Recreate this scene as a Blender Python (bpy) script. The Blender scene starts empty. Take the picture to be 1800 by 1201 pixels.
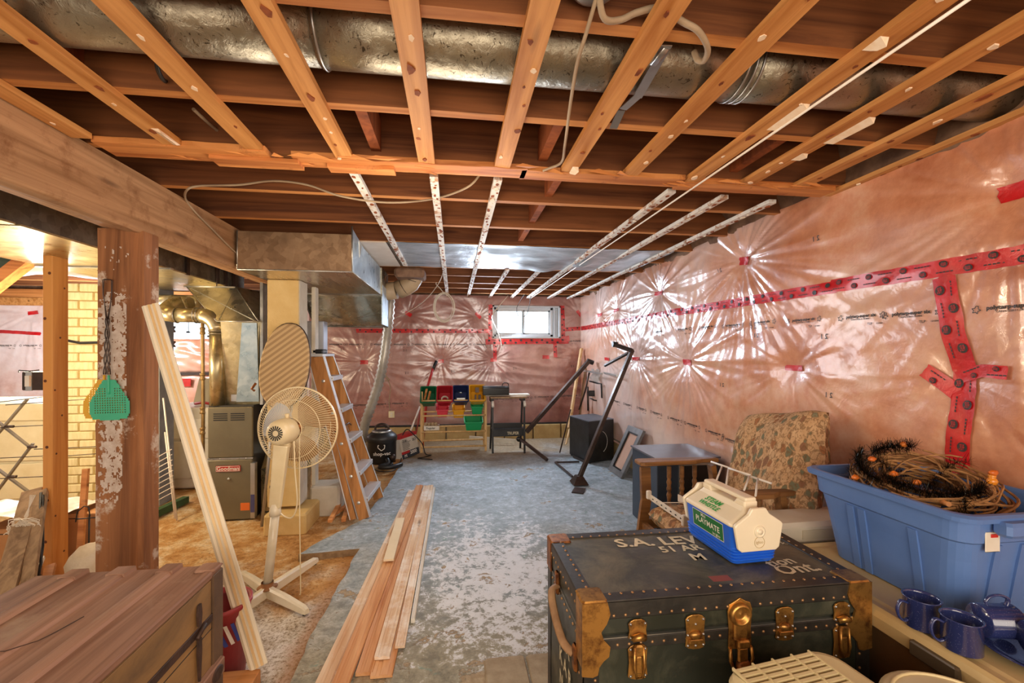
import bpy, bmesh, math, random
from mathutils import Vector, Matrix, noise, Euler
random.seed(7)
PI = math.pi
sc = bpy.context.scene
col = sc.collection

# ------------------------------------------------------------------ camera, world, lights, exposure
YAW = math.radians(7.55)
CAM_Z = 1.2
cam_d = bpy.data.cameras.new('camera'); cam = bpy.data.objects.new('camera', cam_d); col.objects.link(cam)
cam.location = (0, 0, CAM_Z); cam.rotation_euler = (PI/2, 0, -YAW)
cam_d.sensor_width = 36; cam_d.lens = 770/1800*36; cam_d.shift_y = 19.5/1800; cam_d.clip_start = .02
sc.camera = cam
sc.view_settings.view_transform = 'Standard'; sc.view_settings.look = 'None'
sc.view_settings.gamma = 1; sc.view_settings.use_curve_mapping = False
sc.view_settings.exposure = 0.0
W = bpy.data.worlds.new('ambient_fill'); sc.world = W; W.use_nodes = True  # even ambient fill, let in through the open end
W.node_tree.nodes['Background'].inputs[0].default_value = (1.0, .90, .80, 1)
W.node_tree.nodes['Background'].inputs[1].default_value = 1.15

def lamp(name, kind, loc, power, color, size=.1, target=None, size_y=None):
    d = bpy.data.lights.new(name, kind); o = bpy.data.objects.new(name, d); col.objects.link(o)
    o.location = loc; d.energy = power; d.color = color
    if kind == 'AREA':
        d.size = size
        if size_y: d.shape = 'RECTANGLE'; d.size_y = size_y
    else: d.shadow_soft_size = size
    if target: o.rotation_euler = (Vector(target)-Vector(loc)).to_track_quat('-Z', 'Y').to_euler()
    return o
lamp('camera_side_fill', 'AREA', (0.0, -1.1, 1.25), 62, (1, .86, .70), 2.4, (0.1, 3.5, 1.0), 1.4)  # broad soft fill added behind the camera
lamp('room_light', 'POINT', (-.15, 1.9, 1.45), 20, (1, .86, .70), .28)
lamp('mid_light', 'POINT', (.30, 3.3, 1.40), 17, (.92, .94, 1.0), .28)
lamp('laundry_light', 'POINT', (-2.45, 3.0, 1.12), 40, (1, .80, .52), .12)
lamp('freezer_fill', 'POINT', (-3.5, 2.7, 1.35), 24, (1, .88, .68), .2)  # unseen lamp added to brighten the freezer front
lamp('left_daylight', 'POINT', (-3.9, 4.95, 1.5), 110, (.86, .92, 1), .2)
lamp('window_daylight', 'AREA', (.50, 5.97, 1.62), 40, (.70, .83, 1), .55, (1.5, 3.4, .7), .28)

# ------------------------------------------------------------------ helpers
def at(px, py, t=None, z=None, x=None, y=None):
    """the point of a real plane seen at a place of the photograph"""
    u = (px-900)/770; v = (620-py)/770; s, c = math.sin(YAW), math.cos(YAW)
    d = Vector((s+u*c, c-u*s, v))
    if z is not None: t = (z-CAM_Z)/v
    if x is not None: t = x/d.x
    if y is not None: t = y/d.y
    return Vector((0, 0, CAM_Z)) + d*t

def hexc(h):
    h = h.lstrip('#'); r = [int(h[i:i+2], 16)/255 for i in (0, 2, 4)]
    return tuple(((v/12.92) if v <= .04045 else ((v+.055)/1.055)**2.4) for v in r) + (1,)

def tag(o, label=None, cat=None, group=None, kind=None):
    if label: o['label'] = label
    if cat: o['category'] = cat
    if group: o['group'] = group
    if kind: o['kind'] = kind
    return o

def thing(name, label, cat, loc=(0, 0, 0), rz=0, group=None):
    o = bpy.data.objects.new(name, None); col.objects.link(o); o.empty_display_size = .1
    o.location = loc; o.rotation_euler = (0, 0, rz)
    return tag(o, label, cat, group)

def setting(name):
    o = bpy.data.objects.new(name, None); col.objects.link(o); o['kind'] = 'structure'; return o

def wm(o):
    m = Matrix.Identity(4)
    while o is not None:
        m = o.matrix_basis @ m; o = o.parent
    return m

def copy_tree(o, parent=None):
    c = o.copy(); col.objects.link(c); c.parent = parent
    for ch in [q for q in o.children]: copy_tree(ch, c)
    return c

def frame(p0, p1, up=(0, 0, 1)):
    """matrix whose X runs from p0 to p1, origin at p0"""
    p0 = Vector(p0); x = (Vector(p1)-p0).normalized(); up = Vector(up)
    if abs(x.dot(up)) > .98: up = Vector((0, 1, 0))
    y = up.cross(x).normalized(); z = x.cross(y)
    m = Matrix((x, y, z)).transposed().to_4x4(); m.translation = p0
    return m

class MB:
    def __init__(s): s.v = []; s.f = []; s.m = []; s.sm = []
    def add(s, vs, fs, m=0, smooth=False):
        b = len(s.v); s.v += [Vector(p) for p in vs]
        for f in fs: s.f.append([i+b for i in f]); s.m.append(m); s.sm.append(smooth)
        return s
    def box(s, lo, hi, M=None, m=0):
        x0, y0, z0 = lo; x1, y1, z1 = hi
        vs = [Vector(p) for p in ((x0,y0,z0),(x1,y0,z0),(x1,y1,z0),(x0,y1,z0),(x0,y0,z1),(x1,y0,z1),(x1,y1,z1),(x0,y1,z1))]
        if M is not None: vs = [M @ p for p in vs]
        return s.add(vs, [(0,3,2,1),(4,5,6,7),(0,1,5,4),(1,2,6,5),(2,3,7,6),(3,0,4,7)], m)
    def cbox(s, c, d, M=None, m=0):
        c = Vector(c); d = Vector(d)/2
        return s.box(c-d, c+d, M, m)
    def bbox(s, lo, hi, b=.005, M=None, m=0, axis='z'):
        """box with its edges along one axis chamfered, and top and bottom softened"""
        x0, y0, z0 = lo; x1, y1, z1 = hi
        def ring(z, i):
            return [(x0+b+i, y0+i, z), (x1-b-i, y0+i, z), (x1-i, y0+b+i, z), (x1-i, y1-b-i, z), (x1-b-i, y1-i, z), (x0+b+i, y1-i, z), (x0+i, y1-b-i, z), (x0+i, y0+b+i, z)]
        rs = [ring(z0, b*.7), ring(z0+b, 0), ring(z1-b, 0), ring(z1, b*.7)]
        vs = [Vector(p) for r in rs for p in r]
        if M is not None: vs = [M @ p for p in vs]
        fs = [list(range(7, -1, -1)), list(range(24, 32))]
        for k in range(3):
            for i in range(8): fs.append((k*8+i, k*8+(i+1) % 8, k*8+8+(i+1) % 8, k*8+8+i))
        return s.add(vs, fs, m)
    def beam(s, p0, p1, w, h, up=(0, 0, 1), m=0):
        M = frame(p0, p1, up); L = (Vector(p1)-Vector(p0)).length
        return s.box((0, -w/2, -h/2), (L, w/2, h/2), M, m)
    def tube(s, pts, r, n=8, m=0, caps=True, closed=False, rs=None, flat=1):
        pts = [Vector(p) for p in pts]; N = len(pts); vs = []; up = None
        for i, p in enumerate(pts):
            if closed: d = pts[(i+1) % N]-pts[i-1]
            else: d = pts[min(i+1, N-1)]-pts[max(i-1, 0)]
            if d.length < 1e-9: d = Vector((0, 0, 1))
            d.normalize()
            if up is None: up = Vector((0, 0, 1)) if abs(d.z) < .9 else Vector((1, 0, 0))
            a = d.cross(up)
            if a.length < 1e-4: up = Vector((0, 1, .3)); a = d.cross(up)
            a.normalize(); b = a.cross(d).normalized(); up = b
            rr = rs[i] if rs else r
            for k in range(n):
                t = 2*PI*k/n; vs.append(p + a*math.cos(t)*rr + b*math.sin(t)*rr*flat)
        fs = []
        R = N if closed else N-1
        for i in range(R):
            j = (i+1) % N
            for k in range(n): fs.append((i*n+k, i*n+(k+1) % n, j*n+(k+1) % n, j*n+k))
        s.add(vs, fs, m, n > 5)
        if caps and not closed:
            b = len(s.v)-len(vs)
            s.f.append([b+k for k in range(n)][::-1]); s.m.append(m); s.sm.append(False)
            s.f.append([b+(N-1)*n+k for k in range(n)]); s.m.append(m); s.sm.append(False)
        return s
    def lathe(s, prof, M=None, n=20, m=0, sx=1, sy=1, smooth=True):
        """profile of (radius, height) turned about Z"""
        vs = []; fs = []
        for r, z in prof:
            for k in range(n):
                t = 2*PI*k/n; p = Vector((r*math.cos(t)*sx, r*math.sin(t)*sy, z)); vs.append(M @ p if M is not None else p)
        for i in range(len(prof)-1):
            for k in range(n): fs.append((i*n+k, i*n+(k+1) % n, (i+1)*n+(k+1) % n, (i+1)*n+k))
        s.add(vs, fs, m, smooth)
        return s
    def disc(s, c, M=None, r=.01, n=12, m=0, sx=1, sy=1):
        vs = [Vector(c)+Vector((r*math.cos(2*PI*k/n)*sx, r*math.sin(2*PI*k/n)*sy, 0)) for k in range(n)]
        if M is not None: vs = [M @ p for p in vs]
        return s.add(vs, [list(range(n))], m)
    def prism(s, poly, z0, z1, M=None, m=0):
        n = len(poly); vs = [Vector((x, y, z0)) for x, y in poly] + [Vector((x, y, z1)) for x, y in poly]
        if M is not None: vs = [M @ p for p in vs]
        fs = [list(range(n-1, -1, -1)), list(range(n, 2*n))] + [(i, (i+1) % n, n+(i+1) % n, n+i) for i in range(n)]
        return s.add(vs, fs, m)
    def loft(s, rings, m=0, caps=True, closed=True, smooth=False, M=None):
        n = len(rings[0]); vs = [Vector(p) for r in rings for p in r]
        if M is not None: vs = [M @ p for p in vs]
        fs = []
        for i in range(len(rings)-1):
            for k in range(n if closed else n-1): fs.append((i*n+k, i*n+(k+1) % n, (i+1)*n+(k+1) % n, (i+1)*n+k))
        s.add(vs, fs, m, smooth)
        if caps:
            b = len(s.v)-len(vs)
            s.f.append([b+k for k in range(n)][::-1]); s.m.append(m); s.sm.append(False)
            s.f.append([b+(len(rings)-1)*n+k for k in range(n)]); s.m.append(m); s.sm.append(False)
        return s
    def grid(s, fn, nu, nv, m=0, smooth=True, skip=None):
        vs = [fn(i/nu, j/nv) for j in range(nv+1) for i in range(nu+1)]
        fs = []
        for j in range(nv):
            for i in range(nu):
                if skip and skip((i+.5)/nu, (j+.5)/nv): continue
                a = j*(nu+1)+i; fs.append((a, a+1, a+nu+2, a+nu+1))
        return s.add(vs, fs, m, smooth)
    def text(s, string, size, fn, m=0, align='CENTER', xs=1, bold=1):
        """writing; fn maps the flat letter point (x, y) into the scene"""
        cu = bpy.data.curves.new('t', 'FONT'); cu.body = string; cu.size = size; cu.align_x = align; cu.align_y = 'CENTER'; cu.resolution_u = 2; cu.offset = .016*bold*size
        ob = bpy.data.objects.new('t', cu); col.objects.link(ob)
        me = bpy.data.meshes.new_from_object(ob.evaluated_get(bpy.context.evaluated_depsgraph_get()))
        s.add([fn(v.co.x*xs, v.co.y) for v in me.vertices], [list(p.vertices) for p in me.polygons], m)
        bpy.data.objects.remove(ob); bpy.data.curves.remove(cu); bpy.data.meshes.remove(me)
        return s
    def build(s, name, mats, parent=None, local=False, bevel=0, subd=0):
        if not isinstance(mats, (list, tuple)): mats = [mats]
        me = bpy.data.meshes.new(name)
        off = Vector((0, 0, 0)); vs = s.v
        if parent is not None:
            if not local:
                mi = wm(parent).inverted(); vs = [mi @ p for p in s.v]
        else:
            xs = [p.x for p in vs]; ys = [p.y for p in vs]; zs = [p.z for p in vs]
            off = Vector(((min(xs)+max(xs))/2, (min(ys)+max(ys))/2, min(zs))); vs = [p-off for p in vs]
        me.from_pydata([tuple(p) for p in vs], [], s.f)
        for k in mats: me.materials.append(k)
        me.polygons.foreach_set('material_index', s.m); me.polygons.foreach_set('use_smooth', s.sm)
        me.update()
        o = bpy.data.objects.new(name, me); col.objects.link(o); o.parent = parent; o.location = off
        if bevel:
            b = o.modifiers.new('b', 'BEVEL'); b.width = bevel; b.segments = 2; b.limit_method = 'ANGLE'; b.angle_limit = .7
        if subd:
            b = o.modifiers.new('s', 'SUBSURF'); b.levels = subd; b.render_levels = subd
        return o

# ------------------------------------------------------------------ materials
class Nodes:
    def __init__(s, name):
        s.mat = bpy.data.materials.new(name); s.mat.use_nodes = True; s.t = s.mat.node_tree
        s.b = s.t.nodes['Principled BSDF']; s.l = s.t.links
    def n(s, typ, **kw):
        nd = s.t.nodes.new(typ)
        for k, v in kw.items(): setattr(nd, k, v)
        return nd
    def link(s, a, b): s.l.new(a, b)
    def coords(s, world=False, scale=(1, 1, 1), rnd=False):
        if world: src = s.n('ShaderNodeNewGeometry').outputs['Position']
        else: src = s.n('ShaderNodeTexCoord').outputs['Object']
        if rnd:
            oi = s.n('ShaderNodeObjectInfo'); ad = s.n('ShaderNodeVectorMath', operation='ADD')
            mu = s.n('ShaderNodeMath', operation='MULTIPLY'); mu.inputs[1].default_value = 37
            s.link(oi.outputs['Random'], mu.inputs[0]); s.link(src, ad.inputs[0]); s.link(mu.outputs[0], ad.inputs[1]); src = ad.outputs[0]
        mp = s.n('ShaderNodeMapping'); mp.inputs['Scale'].default_value = scale; s.link(src, mp.inputs[0])
        return mp.outputs[0]
    def noise(s, vec, scale=5, detail=4, rough=.6, dist=0):
        nd = s.n('ShaderNodeTexNoise'); nd.inputs['Scale'].default_value = scale; nd.inputs['Detail'].default_value = detail
        nd.inputs['Roughness'].default_value = rough; nd.inputs['Distortion'].default_value = dist; s.link(vec, nd.inputs['Vector'])
        return nd.outputs['Fac']
    def voro(s, vec, scale=5, out='Distance', feature='F1'):
        nd = s.n('ShaderNodeTexVoronoi', feature=feature); nd.inputs['Scale'].default_value = scale; s.link(vec, nd.inputs['Vector'])
        return nd.outputs[out]
    def ramp(s, fac, stops, interp='LINEAR'):
        r = s.n('ShaderNodeValToRGB'); r.color_ramp.interpolation = interp
        e = r.color_ramp.elements
        while len(e) < len(stops): e.new(.5)
        for k, (p, c) in enumerate(stops):
            e[k].position = p; e[k].color = hexc(c) if isinstance(c, str) else (c, c, c, 1)
        s.link(fac, r.inputs[0]); return r.outputs[0]
    def mix(s, fac, a, b, mode='MIX'):
        m = s.n('ShaderNodeMix', data_type='RGBA', blend_type=mode)
        for k, q in ((0, fac), (6, a), (7, b)):
            if isinstance(q, str): m.inputs[k].default_value = hexc(q)
            elif isinstance(q, (int, float)): m.inputs[k].default_value = q
            else: s.link(q, m.inputs[k])
        return m.outputs[2]
    def math(s, op, a, b=None, clamp=False):
        m = s.n('ShaderNodeMath', operation=op, use_clamp=clamp)
        for k, q in ((0, a), (1, b)):
            if q is None: continue
            if isinstance(q, (int, float)): m.inputs[k].default_value = q
            else: s.link(q, m.inputs[k])
        return m.outputs[0]
    def sep(s, vec):
        x = s.n('ShaderNodeSeparateXYZ'); s.link(vec, x.inputs[0]); return x.outputs
    def bump(s, h, strength=.3, dist=.01):
        b = s.n('ShaderNodeBump'); b.inputs['Strength'].default_value = strength; b.inputs['Distance'].default_value = dist
        s.link(h, b.inputs['Height']); s.link(b.outputs[0], s.b.inputs['Normal']); return b
    def out(s, color=None, rough=.6, metal=0, spec=.5, coat=0, coat_r=.1):
        b = s.b
        if color is not None:
            if isinstance(color, str): b.inputs['Base Color'].default_value = hexc(color)
            else: s.link(color, b.inputs['Base Color'])
        for k, q in (('Roughness', rough), ('Metallic', metal), ('Specular IOR Level', spec), ('Coat Weight', coat), ('Coat Roughness', coat_r)):
            if isinstance(q, (int, float)): b.inputs[k].default_value = q
            else: s.link(q, b.inputs[k])
        return s.mat

def plain(name, c1, c2=None, rough=.5, metal=0, ns=6, bump=.1, bs=40, coat=0, world=False, stretch=(1, 1, 1), lo=.35, hi=.7, spec=.5):
    m = Nodes(name); v = m.coords(world, stretch, rnd=not world)
    f = m.noise(v, ns, 5)
    color = m.ramp(f, [(lo, c1), (hi, c2 or c1)])
    if bump: m.bump(m.noise(v, bs, 3), bump, .004)
    return m.out(color, rough, metal, spec, coat)

def wood(name, light, dark, axis='x', rough=.6, rings=1.0, knots=True, world=False, stain=None, stain_amt=(.55, .7), stain_scale=3, bump=.25):
    m = Nodes(name)
    sv = {'x': (.35, 7, 7), 'y': (7, .35, 7), 'z': (7, 7, .35)}[axis]
    v = m.coords(world, sv, rnd=True)
    f = m.noise(v, 3.2*rings, 5, .65, 1.2)
    g = m.noise(v, 1.1*rings, 2, .5, .6)
    lines = m.math('PINGPONG', m.math('MULTIPLY', g, 9*rings), 1.0)     # contour lines of a smooth field read as grain
    ff = m.mix(.22, f, lines)
    c = m.ramp(ff, [(.3, dark), (.62, light)])
    if knots:
        sk = {'x': (1.6, 9, 9), 'y': (9, 1.6, 9), 'z': (9, 9, 1.6)}[axis]
        k = m.voro(m.coords(world, sk, rnd=True), .9)
        kf = m.ramp(k, [(.05, 1.0), (.12, 0.0)])
        c = m.mix(kf, c, m.mix(.6, c, '#3a1a0a'))
    if stain:
        sf = m.noise(m.coords(world, (1, 1, 1), rnd=True), stain_scale, 6, .7)
        c = m.mix(m.ramp(sf, [(stain_amt[0], 0.0), (stain_amt[1], 1.0)]), c, stain)
    m.bump(ff, bump, .003)
    return m.out(c, rough, 0, .35)

def galv(name, c1='#9c9a92', c2='#c9c6bb', rough=.32, world=False, stretch=(1, 1, 1), dark=None, ns=9, dirt=(.5, .8)):
    m = Nodes(name); v = m.coords(world, stretch, rnd=True)
    f = m.sep(m.voro(v, ns*3, 'Color'))[0]; g = m.noise(v, ns, 5)
    c = m.mix(.25, m.ramp(g, [(.3, c1), (.7, c2)]), f, 'SOFT_LIGHT')
    if dark: c = m.mix(m.ramp(m.noise(v, 3, 6, .75), [(dirt[0], 0.0), (dirt[1], 1.0)]), c, dark)
    m.bump(g, .12, .004)
    return m.out(c, m.ramp(g, [(.2, rough-.08), (.8, rough+.12)]), .85)

M = {}
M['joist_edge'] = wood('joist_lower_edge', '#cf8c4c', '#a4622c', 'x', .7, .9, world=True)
M['joist'] = wood('joist_wood', '#86502a', '#552d14', 'x', .75, .8, world=True)
M['joist_y'] = wood('blocking_wood', '#9a5228', '#6d3415', 'z', .75, .8)
M['strap'] = wood('strap_wood', '#d99a58', '#b06e30', 'y', .6, 1.1, world=True, bump=.2)
M['strap_stained'] = wood('plastered_strap_wood', '#b88a66', '#8e5f42', 'y', .75, 1.2, world=True, stain='#e2ddd4', stain_amt=(.38, .48), stain_scale=13)
M['nailer'] = wood('nailer_wood', '#dc9250', '#a9602c', 'x', .6, 1, world=True, stain='#8a4a20', stain_amt=(.6, .7), stain_scale=5)
M['subfloor'] = wood('subfloor_wood', '#6d4528', '#3d2212', 'x', .9, .8, world=True, knots=False)
M['beam'] = wood('beam_timber', '#bf936a', '#936a46', 'y', .8, .9, world=True, stain='#7c4e2c', stain_amt=(.52, .78), stain_scale=9, bump=.6)
M['stud'] = wood('stud_wood', '#d9974f', '#b9702c', 'z', .55, .8)
M['pine'] = wood('raw_pine', '#e8c493', '#d3a267', 'x', .55, .8)
M['pine_red'] = wood('red_pine', '#d9985c', '#b06a34', 'x', .5, 1.0)
M['painted'] = plain('painted_board', '#e6dfd2', '#cfc3ad', .5, ns=5)
M['insul_dark'] = plain('old_insulation', '#5e4230', '#8e6c52', .95, ns=8, bump=.8, bs=30)
M['galv'] = galv('galvanised_steel')
M['galv_blue'] = galv('daylit_galvanised_steel', '#9db4c4', '#c4d4de', .3)  # blue tones put the reflected daylight into the steel's colour
M['galv_blue'].node_tree.nodes['Principled BSDF'].inputs['Metallic'].default_value = .45
M['galv_dark'] = galv('dusty_galvanised_steel', '#6d655a', '#8d8576', .5, dark='#3d3128')
M['galv_warm'] = galv('warm_galvanised_steel', '#a79a78', '#d2c39a', .3)
M['white'] = plain('white_enamel', '#ece7dc', '#dcd5c6', .3, bump=0, coat=.3)
M['cream'] = plain('cream_enamel', '#efe2bb', '#e2d2a4', .35, bump=0)
M['black'] = plain('black_plastic', '#151413', '#22201e', .4, bump=.05)
M['black_paint'] = plain('scuffed_black_paint', '#191817', '#2c2b2a', .42, ns=9, bump=.2)
M['dark_metal'] = plain('dark_brown_metal', '#3a2e29', '#57473e', .4, .6, ns=8)
M['chrome'] = plain('chrome', '#c9c9c9', '#e0e0e0', .2, 1, bump=0)
M['steel'] = plain('brushed_steel', '#a8a8a4', '#c4c4c0', .35, .9, bump=0)
M['wire_white'] = plain('white_coated_wire', '#efe6d8', '#e2d6c4', .35, bump=0)
M['alum'] = plain('pale_ladder_metal', '#c6cace', '#d8dade', .35, .35, bump=0)
M['cable'] = plain('cloth_cable', '#b39b7c', '#8d745a', .7, bump=.3, bs=200)
M['cable_white'] = plain('white_cable', '#e0d3c0', '#cbb9a0', .55, bump=0)
M['cable_black'] = plain('black_cable', '#191614', '#2a2522', .5, bump=0)
M['print'] = plain('printing_ink', '#2b2724', '#3a3431', .5, bump=0)
M['stencil'] = plain('white_hand_lettering', '#ddd0b0', '#c5b690', .6, ns=40, bump=0)
M['red_tape'] = (lambda m: (m.bump(m.noise(m.coords(True, (1, 1, 1)), 45, 4, .6, 1), .35, .004), m.out(m.ramp(m.noise(m.coords(True), 14, 4), [(.3, '#b30d14'), (.7, '#dc1f24')]), .28, 0, .5, .6, .08))[1])(Nodes('red_sheathing_tape'))
M['brass'] = (lambda m: (m.bump(m.noise(m.coords(), 60, 4), .25, .002), m.out(m.mix(m.ramp(m.noise(m.coords(), 30, 6, .7), [(.45, 0.0), (.68, 1.0)]), '#bd8c48', '#6a4426'), .34, .8))[1])(Nodes('worn_brass'))
M['brass_dull'] = (lambda m: (m.bump(m.noise(m.coords(), 60, 4), .3, .002), m.out(m.mix(m.ramp(m.noise(m.coords(), 25, 6, .7), [(.4, 0.0), (.62, 1.0)]), '#a86a34', '#5e3620'), .45, .6))[1])(Nodes('rusted_corner_metal'))

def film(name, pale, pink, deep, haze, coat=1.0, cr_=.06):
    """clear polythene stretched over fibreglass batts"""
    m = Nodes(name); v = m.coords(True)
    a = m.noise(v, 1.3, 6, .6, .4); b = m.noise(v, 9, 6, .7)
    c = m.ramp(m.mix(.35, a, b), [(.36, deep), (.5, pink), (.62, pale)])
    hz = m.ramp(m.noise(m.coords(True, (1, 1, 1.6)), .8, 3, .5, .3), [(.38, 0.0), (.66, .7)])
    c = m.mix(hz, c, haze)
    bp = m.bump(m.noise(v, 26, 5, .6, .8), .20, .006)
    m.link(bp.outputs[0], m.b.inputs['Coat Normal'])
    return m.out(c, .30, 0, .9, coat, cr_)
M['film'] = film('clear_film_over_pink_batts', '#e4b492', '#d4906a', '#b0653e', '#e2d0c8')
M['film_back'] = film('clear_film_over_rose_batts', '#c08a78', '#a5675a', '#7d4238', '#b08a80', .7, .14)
M['film_left'] = film('highlit_film_over_batts', '#f0e2dc', '#e6c6bc', '#cfa092', '#f4eff4')  # film lightened so its colour carries the bright highlights

def floor_mat():
    m = Nodes('flaking_painted_concrete'); P = m.coords(True); x, y, z = m.sep(P)
    big = m.noise(P, 1.3, 5, .6, .3); mid = m.noise(P, 5, 12, .76, .35); mid2 = m.noise(m.coords(True, (1.1, 1.1, 1), False), 20, 12, .78, .3); fine = m.noise(P, 34, 6, .7)
    bare = m.ramp(m.mix(.4, fine, mid), [(.32, '#7e6c52'), (.5, '#a38e70'), (.68, '#bfae92')])
    blue = m.ramp(m.mix(.5, mid2, mid), [(.42, '#828f93'), (.5, '#a0adb4'), (.58, '#c4d2dc')])
    khaki = m.ramp(m.mix(.5, mid2, mid), [(.42, '#7d7762'), (.5, '#a0987f'), (.58, '#bfb8a2')])
    far = m.math('ADD', m.math('MULTIPLY', m.math('SUBTRACT', y, 2.35), .9), m.math('MULTIPLY', m.math('SUBTRACT', big, .5), 3.0), )
    paint = m.mix(m.math('ADD', far, .5, True), khaki, blue)  # blue-grey paint farther back, with the window's cool light mixed into it
    paint = m.mix(m.ramp(m.noise(P, 11, 5, .6, .6), [(.63, 0.0), (.67, .55)]), paint, '#6f9384')
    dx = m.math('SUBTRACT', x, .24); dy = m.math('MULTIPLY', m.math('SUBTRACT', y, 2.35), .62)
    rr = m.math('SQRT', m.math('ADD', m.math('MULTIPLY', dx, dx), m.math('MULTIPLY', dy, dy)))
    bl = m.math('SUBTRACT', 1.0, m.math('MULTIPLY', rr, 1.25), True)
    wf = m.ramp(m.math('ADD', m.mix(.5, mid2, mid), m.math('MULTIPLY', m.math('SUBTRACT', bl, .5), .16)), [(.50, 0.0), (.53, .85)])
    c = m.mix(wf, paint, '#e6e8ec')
    near = m.math('MAXIMUM', m.math('MULTIPLY', m.math('SUBTRACT', 2.1, y), .12), 0.0)
    edge = m.math('ADD', m.math('MULTIPLY', m.math('SUBTRACT', y, 4.55), 1.2), m.math('MULTIPLY', m.math('SUBTRACT', big, .5), 3.0), True)
    fl = m.math('ADD', m.math('ADD', mid, near), m.math('MULTIPLY', m.math('SUBTRACT', big, .5), .25))
    mask = m.math('MAXIMUM', m.ramp(fl, [(.60, 0.0), (.606, 1.0)]), edge)
    c = m.mix(mask, c, bare)
    lines = None
    for src, lv, wd, k in ((fl, .60, .007, .55), (mid, .50, .004, .35), (mid2, .58, .006, .3), (mid2, .42, .005, .25)):
        b = m.ramp(src, [(lv-wd, 0.0), (lv, k), (lv+wd, 0.0)]); lines = b if lines is None else m.math('MAXIMUM', lines, b)
    c = m.mix(lines, c, '#4a4234')
    h = m.math('SUBTRACT', m.math('ADD', m.math('MULTIPLY', fine, .25), m.math('MULTIPLY', mid2, .9)), m.math('MULTIPLY', mask, .5))
    m.bump(h, .8, .010)
    return m.out(c, m.ramp(mask, [(0, .42), (1, .75)]), 0, .4)
M['floor'] = floor_mat()

def dirt_mat():
    m = Nodes('sandy_lower_concrete'); P = m.coords(True); x, y, z = m.sep(P)
    a = m.noise(P, 1.7, 6, .65, .5); f = m.noise(P, 70, 5, .8); g = m.noise(P, 7, 10, .8, .3)
    sand = m.ramp(m.mix(.5, a, g), [(.40, '#9c6a34'), (.48, '#c4945a'), (.54, '#d8bb8e'), (.62, '#e8dcc6')])
    crust = m.ramp(m.mix(.5, f, g), [(.36, '#7a6a58'), (.46, '#b8a890'), (.56, '#e0d8cc'), (.7, '#f0ece6')])
    w = m.math('ADD', m.math('MULTIPLY', m.math('SUBTRACT', 2.75, y), 1.6), m.math('MULTIPLY', m.math('SUBTRACT', a, .5), 7.0), True)
    c = m.mix(w, sand, crust)
    e = m.math('ADD', m.math('MULTIPLY', m.math('ADD', x, .70), 18.0), m.math('MULTIPLY', m.math('SUBTRACT', g, .5), 4.0), True)
    c = m.mix(m.math('MULTIPLY', e, .65), c, '#a8703a')
    c = m.mix(m.ramp(f, [(.36, .7), (.46, 0.0)]), c, '#5a4028')
    c = m.mix(m.ramp(m.noise(P, 2.3, 5), [(.62, 0.0), (.72, .35)]), c, '#7f9a78')
    m.bump(m.mix(.5, f, g), .7, .010)
    return m.out(c, .85, 0, .2)
M['dirt'] = dirt_mat()
M['slab_edge'] = plain('slab_edge_concrete', '#82684a', '#a58c68', .9, ns=20, bump=.6, bs=80, world=True)
M['block'] = plain('yellowed_block', '#a98a55', '#c7ab74', .8, ns=5, bump=.4, bs=60, world=True, lo=.3, hi=.7)
M['mortar'] = plain('mortar', '#8d7b62', '#a5957c', .9, ns=20, bump=.5, bs=90, world=True)
M['brick_paint'] = plain('cream_painted_brick', '#e6d8a8', '#d6c48c', .65, ns=8, bump=.5, bs=60)
M['brick_grey'] = plain('grey_parging', '#7c7a78', '#93918c', .8, ns=8, bump=.5, bs=60, world=True)
M['glass_sky'] = (lambda m: (setattr(m.b.inputs['Emission Strength'], 'default_value', 3.2), m.link(m.ramp(m.noise(m.coords(True), 5, 3), [(.35, '#d7e6f0'), (.6, '#f6fbff')]), m.b.inputs['Emission Color']), m.out('#000000', .5))[2])(Nodes('bright_outdoors'))
def glass(name, tint='#e6f0f2'):
    m = Nodes(name); t = m.t
    m.b.inputs['Transmission Weight'].default_value = 1; m.b.inputs['IOR'].default_value = 1.1
    return m.out(tint, .02)
M['glass'] = glass('window_glass')
# ================================================================== THE SETTING
XR, YB, XL, YN = 1.83, 6.12, -6.6, -2.2       # right wall, back wall, left wall, open end behind the camera
ZT, ZJ, ZF = 1.955, 1.974, 2.20               # strap underside, joist underside, subfloor
ZL = -.035                                    # lower floor at the left

# ---- floors
fl = setting('floor')
P = [(-.59, YN), (-.59, 1.68), (-.60, 1.95), (-.585, 2.40), (-.58, 2.70), (-.575, 2.78), (-.70, 2.765), (-.80, 2.755), (-.915, 2.747), (-.86, 2.90), (-.74, 3.10), (-.643, 3.28),
     (-.61, 3.7), (-.584, 4.31), (-.56, 5.0), (-.55, 5.4), (-.9, 5.5), (-1.3, 5.5), (-1.3, YB), (XR+.05, YB), (XR+.05, YN)]
PP = []
for i, a in enumerate(P):                      # ragged broken edge
    b = P[(i+1) % len(P)]; n = 1
    if i < 15: n = max(1, int((Vector(b)-Vector(a)).length/.05))
    for k in range(n):
        q = Vector(a).lerp(Vector(b), k/n)
        if i < 15: q += Vector((random.uniform(-.006, .006), random.uniform(-.004, .004)))
        PP.append((q.x, q.y))
bm = MB(); n = len(PP)
bm.add([Vector((x, y, 0)) for x, y in PP], [list(range(n))[::-1] if False else list(range(n))], 0)
bm.add([Vector((x, y, 0)) for x, y in PP] + [Vector((x, y, ZL-.05)) for x, y in PP], [(i, (i+1) % n, n+(i+1) % n, n+i) for i in range(n)], 1)
sl = bm.build('concrete_slab', [M['floor'], M['slab_edge']], fl)
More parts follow.
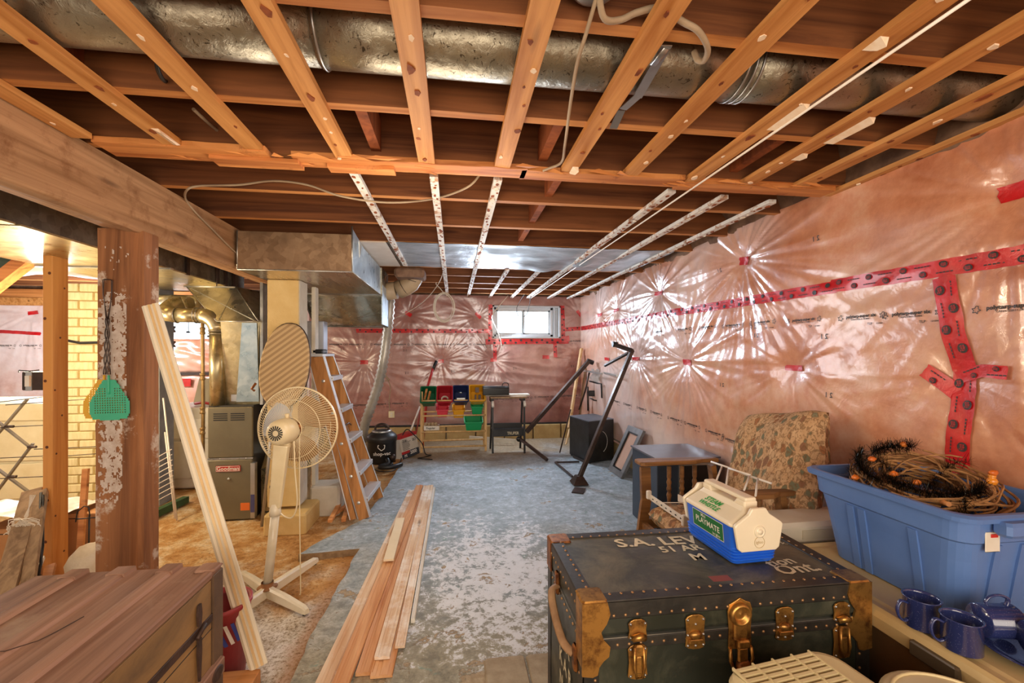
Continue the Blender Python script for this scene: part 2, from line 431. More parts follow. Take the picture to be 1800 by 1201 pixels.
MB().grid(lambda u, v: Vector((XL+u*(XR-XL+.05), YN+v*(YB-YN), ZL + (.010*noise.noise(Vector((u*30, v*30, 0)))-.012*max(0, .5-abs(0)) if False else .008*noise.noise(Vector((u*26, v*26, 0)))-.006))), 140, 130, 0).build('lower_floor', M['dirt'], fl)
# pitted bricks let into the slab near the trunk
for k, (a, b) in enumerate((((.0, .16), 0), ((.165, .30), 1))):
    p = at(850, 1162, z=0)
    MB().bbox((p.x+a[0], p.y-.22, -.02), (p.x+a[1], p.y, .012), .008).build('brick', M['mortar'], fl)

# ---- ceiling: joists, boards above, furring straps
ce = setting('ceiling')
bm = MB(); y = YN
while y < YB+.2:
    bm.box((XL, y, ZF), (XR+.1, y+.135, ZF+.02)); y += .14
bm.build('subfloor_boards', M['subfloor'], ce)['kind'] = 'stuff'
JY = [-1.9, -1.45, -1.0, -.6, -.2, .2, .62, 1.03, 1.455, 1.845, 2.255, 2.72, 3.16, 3.60, 4.05, 4.48, 4.92, 5.32, 5.74]
def rough_joist(y0, x0, x1, z0=ZJ, z1=ZF, th=.038):
    b = MB(); n = 24; rings = []
    for i in range(n+1):
        x = x0+(x1-x0)*i/n; w = .002*noise.noise(Vector((x*2, y0*9, 0))); d = .003*noise.noise(Vector((x*1.3, y0*5, 4)))
        rings.append([(x, y0-th+w, z0+d), (x, y0+w, z0+d), (x, y0+w, z1), (x, y0-th+w, z1)])
    b.loft(rings)
    for k in range(n): b.m[k*4] = 1      # lower edge faces get the paler wood tone
    return b
for i, y0 in enumerate(JY):
    x0 = XL if not (2.9 < y0 < 4.0) else XL
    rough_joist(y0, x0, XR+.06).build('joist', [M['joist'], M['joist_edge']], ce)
# cross blocking between joists
for px, py, yj in ((655, 240, 1.455), (970, 238, 1.455), (975, 320, 1.845), (932, 390, 2.72), (965, 335, 2.255), (165, 140, 1.03), (1440, 195, 1.455)):
    x = at(px, py, z=ZJ+.05).x
    y1 = min(q for q in JY if q > yj+.01)
    MB().box((x-.019, yj+.001, ZJ+.03), (x+.019, y1-.039, ZJ+.15)).build('blocking', M['joist_y'], ce)

def nail_scars(strap, x, y0, y1, w, z, step, pale):
    b = MB(); b2 = 0
    y = y0 + random.uniform(.03, step)
    while y < y1-.02:
        cx = x+random.uniform(-.3, .3)*w; r = random.uniform(.004, .011)
        mi = 0 if random.random() < .45 else 1
        k = random.randint(5, 7); L = random.uniform(1, 2.2)
        pts = [(cx+r*math.cos(2*PI*j/k)*random.uniform(.6, 1.3), y+L*r*math.sin(2*PI*j/k)*random.uniform(.6, 1.3)) for j in range(k)]
        b.prism(pts, z-random.uniform(.001, .005), z+.001, None, mi); y += random.uniform(.4, 1.4)*step
    if b.v: b.build('splinters', [pale, M['joist_y']], strap)
M['splinter'] = plain('torn_pale_wood', '#f2dcc0', '#e8c49a', .7, ns=30)
M['plaster'] = plain('plaster_crumbs', '#e6dccd', '#cfbfa8', .85, ns=40)
def strap(x, y0, y1, w, stained=False, z=ZT, th=.019, x1=None):
    b = MB(); n = max(6, int((y1-y0)/.15)); rings = []
    x1 = x if x1 is None else x1
    for i in range(n+1):
        t = i/n; yy = y0+(y1-y0)*t; xx = x+(x1-x)*t
        d = .0015*noise.noise(Vector((x*7, yy*3, 0))); e = .0015*noise.noise(Vector((x*7, yy*6, 9)))
        rings.append([(xx-w/2+e, yy, z+d), (xx-w/2+e, yy, z+th+d), (xx+w/2+e, yy, z+th+d), (xx+w/2+e, yy, z+d)])
    b.loft(rings)
    o = b.build('furring_strap', M['strap_stained'] if stained else M['strap'], ce)
    nail_scars(o, (x+x1)/2, y0 if not stained else y0, y1, w, z, .16 if not stained else .05, M['plaster'] if stained else M['splinter'])
    return o
for x in (-1.30, -1.015, -.739, -.421, -.107, .195, .474, .744, 1.04, 1.305, 1.565):
    e = {-1.30: 1.73, -1.015: 1.75}.get(x, 1.79+max(0, x)*.05)
    strap(x, YN, e, .064)
strap(1.80, YN, 1.90, .05)
SW = .036
strap(-.42, 1.92, 3.92, SW, True); strap(-.086, 1.91, 6.05, SW, True); strap(.192, 1.91, 6.03, SW, True)
strap(.49, 4.02, 6.03, SW, True); strap(.79, 4.02, 6.03, SW, True)
strap(1.02, 1.95, 6.03, .04, True); strap(1.315, 1.99, 6.03, .04, True); strap(1.596, 2.02, 6.03, .04, True)
# splintered nailing board under the third joist
for a, b_, y0, y1, z0, z1 in ((-1.28, -.70, 1.74, 1.86, ZT-.004, ZT+.017), (-.92, -.60, 1.795, 1.87, ZT-.018, ZT-.004), (-.62, .30, 1.775, 1.87, ZT-.002, ZT+.019), (-.50, -.24, 1.82, 1.88, ZT-.016, ZT-.002), (.28, 1.0, 1.79, 1.88, ZT-.002, ZT+.019), (1.0, 1.76, 1.82, 1.91, ZT-.002, ZT+.019)):
    b = MB(); n = 26; rings = []
    for i in range(n+1):
        x = a+(b_-a)*i/n; e = .012*noise.noise(Vector((x*11, z0*40, 0))); w = .010*noise.noise(Vector((x*17, 3, 0)))
        rings.append([(x, y0+e, z0), (x, y1+w*.3, z0), (x, y1+w*.3, z1), (x, y0+e*.5, z1)])
    b.loft(rings).build('nailing_board', M['nailer'], ce)
b = MB()
for k in range(26):
    x = random.uniform(-1.2, 1.6); y = 1.79+random.uniform(-.05, .06); L = random.uniform(.04, .16)
    b.add([(x, y, ZT-.004), (x+L, y+random.uniform(-.01, .03), ZT-random.uniform(.0, .014)), (x+L*.6, y+.018, ZT-.002), (x+L*.3, y-.008, ZT+.006)], [(0, 1, 2), (0, 2, 3), (0, 3, 1), (1, 3, 2)])
b.build('splinters', M['nailer'], ce)['kind'] = 'stuff'
# two long torn slivers still hanging under the straps
for x, y0, y1, d in ((1.06, 1.20, 1.36, .014), (1.33, 1.24, 1.42, .014), (1.32, 1.50, 1.56, .012), (-1.0, 1.62, 1.74, .012), (1.02, .92, .97, .016), (.49, 1.73, 1.80, .016)):
    MB().add([(x-.012, y0, ZT), (x+.012, y0, ZT), (x+.016, y0+.01, ZT-d), (x-.010, y1, ZT), (x+.014, y1, ZT), (x+.012, y1-.02, ZT-d*.8)], [(0, 2, 1), (0, 3, 5, 2), (2, 5, 4, 1), (3, 4, 5)]).build('torn_sliver', M['splinter'], ce)

# bright sheet-metal panning closing one joist bay
def pan(u, v):
    x = -.42+u*(1.66+.42); y = 3.13+v*.86
    s = abs(noise.noise(Vector((x*3.2, y*2.2, 0)))); w = .006*noise.noise(Vector((x*9, y*7, 2)))
    return Vector((x, y, ZJ-.004-.018*s*s*4*(.2+max(0, math.sin((x-.1)*2.2)))+w))
MB().grid(pan, 150, 44).build('joist_bay_panning', (lambda m: (m.bump(m.noise(m.coords(True, (1, 1, 1)), 9, 5, .6, 2), .45, .01), m.out(m.ramp(m.noise(m.coords(True, (1, 3, 1)), 3, 5), [(.3, '#76838c'), (.7, '#b0bec8')]), .40, .2, .5, .25, .2))[1])(Nodes('silver_foil')), ce)
MB().box((-.66, 3.13, ZJ-.012), (-.47, 3.97, ZJ-.002)).build('ceiling_panel', plain('white_board', '#c9b9a8', '#d8ccbd', .6), ce)
MB().box((-.46, 3.13, ZJ-.01), (-.43, 3.97, ZJ-.002)).build('ceiling_panel', M['galv_dark'], ce)

# ---- walls
def ridge(th, k, seed):
    n = noise.noise(Vector((math.cos(th)*k, math.sin(th)*k, seed)))
    return (1-abs(n)*2.2)
class Film:
    def __init__(s, fn, pins, seed, bulge=.022, amp=1.0):
        s.fn = fn; s.pins = pins; s.seed = seed; s.bulge = bulge; s.amp = amp
    def h(s, u, v):
        h = s.bulge*(.8+.6*noise.noise(Vector((u*1.7, v*1.9, s.seed)))) + .006*noise.noise(Vector((u*6, v*5, s.seed+3)))
        # sagging folds run along the wall
        h += .004*ridge(0, 1, u*.6+v*7+s.seed)
        k = 1; 
        for (pu, pv, pa, pr) in s.pins:
            du = u-pu; dv = v-pv; r = math.hypot(du, dv)
            if r > 3.2*pr: continue
            k *= 1-.85*math.exp(-(r/.11)**2)
            if r < 1e-4: continue
            th = math.atan2(dv, du)
            env = math.exp(-r/pr)*(r/(r+.035))*pa*s.amp
            w = ridge(th, 3.1, pu*3+r*.35)**3*.6 + ridge(th, 7.5, pv*5+pu+r*.8)*.45
            h += .020*env*w
        return h*k
    def pt(s, u, v, off=0): return s.fn(u, v, s.h(u, v)+off)
def bricks_row(root, fn_lo, n, L, H, D, z0, mat, name='concrete_block'):
    pass

# right wall
wr = setting('wall_right')
def rp(px, py): p = at(px, py, x=XR-.02); return p.y, p.z
RP = [(1775, 340, .9, .45), (1305, 458, 1.5, .5), (1158, 515, 1.5, .5), (1083, 545, 1.2, .4), (1055, 553, 1.2, .3),
      (1393, 647, .45, .35), (1205, 637, 1.2, .5), (1118, 631, 1.3, .4), (1067, 632, .8, .3), (1690, 662, .4, .3)]
FR = Film(lambda u, v, h: Vector((XR-h, u, v)), [rp(a, b)+(c, d) for a, b, c, d in RP], 1.3)
Y0R, Z0R = -2.2, .20
def fr(u, v):
    yy = YN+(YB-.01-YN)*(u**.8); zz = Z0R+(ZJ+.02-Z0R)*v
    if v < 1e-6: return FR.fn(yy, zz+.02*noise.noise(Vector((yy*3, 0, 0))), .05)
    return FR.pt(yy, zz)
MB().grid(fr, 560, 165).build('vapour_barrier', M['film'], wr)
MB().box((XR+.03, YN, Z0R), (XR+.12, YB+.2, ZF)).build('insulation', M['insul_dark'], wr)
# wall foot of blocks
def block_course(root, along, fixed, a0, a1, z0, z1, depth):
    a = a0
    while a < a1:
        b = min(a+.39, a1)
        if along == 'y': MB().bbox((fixed, a+.004, z0), (fixed+depth, b-.004, z1), .01).build('concrete_block', M['block'], root)
        else: MB().bbox((a+.004, fixed, z0), (b-.004, fixed+depth, z1), .01).build('concrete_block', M['block'], root)
        a += .40
block_course(wr, 'y', XR-.01, 1.6, YB, -.05, .195, .15)
MB().box((XR+.005, YN, -.05), (XR+.14, YB, .19)).build('mortar', M['mortar'], wr)
MB().box((XR-.03, .2, .196), (XR+.06, YB-.02, .226)).build('ledger', wood('dark_ledger', '#8a7a66', '#4d4034', 'y', .8, world=True), wr)
# loose dark foil and old insulation above the film, in the joist ends
def scrap(u, v):
    y = .6+u*5.2; z = ZJ-.03+v*.22; return Vector((XR-.015-.03*noise.noise(Vector((y*4, v*3, 0)))-.06*v, y, z-.015*noise.noise(Vector((y*5, 3, v)))))
MB().grid(scrap, 200, 10).build('loose_insulation', M['insul_dark'], wr)
def foil_edge(u, v):
    y = 3.2+u*.9; z = ZJ-.07+v*.08; return Vector((XR-.03-.02*abs(noise.noise(Vector((y*9, v*3, 7)))), y, z+.02*noise.noise(Vector((y*6, v, 1)))))
0 and MB().grid(foil_edge, 160, 8).build('foil_flap', M['galv_blue'], wr)

def tape_strip(film, pts, w, root, name='red_tape', off=.0025, marks=True, mark_text=False, n=None, ragged=True, sub='tape_mark'):
    """a strip of tape pressed on the film, following its folds"""
    P2 = [Vector(p) for p in pts]; L = sum((P2[i+1]-P2[i]).length for i in range(len(P2)-1)); n = n or max(4, int(L/.025))
    def along(s):
        s = s*L
        for i in range(len(P2)-1):
            l = (P2[i+1]-P2[i]).length
            if s <= l or i == len(P2)-2:
                d = (P2[i+1]-P2[i])/l; return P2[i]+d*s, d
            s -= l
    def smooth_pt(c, nn, s, t):
        q = c+nn*t
        return q
    b = MB(); vs = []; fs = []
    K = 5
    for i in range(n+1):
        c, d = along(min(1, i/n)); nn = Vector((-d.y, d.x)); e = random.uniform(-.0015, .0015) if ragged else 0
        for k in range(K):
            q = c+nn*((k/(K-1)-.5)*w+e)
            if ragged and (i == 0 or i == n): q = q+d*random.uniform(-.006, .006)
            h = max(film.h(q.x, q.y), film.h(q.x+.01, q.y), film.h(q.x-.01, q.y))
            vs.append(film.fn(q.x, q.y, h+off))
    for i in range(n):
        for k in range(K-1): a = i*K+k; fs.append((a, a+1, a+K+1, a+K))
    o = b.add(vs, fs, 0, True).build(name, M['red_tape'], root)
    if marks:
        mk = MB(); s = .05; side = 1
        while s < L-.03:
            c, d = along(s/L); nn = Vector((-d.y, d.x)); q = c+nn*side*w*.22
            r = w*.2
            poly = []
            for k in range(14):
                t = 2*PI*k/14; qq = q+d*(r*1.15*math.cos(t))+nn*(r*math.sin(t)); poly.append(film.fn(qq.x, qq.y, film.h(qq.x, qq.y)+off+.004))
            mk.add(poly, [list(range(14))], 0)
            # line of small print on the other side
            q2 = c-nn*side*w*.25+d*.0
            for j in range(5):
                a = q2+d*(-.028+.012*j); bb = a+d*.009
                h = film.h(a.x, a.y)+off+.003
                mk.add([film.fn(a.x-nn.x*.0022, a.y-nn.y*.0022, h), film.fn(bb.x-nn.x*.0022, bb.y-nn.y*.0022, h), film.fn(bb.x+nn.x*.0022, bb.y+nn.y*.0022, h), film.fn(a.x+nn.x*.0022, a.y+nn.y*.0022, h)], [(0, 1, 2, 3)], 0)
            if mark_text:
                for row, wd in ((.22, 'Tuck'), (-.26, 'Tape')):
                    def f2(x, y, row=row, q=q, d=d, nn=nn, r=r):
                        qq = q-d*x+nn*(y+row*r) if film is FR else q+d*x+nn*(y+row*r)
                        return film.fn(qq.x, qq.y, film.h(q.x, q.y)+off+.0065)
                    mk.text(wd, r*.75, f2, 1)
            side = -side; s += .075
        if mk.v: mk.build(sub, [M['print'], M['red_tape']], o)
    return o
# long seam tape (wall coordinates: y, z); u grows away from the camera
Ys = 1.50
tape_strip(FR, [(YN+.1, 1.515), (1.42, 1.515), (1.9, 1.52)], .062, wr, mark_text=True)
tape_strip(FR, [(1.86, 1.513), (3.0, 1.525), (6.08, 1.545)], .058, wr, mark_text=False)
a = rp(1640, 492); b_ = rp(1668, 560); c_ = rp(1686, 640); d_ = rp(1690, 720); e_ = rp(1688, 800)
a = (rp(1660, 486)); b_ = rp(1676, 590); c_ = rp(1692, 650); d_ = rp(1693, 720); e_ = rp(1686, 810)
tape_strip(FR, [a, b_, c_], .078, wr, mark_text=True, off=.004)
tape_strip(FR, [c_, d_, e_, (e_[0], e_[1]-.05)], .074, wr, mark_text=True, off=.005)
tape_strip(FR, [rp(1625, 650), rp(1680, 690)], .055, wr, off=.007, mark_text=True)
tape_strip(FR, [rp(1682, 664), rp(1718, 652), rp(1774, 655)], .045, wr, off=.008, mark_text=True)
for a, b_, w in (((1752, 345), (1800, 330), .055), ((1298, 460), (1314, 458), .05), ((1151, 517), (1164, 514), .035), ((1079, 546), (1088, 543), .035), ((1051, 555), (1059, 551), .035),
                 ((1380, 646), (1409, 648), .03), ((1199, 636), (1213, 638), .045), ((1112, 631), (1123, 631), .035), ((1063, 631), (1071, 632), .035)):
    tape_strip(FR, [rp(*a), rp(*b_)], w, wr, 'tape_patch', marks=False, off=.004)

def maple(mk, f, cx, cy, s, m=0):
    pts = []
    for k in range(11):
        t = PI/2+2*PI*k/11; r = s*(1 if k % 2 == 0 else .5); pts.append((cx+r*math.cos(t), cy+r*math.sin(t)))
    for k in range(11):   # open outline of little strokes
        a = Vector(pts[k]); b = Vector(pts[(k+1) % 11]); d = (b-a); 
        if d.length < 1e-6: continue
        n_ = Vector((-d.y, d.x)).normalized()*s*.09
        mk.add([f(*(a-n_)), f(*(b-n_)), f(*(b+n_)), f(*(a+n_))], [(0, 1, 2, 3)], m)
def print_run(film, root, centers, size, flip, tlp=True, full=True):
    """the maker's line printed along the film"""
    for (cu, cv, sl) in centers:
        mk = MB(); h0 = max(film.h(cu+dx, cv+dz) for dx in (-.12, -.06, 0, .06, .12) for dz in (-.02, .02))+.004
        def f(x, y):
            s = -x if flip else x
            return film.fn(cu+s, cv+y+sl*s, film.h(cu+s, cv+y+sl*s)+.0035)
        mk.text('polytarp-super six', size*1.05, lambda x, y: f(x, y+size*.3), 0, bold=2.4)
        mk.text('CAN/CGSB-51.34-M86', size*.5, lambda x, y: f(x, y-size*.45), 0)
        if tlp: mk.text('TLP', size*.75, lambda x, y: f(x+size*2.4, y-size*1.7), 0); mk.text('101004', size*.5, lambda x, y: f(x+size*4.7, y-size*1.7), 0)
        for s_ in (-1, 1): maple(mk, f, s_*size*5.4, size*.1, size*.75)
        mk.build('lettering', M['print'], root)
for px, py in ((1780, 541), (1600, 553), (1513, 558), (1414, 564), (1340, 568), (1288, 573), (1243, 576), (1203, 580), (1160, 584)):
    u, v = rp(px, py)
    print_run(FR, wr, [(u, v, .0)], .019, True)
for px, py in ((1258, 762), (1218, 748), (1187, 738), (1155, 727), (1130, 719), (1105, 712), (1085, 706), (1290, 776), (1330, 788)):
    u, v = rp(px, py)
    print_run(FR, wr, [(u, v, .0)], .019, True)
for px, py in ((1438, 420), (1462, 695), (1325, 575), (1450, 592), (1268, 476), (1270, 677), (1720, 870), (1331, 590)):
    u, v = rp(px, py); mk = MB()
    mk.text('2 1', .035, lambda x, y: FR.fn(u+x, v+y, FR.h(u+x, v+y)+.0035), 0)
    mk.build('lettering', M['print'], wr)

# back wall
wb = setting('wall_back')
def bp(px, py): p = at(px, py, y=YB-.02); return p.x, p.z
BP = [(717, 552, 1.3, .22), (840, 555, 1.3, .22), (1020, 553, 1.1, .2), (640, 637, 1.5, .32), (775, 635, 1.3, .28), (867, 633, 1.5, .32), (960, 628, .7, .15), (1023, 628, .9, .2), (57, 550, 1.8, .7), (-40, 600, 1, .5)]
FB = Film(lambda u, v, h: Vector((u, YB-h, v)), [bp(a, b)+(c, d) for a, b, c, d in BP], 6.1, .016, .6)
wl, wz = bp(866, 598); wr_, wt = bp(985, 534)
W0, W1, WZ0, WZ1 = wl+.0, wr_-.0, wz+.03, 1.86
lw0, lw1, lz0, lz1 = -3.72, -3.12, 1.40, 1.78
XM = -1.9
def fb(u, v):
    return FB.pt(XM+(XR-.01-XM)*u, .20+(ZJ+.02-.20)*v)
def skipb(u, v):
    x = XM+(XR-.01-XM)*u; z = .20+(ZJ+.02-.20)*v
    return W0 < x < W1 and WZ0 < z < WZ1
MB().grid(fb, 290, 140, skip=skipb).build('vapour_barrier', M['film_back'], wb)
def fb2(u, v): return FB.pt(XL+(XM-XL)*u, .20+(ZJ-.1-.20)*v)
def skipb2(u, v):
    x = XL+(XM-XL)*u; z = .20+(ZJ-.1-.20)*v
    return lw0 < x < lw1 and lz0 < z < lz1
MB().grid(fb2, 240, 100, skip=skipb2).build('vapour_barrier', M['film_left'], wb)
def wall_with_hole(b, x0, x1, z0, z1, y0, y1, holes):
    xs = sorted({x0, x1} | {h[0] for h in holes} | {h[1] for h in holes})
    for i in range(len(xs)-1):
        a, c = xs[i], xs[i+1]; hs = [h for h in holes if h[0] <= a+1e-6 and h[1] >= c-1e-6]
        if hs: b.box((a, y0, z0), (c, y1, hs[0][2])); b.box((a, y0, hs[0][3]), (c, y1, z1))
        else: b.box((a, y0, z0), (c, y1, z1))
    return b
wall_with_hole(MB(), XL, XR+.12, -.1, ZF, YB+.03, YB+.2, [(W0, W1, WZ0, WZ1), (lw0, lw1, lz0, lz1)]).build('insulation', M['insul_dark'], wb)
block_course(wb, 'x', YB-.10, -1.7, XR, -.05, .195, .14)
MB().box((XL, YB-.04, -.05), (XR, YB+.1, .19)).build('mortar', M['mortar'], wb)
MB().box((-1.7, YB-.07, .197), (XR-.03, YB, .215)).build('ledger', M['black_paint'], wb)
# sill joist header above the film at the back
MB().box((XL, YB-.06, ZJ-.10), (XL+4.2, YB-.02, ZJ)).build('header', M['nailer'], wb)
MB().box((XL, YB-.08, ZJ-.2), (-2.2, YB-.04, ZJ-.105)).build('header', M['strap'], wb)

tape_strip(FB, [(-1.3, 1.492), (W0-.05, 1.50)], .055, wb)
tape_strip(FB, [(W1+.05, 1.53), (XR-.03, 1.545)], .055, wb)
tape_strip(FB, [(W0-.035, WZ0-.02), (W0-.03, 1.87)], .055, wb, off=.004)
tape_strip(FB, [(W1+.03, 1.87), (W1+.045, WZ0-.03)], .055, wb, off=.004)
tape_strip(FB, [(W0-.10, WZ0-.055), (W1+.12, WZ0-.04)], .075, wb, off=.006)
tape_strip(FB, [(W1+.02, WZ0-.03), (W1+.13, WZ0+.0)], .08, wb, off=.008, marks=False)
tape_strip(FB, [(W0+.03, WZ0-.07), (W0+.035, WZ0-.29)], .05, wb, off=.004)
tape_strip(FB, [(W1-.08, WZ0-.07), (W1-.07, WZ0-.27)], .05, wb, off=.004)
u, v = bp(1032, 560); tape_strip(FB, [(u, 1.56), (u+.0, 1.28)], .05, wb, off=.004)
for a, b_, w in (((712, 549), (723, 555), .05), ((836, 550), (845, 559), .045), ((1015, 546), (1024, 558), .045), ((633, 637), (647, 637), .055), ((770, 635), (780, 635), .05), ((862, 633), (873, 633), .05), ((954, 628), (966, 628), .05), ((1019, 631), (1028, 625), .045), ((48, 551), (66, 549), .045)):
    tape_strip(FB, [bp(*a), bp(*b_)], w, wb, 'tape_patch', marks=False, off=.004)
tape_strip(FB, [bp(-60, 583), bp(5, 583), bp(73, 587)], .04, wb, marks=False)
for px in (590, 625, 668, 703, 740, 778, 812, 848, 1000, 1025):
    u, v = bp(px, 606 if px < 900 else 600); print_run(FB, wb, [(u, v, 0)], .021, False)
for px in (612, 640, 668, 700, 870, 895, 920, 955, 985, 1005):
    u, v = bp(px, 712-(px-650)*.045); print_run(FB, wb, [(u, v, 0)], .021, False)
for px in (10, 55): u, v = bp(px, 608); print_run(FB, wb, [(u, v, 0)], .02, False)
for px, py in ((602, 615), (715, 656), (796, 653), (905, 648), (1006, 644), (712, 616)):
    u, v = bp(px, py); mk = MB(); mk.text('2 1', .04, lambda x, y: FB.fn(u+x, v+y, FB.h(u+x, v+y)+.0035), 0); mk.build('lettering', M['print'], wb)

# left wall and laundry-side shell
wl_ = setting('wall_left')
MB().box((XL-.1, YN, -.1), (XL, YB+.2, ZF)).build('insulation', M['film_left'], wl_)

# windows
def window(name, x0, x1, z0, z1, slide=True):
    r = setting(name); f = M['vinyl']; b = MB(); y0, y1 = YB+.03, YB+.10; t = .035
    d0, d1 = YB-.03, YB+.16
    for lo, hi in (((x0, d0, z0), (x0+.02, d1, z1)), ((x1-.02, d0, z0), (x1, d1, z1)), ((x0, d0, z0), (x1, d1, z0+.02)), ((x0, d0, z1-.02), (x1, d1, z1))): b.box(lo, hi)
    b.build('window_jamb', f, r)
    X0, X1, Z0, Z1 = x0+.02, x1-.02 - (.08 if slide else 0), z0+.02, z1-.02
    b = MB()
    for lo, hi in (((X0, y0, Z0), (X0+t, y1, Z1)), ((X1-t, y0, Z0), (X1, y1, Z1)), ((X0, y0, Z0), (X1, y1, Z0+t)), ((X0, y0, Z1-t), (X1, y1, Z1))): b.box(lo, hi)
    if slide: b.box((X1, y0+.02, Z0), (x1-.02, y1, Z1)); b.box((X1+.012, y0-.015, Z0), (X1+.03, y0+.02, Z1))
    b.build('window_frame', f, r, bevel=.003)
    xm = (X0+X1)/2; s = .02
    for a, c, yy in ((X0+t, xm+.015, y0+.008), (xm-.015, X1-t, y0+.035)):
        b = MB()
        for lo, hi in (((a, yy, Z0+t), (a+s, yy+.02, Z1-t)), ((c-s, yy, Z0+t), (c, yy+.02, Z1-t)), ((a, yy, Z0+t), (c, yy+.02, Z0+t+s)), ((a, yy, Z1-t-s), (c, yy+.02, Z1-t))): b.box(lo, hi)
        sa = b.build('window_sash', f, r)
        MB().box((a+s, yy+.008, Z0+t+s), (c-s, yy+.012, Z1-t-s)).build('pane', M['glass'], sa)
    return r
M['vinyl'] = plain('white_vinyl', '#c9ccce', '#d9dbdc', .4, bump=0)
w1 = window('window_1', W0, W1, WZ0, WZ1)
# insect screen bars and bright sky beyond
b = MB(); 
for i in range(9): x = W0+.06+i*.028; b.box((x, YB+.112, WZ0+.06), (x+.0015, YB+.114, WZ1-.05))
for i in range(8): z = WZ0+.07+i*.032; b.box((W0+.06, YB+.112, z), (W0+.30, YB+.114, z+.0015))
b.build('insect_screen', M['steel'], w1)
w2 = window('window_2', lw0, lw1, lz0, lz1, False)
ext = setting('sky_backdrop')
MB().box((-8, YB+1.4, -.5), (6, YB+1.45, 4)).build('bright_sky', M['glass_sky'], ext)

# heavy timber beam and its posts
bm = MB(); n = 60; rings = []
for i in range(n+1):
    y = YN+(3.62-YN)*i/n; e = .006*noise.noise(Vector((y*3, 0, 0))); f = .010*noise.noise(Vector((y*5, 4, 0))); g = .006*noise.noise(Vector((y*9, 7, 0)))
    rings.append([(-1.48+e, y, 1.735+f*.3), (-1.43, y, 1.728+g), (-1.385+f, y, 1.718+e), (-1.355+g, y, 1.722+f*.4), (-1.34+e*.5, y, 1.735+g*.5), (-1.34+e*.3, y, 1.972), (-1.48, y, 1.972)])
bo = bm.loft(rings).build('timber_beam', M['beam'], None); tag(bo, kind='structure')
# ================================================================== LEFT SIDE: posts, chimney, appliances, furnace
def rotM(loc, rz=0, rx=0, ry=0): return Matrix.Translation(Vector(loc)) @ Matrix.Rotation(rz, 4, 'Z') @ Matrix.Rotation(ry, 4, 'Y') @ Matrix.Rotation(rx, 4, 'X')

M['old_post'] = wood('old_post_wood', '#a06a42', '#683f24', 'z', .8, .7, stain='#c9b4a0', stain_amt=(.56, .64), stain_scale=6, bump=.6)
r = thing('support_post', 'thick old reddish timber post with flaked whitewash, under the big beam', 'post', (-1.42, 2.14, ZL))
b = MB(); rings = []
for i in range(41):
    z = ZL+(1.73-ZL)*i/40; e = .004*noise.noise(Vector((0, 0, z*6))); f = .006*noise.noise(Vector((3, 0, z*4))); g = .004*noise.noise(Vector((6, 0, z*9)))
    sp = .008 if z < .9 else 0
    rings.append([(-1.50+e-sp, 2.075, z), (-1.405+f, 2.073+g, z), (-1.375, 2.078+f, z), (-1.362+g, 2.10, z), (-1.341+e, 2.105, z), (-1.34+e, 2.20, z), (-1.50, 2.20, z)])
b.loft(rings).build('timber', M['old_post'], r)
wh = Nodes('flaking_whitewash'); P_ = wh.coords(); nn_ = wh.noise(P_, 26, 7, .75)
b = MB()   # whitewash skin: ragged islands a hair proud of the timber
def skin(z0, z1, x0, x1, dens):
    nx = int((x1-x0)/.004); nz = int((z1-z0)/.004)
    for i in range(nx):
        for j in range(nz):
            x = x0+i*.004; z = z0+j*.004
            e = min(x-x0, x1-x, .03)/.03; ez = min(z-z0, z1-z, .08)/.08
            v = noise.noise(Vector((x*60, 0, z*38)))+.6*noise.noise(Vector((x*150, 3, z*110)))
            if v > dens+(1-e)*.5+(1-ez)*.6:
                b.add([(x, 2.0715, z), (x+.0042, 2.0715, z), (x+.0042, 2.0715, z+.0042), (x, 2.0715, z+.0042)], [(0, 1, 2, 3)])
skin(.93, 1.46, -1.495, -1.385, -.42); skin(.55, 1.0, -1.495, -1.40, -.30); skin(1.50, 1.70, -1.49, -1.37, .45)
b.build('whitewash', plain('old_whitewash', '#d8c8ba', '#b9a08c', .9, ns=30, bump=.4), r)

r = thing('stud_post', 'thin new orange-toned wooden stud post left of the thick post', 'post', (-2.13, 2.67, ZL))
MB().bbox((-2.152, 2.615, ZL), (-2.105, 2.715, 1.905), .004).build('timber', M['stud'], r)
b = MB(); 
for z in (1.62, 1.38, 1.05, .70, .42, .2): b.lathe([(0, .0), (.007, .0005), (.009, -.001)], Matrix.Translation((-2.13+random.uniform(-.012, .012), 2.6148, z)) @ Matrix.Rotation(PI/2, 4, 'X'), 10)
for z in (1.55, 1.28, 1.0, .86, .66, .33, .12): b.lathe([(0, .0005), (.005, .0006), (.006, -.001)], Matrix.Translation((-2.1045, 2.66+random.uniform(-.03, .03), z)) @ Matrix.Rotation(PI/2, 4, 'Y'), 10)
b.build('knots', plain('dark_knot', '#6a3414', '#4a240e', .7), r)['kind'] = 'stuff'
h = setting('trim_1'); MB().bbox((-5.2, 2.60, 1.905), (-1.49, 2.70, 1.962), .004).build('header_plate', M['strap'], h)

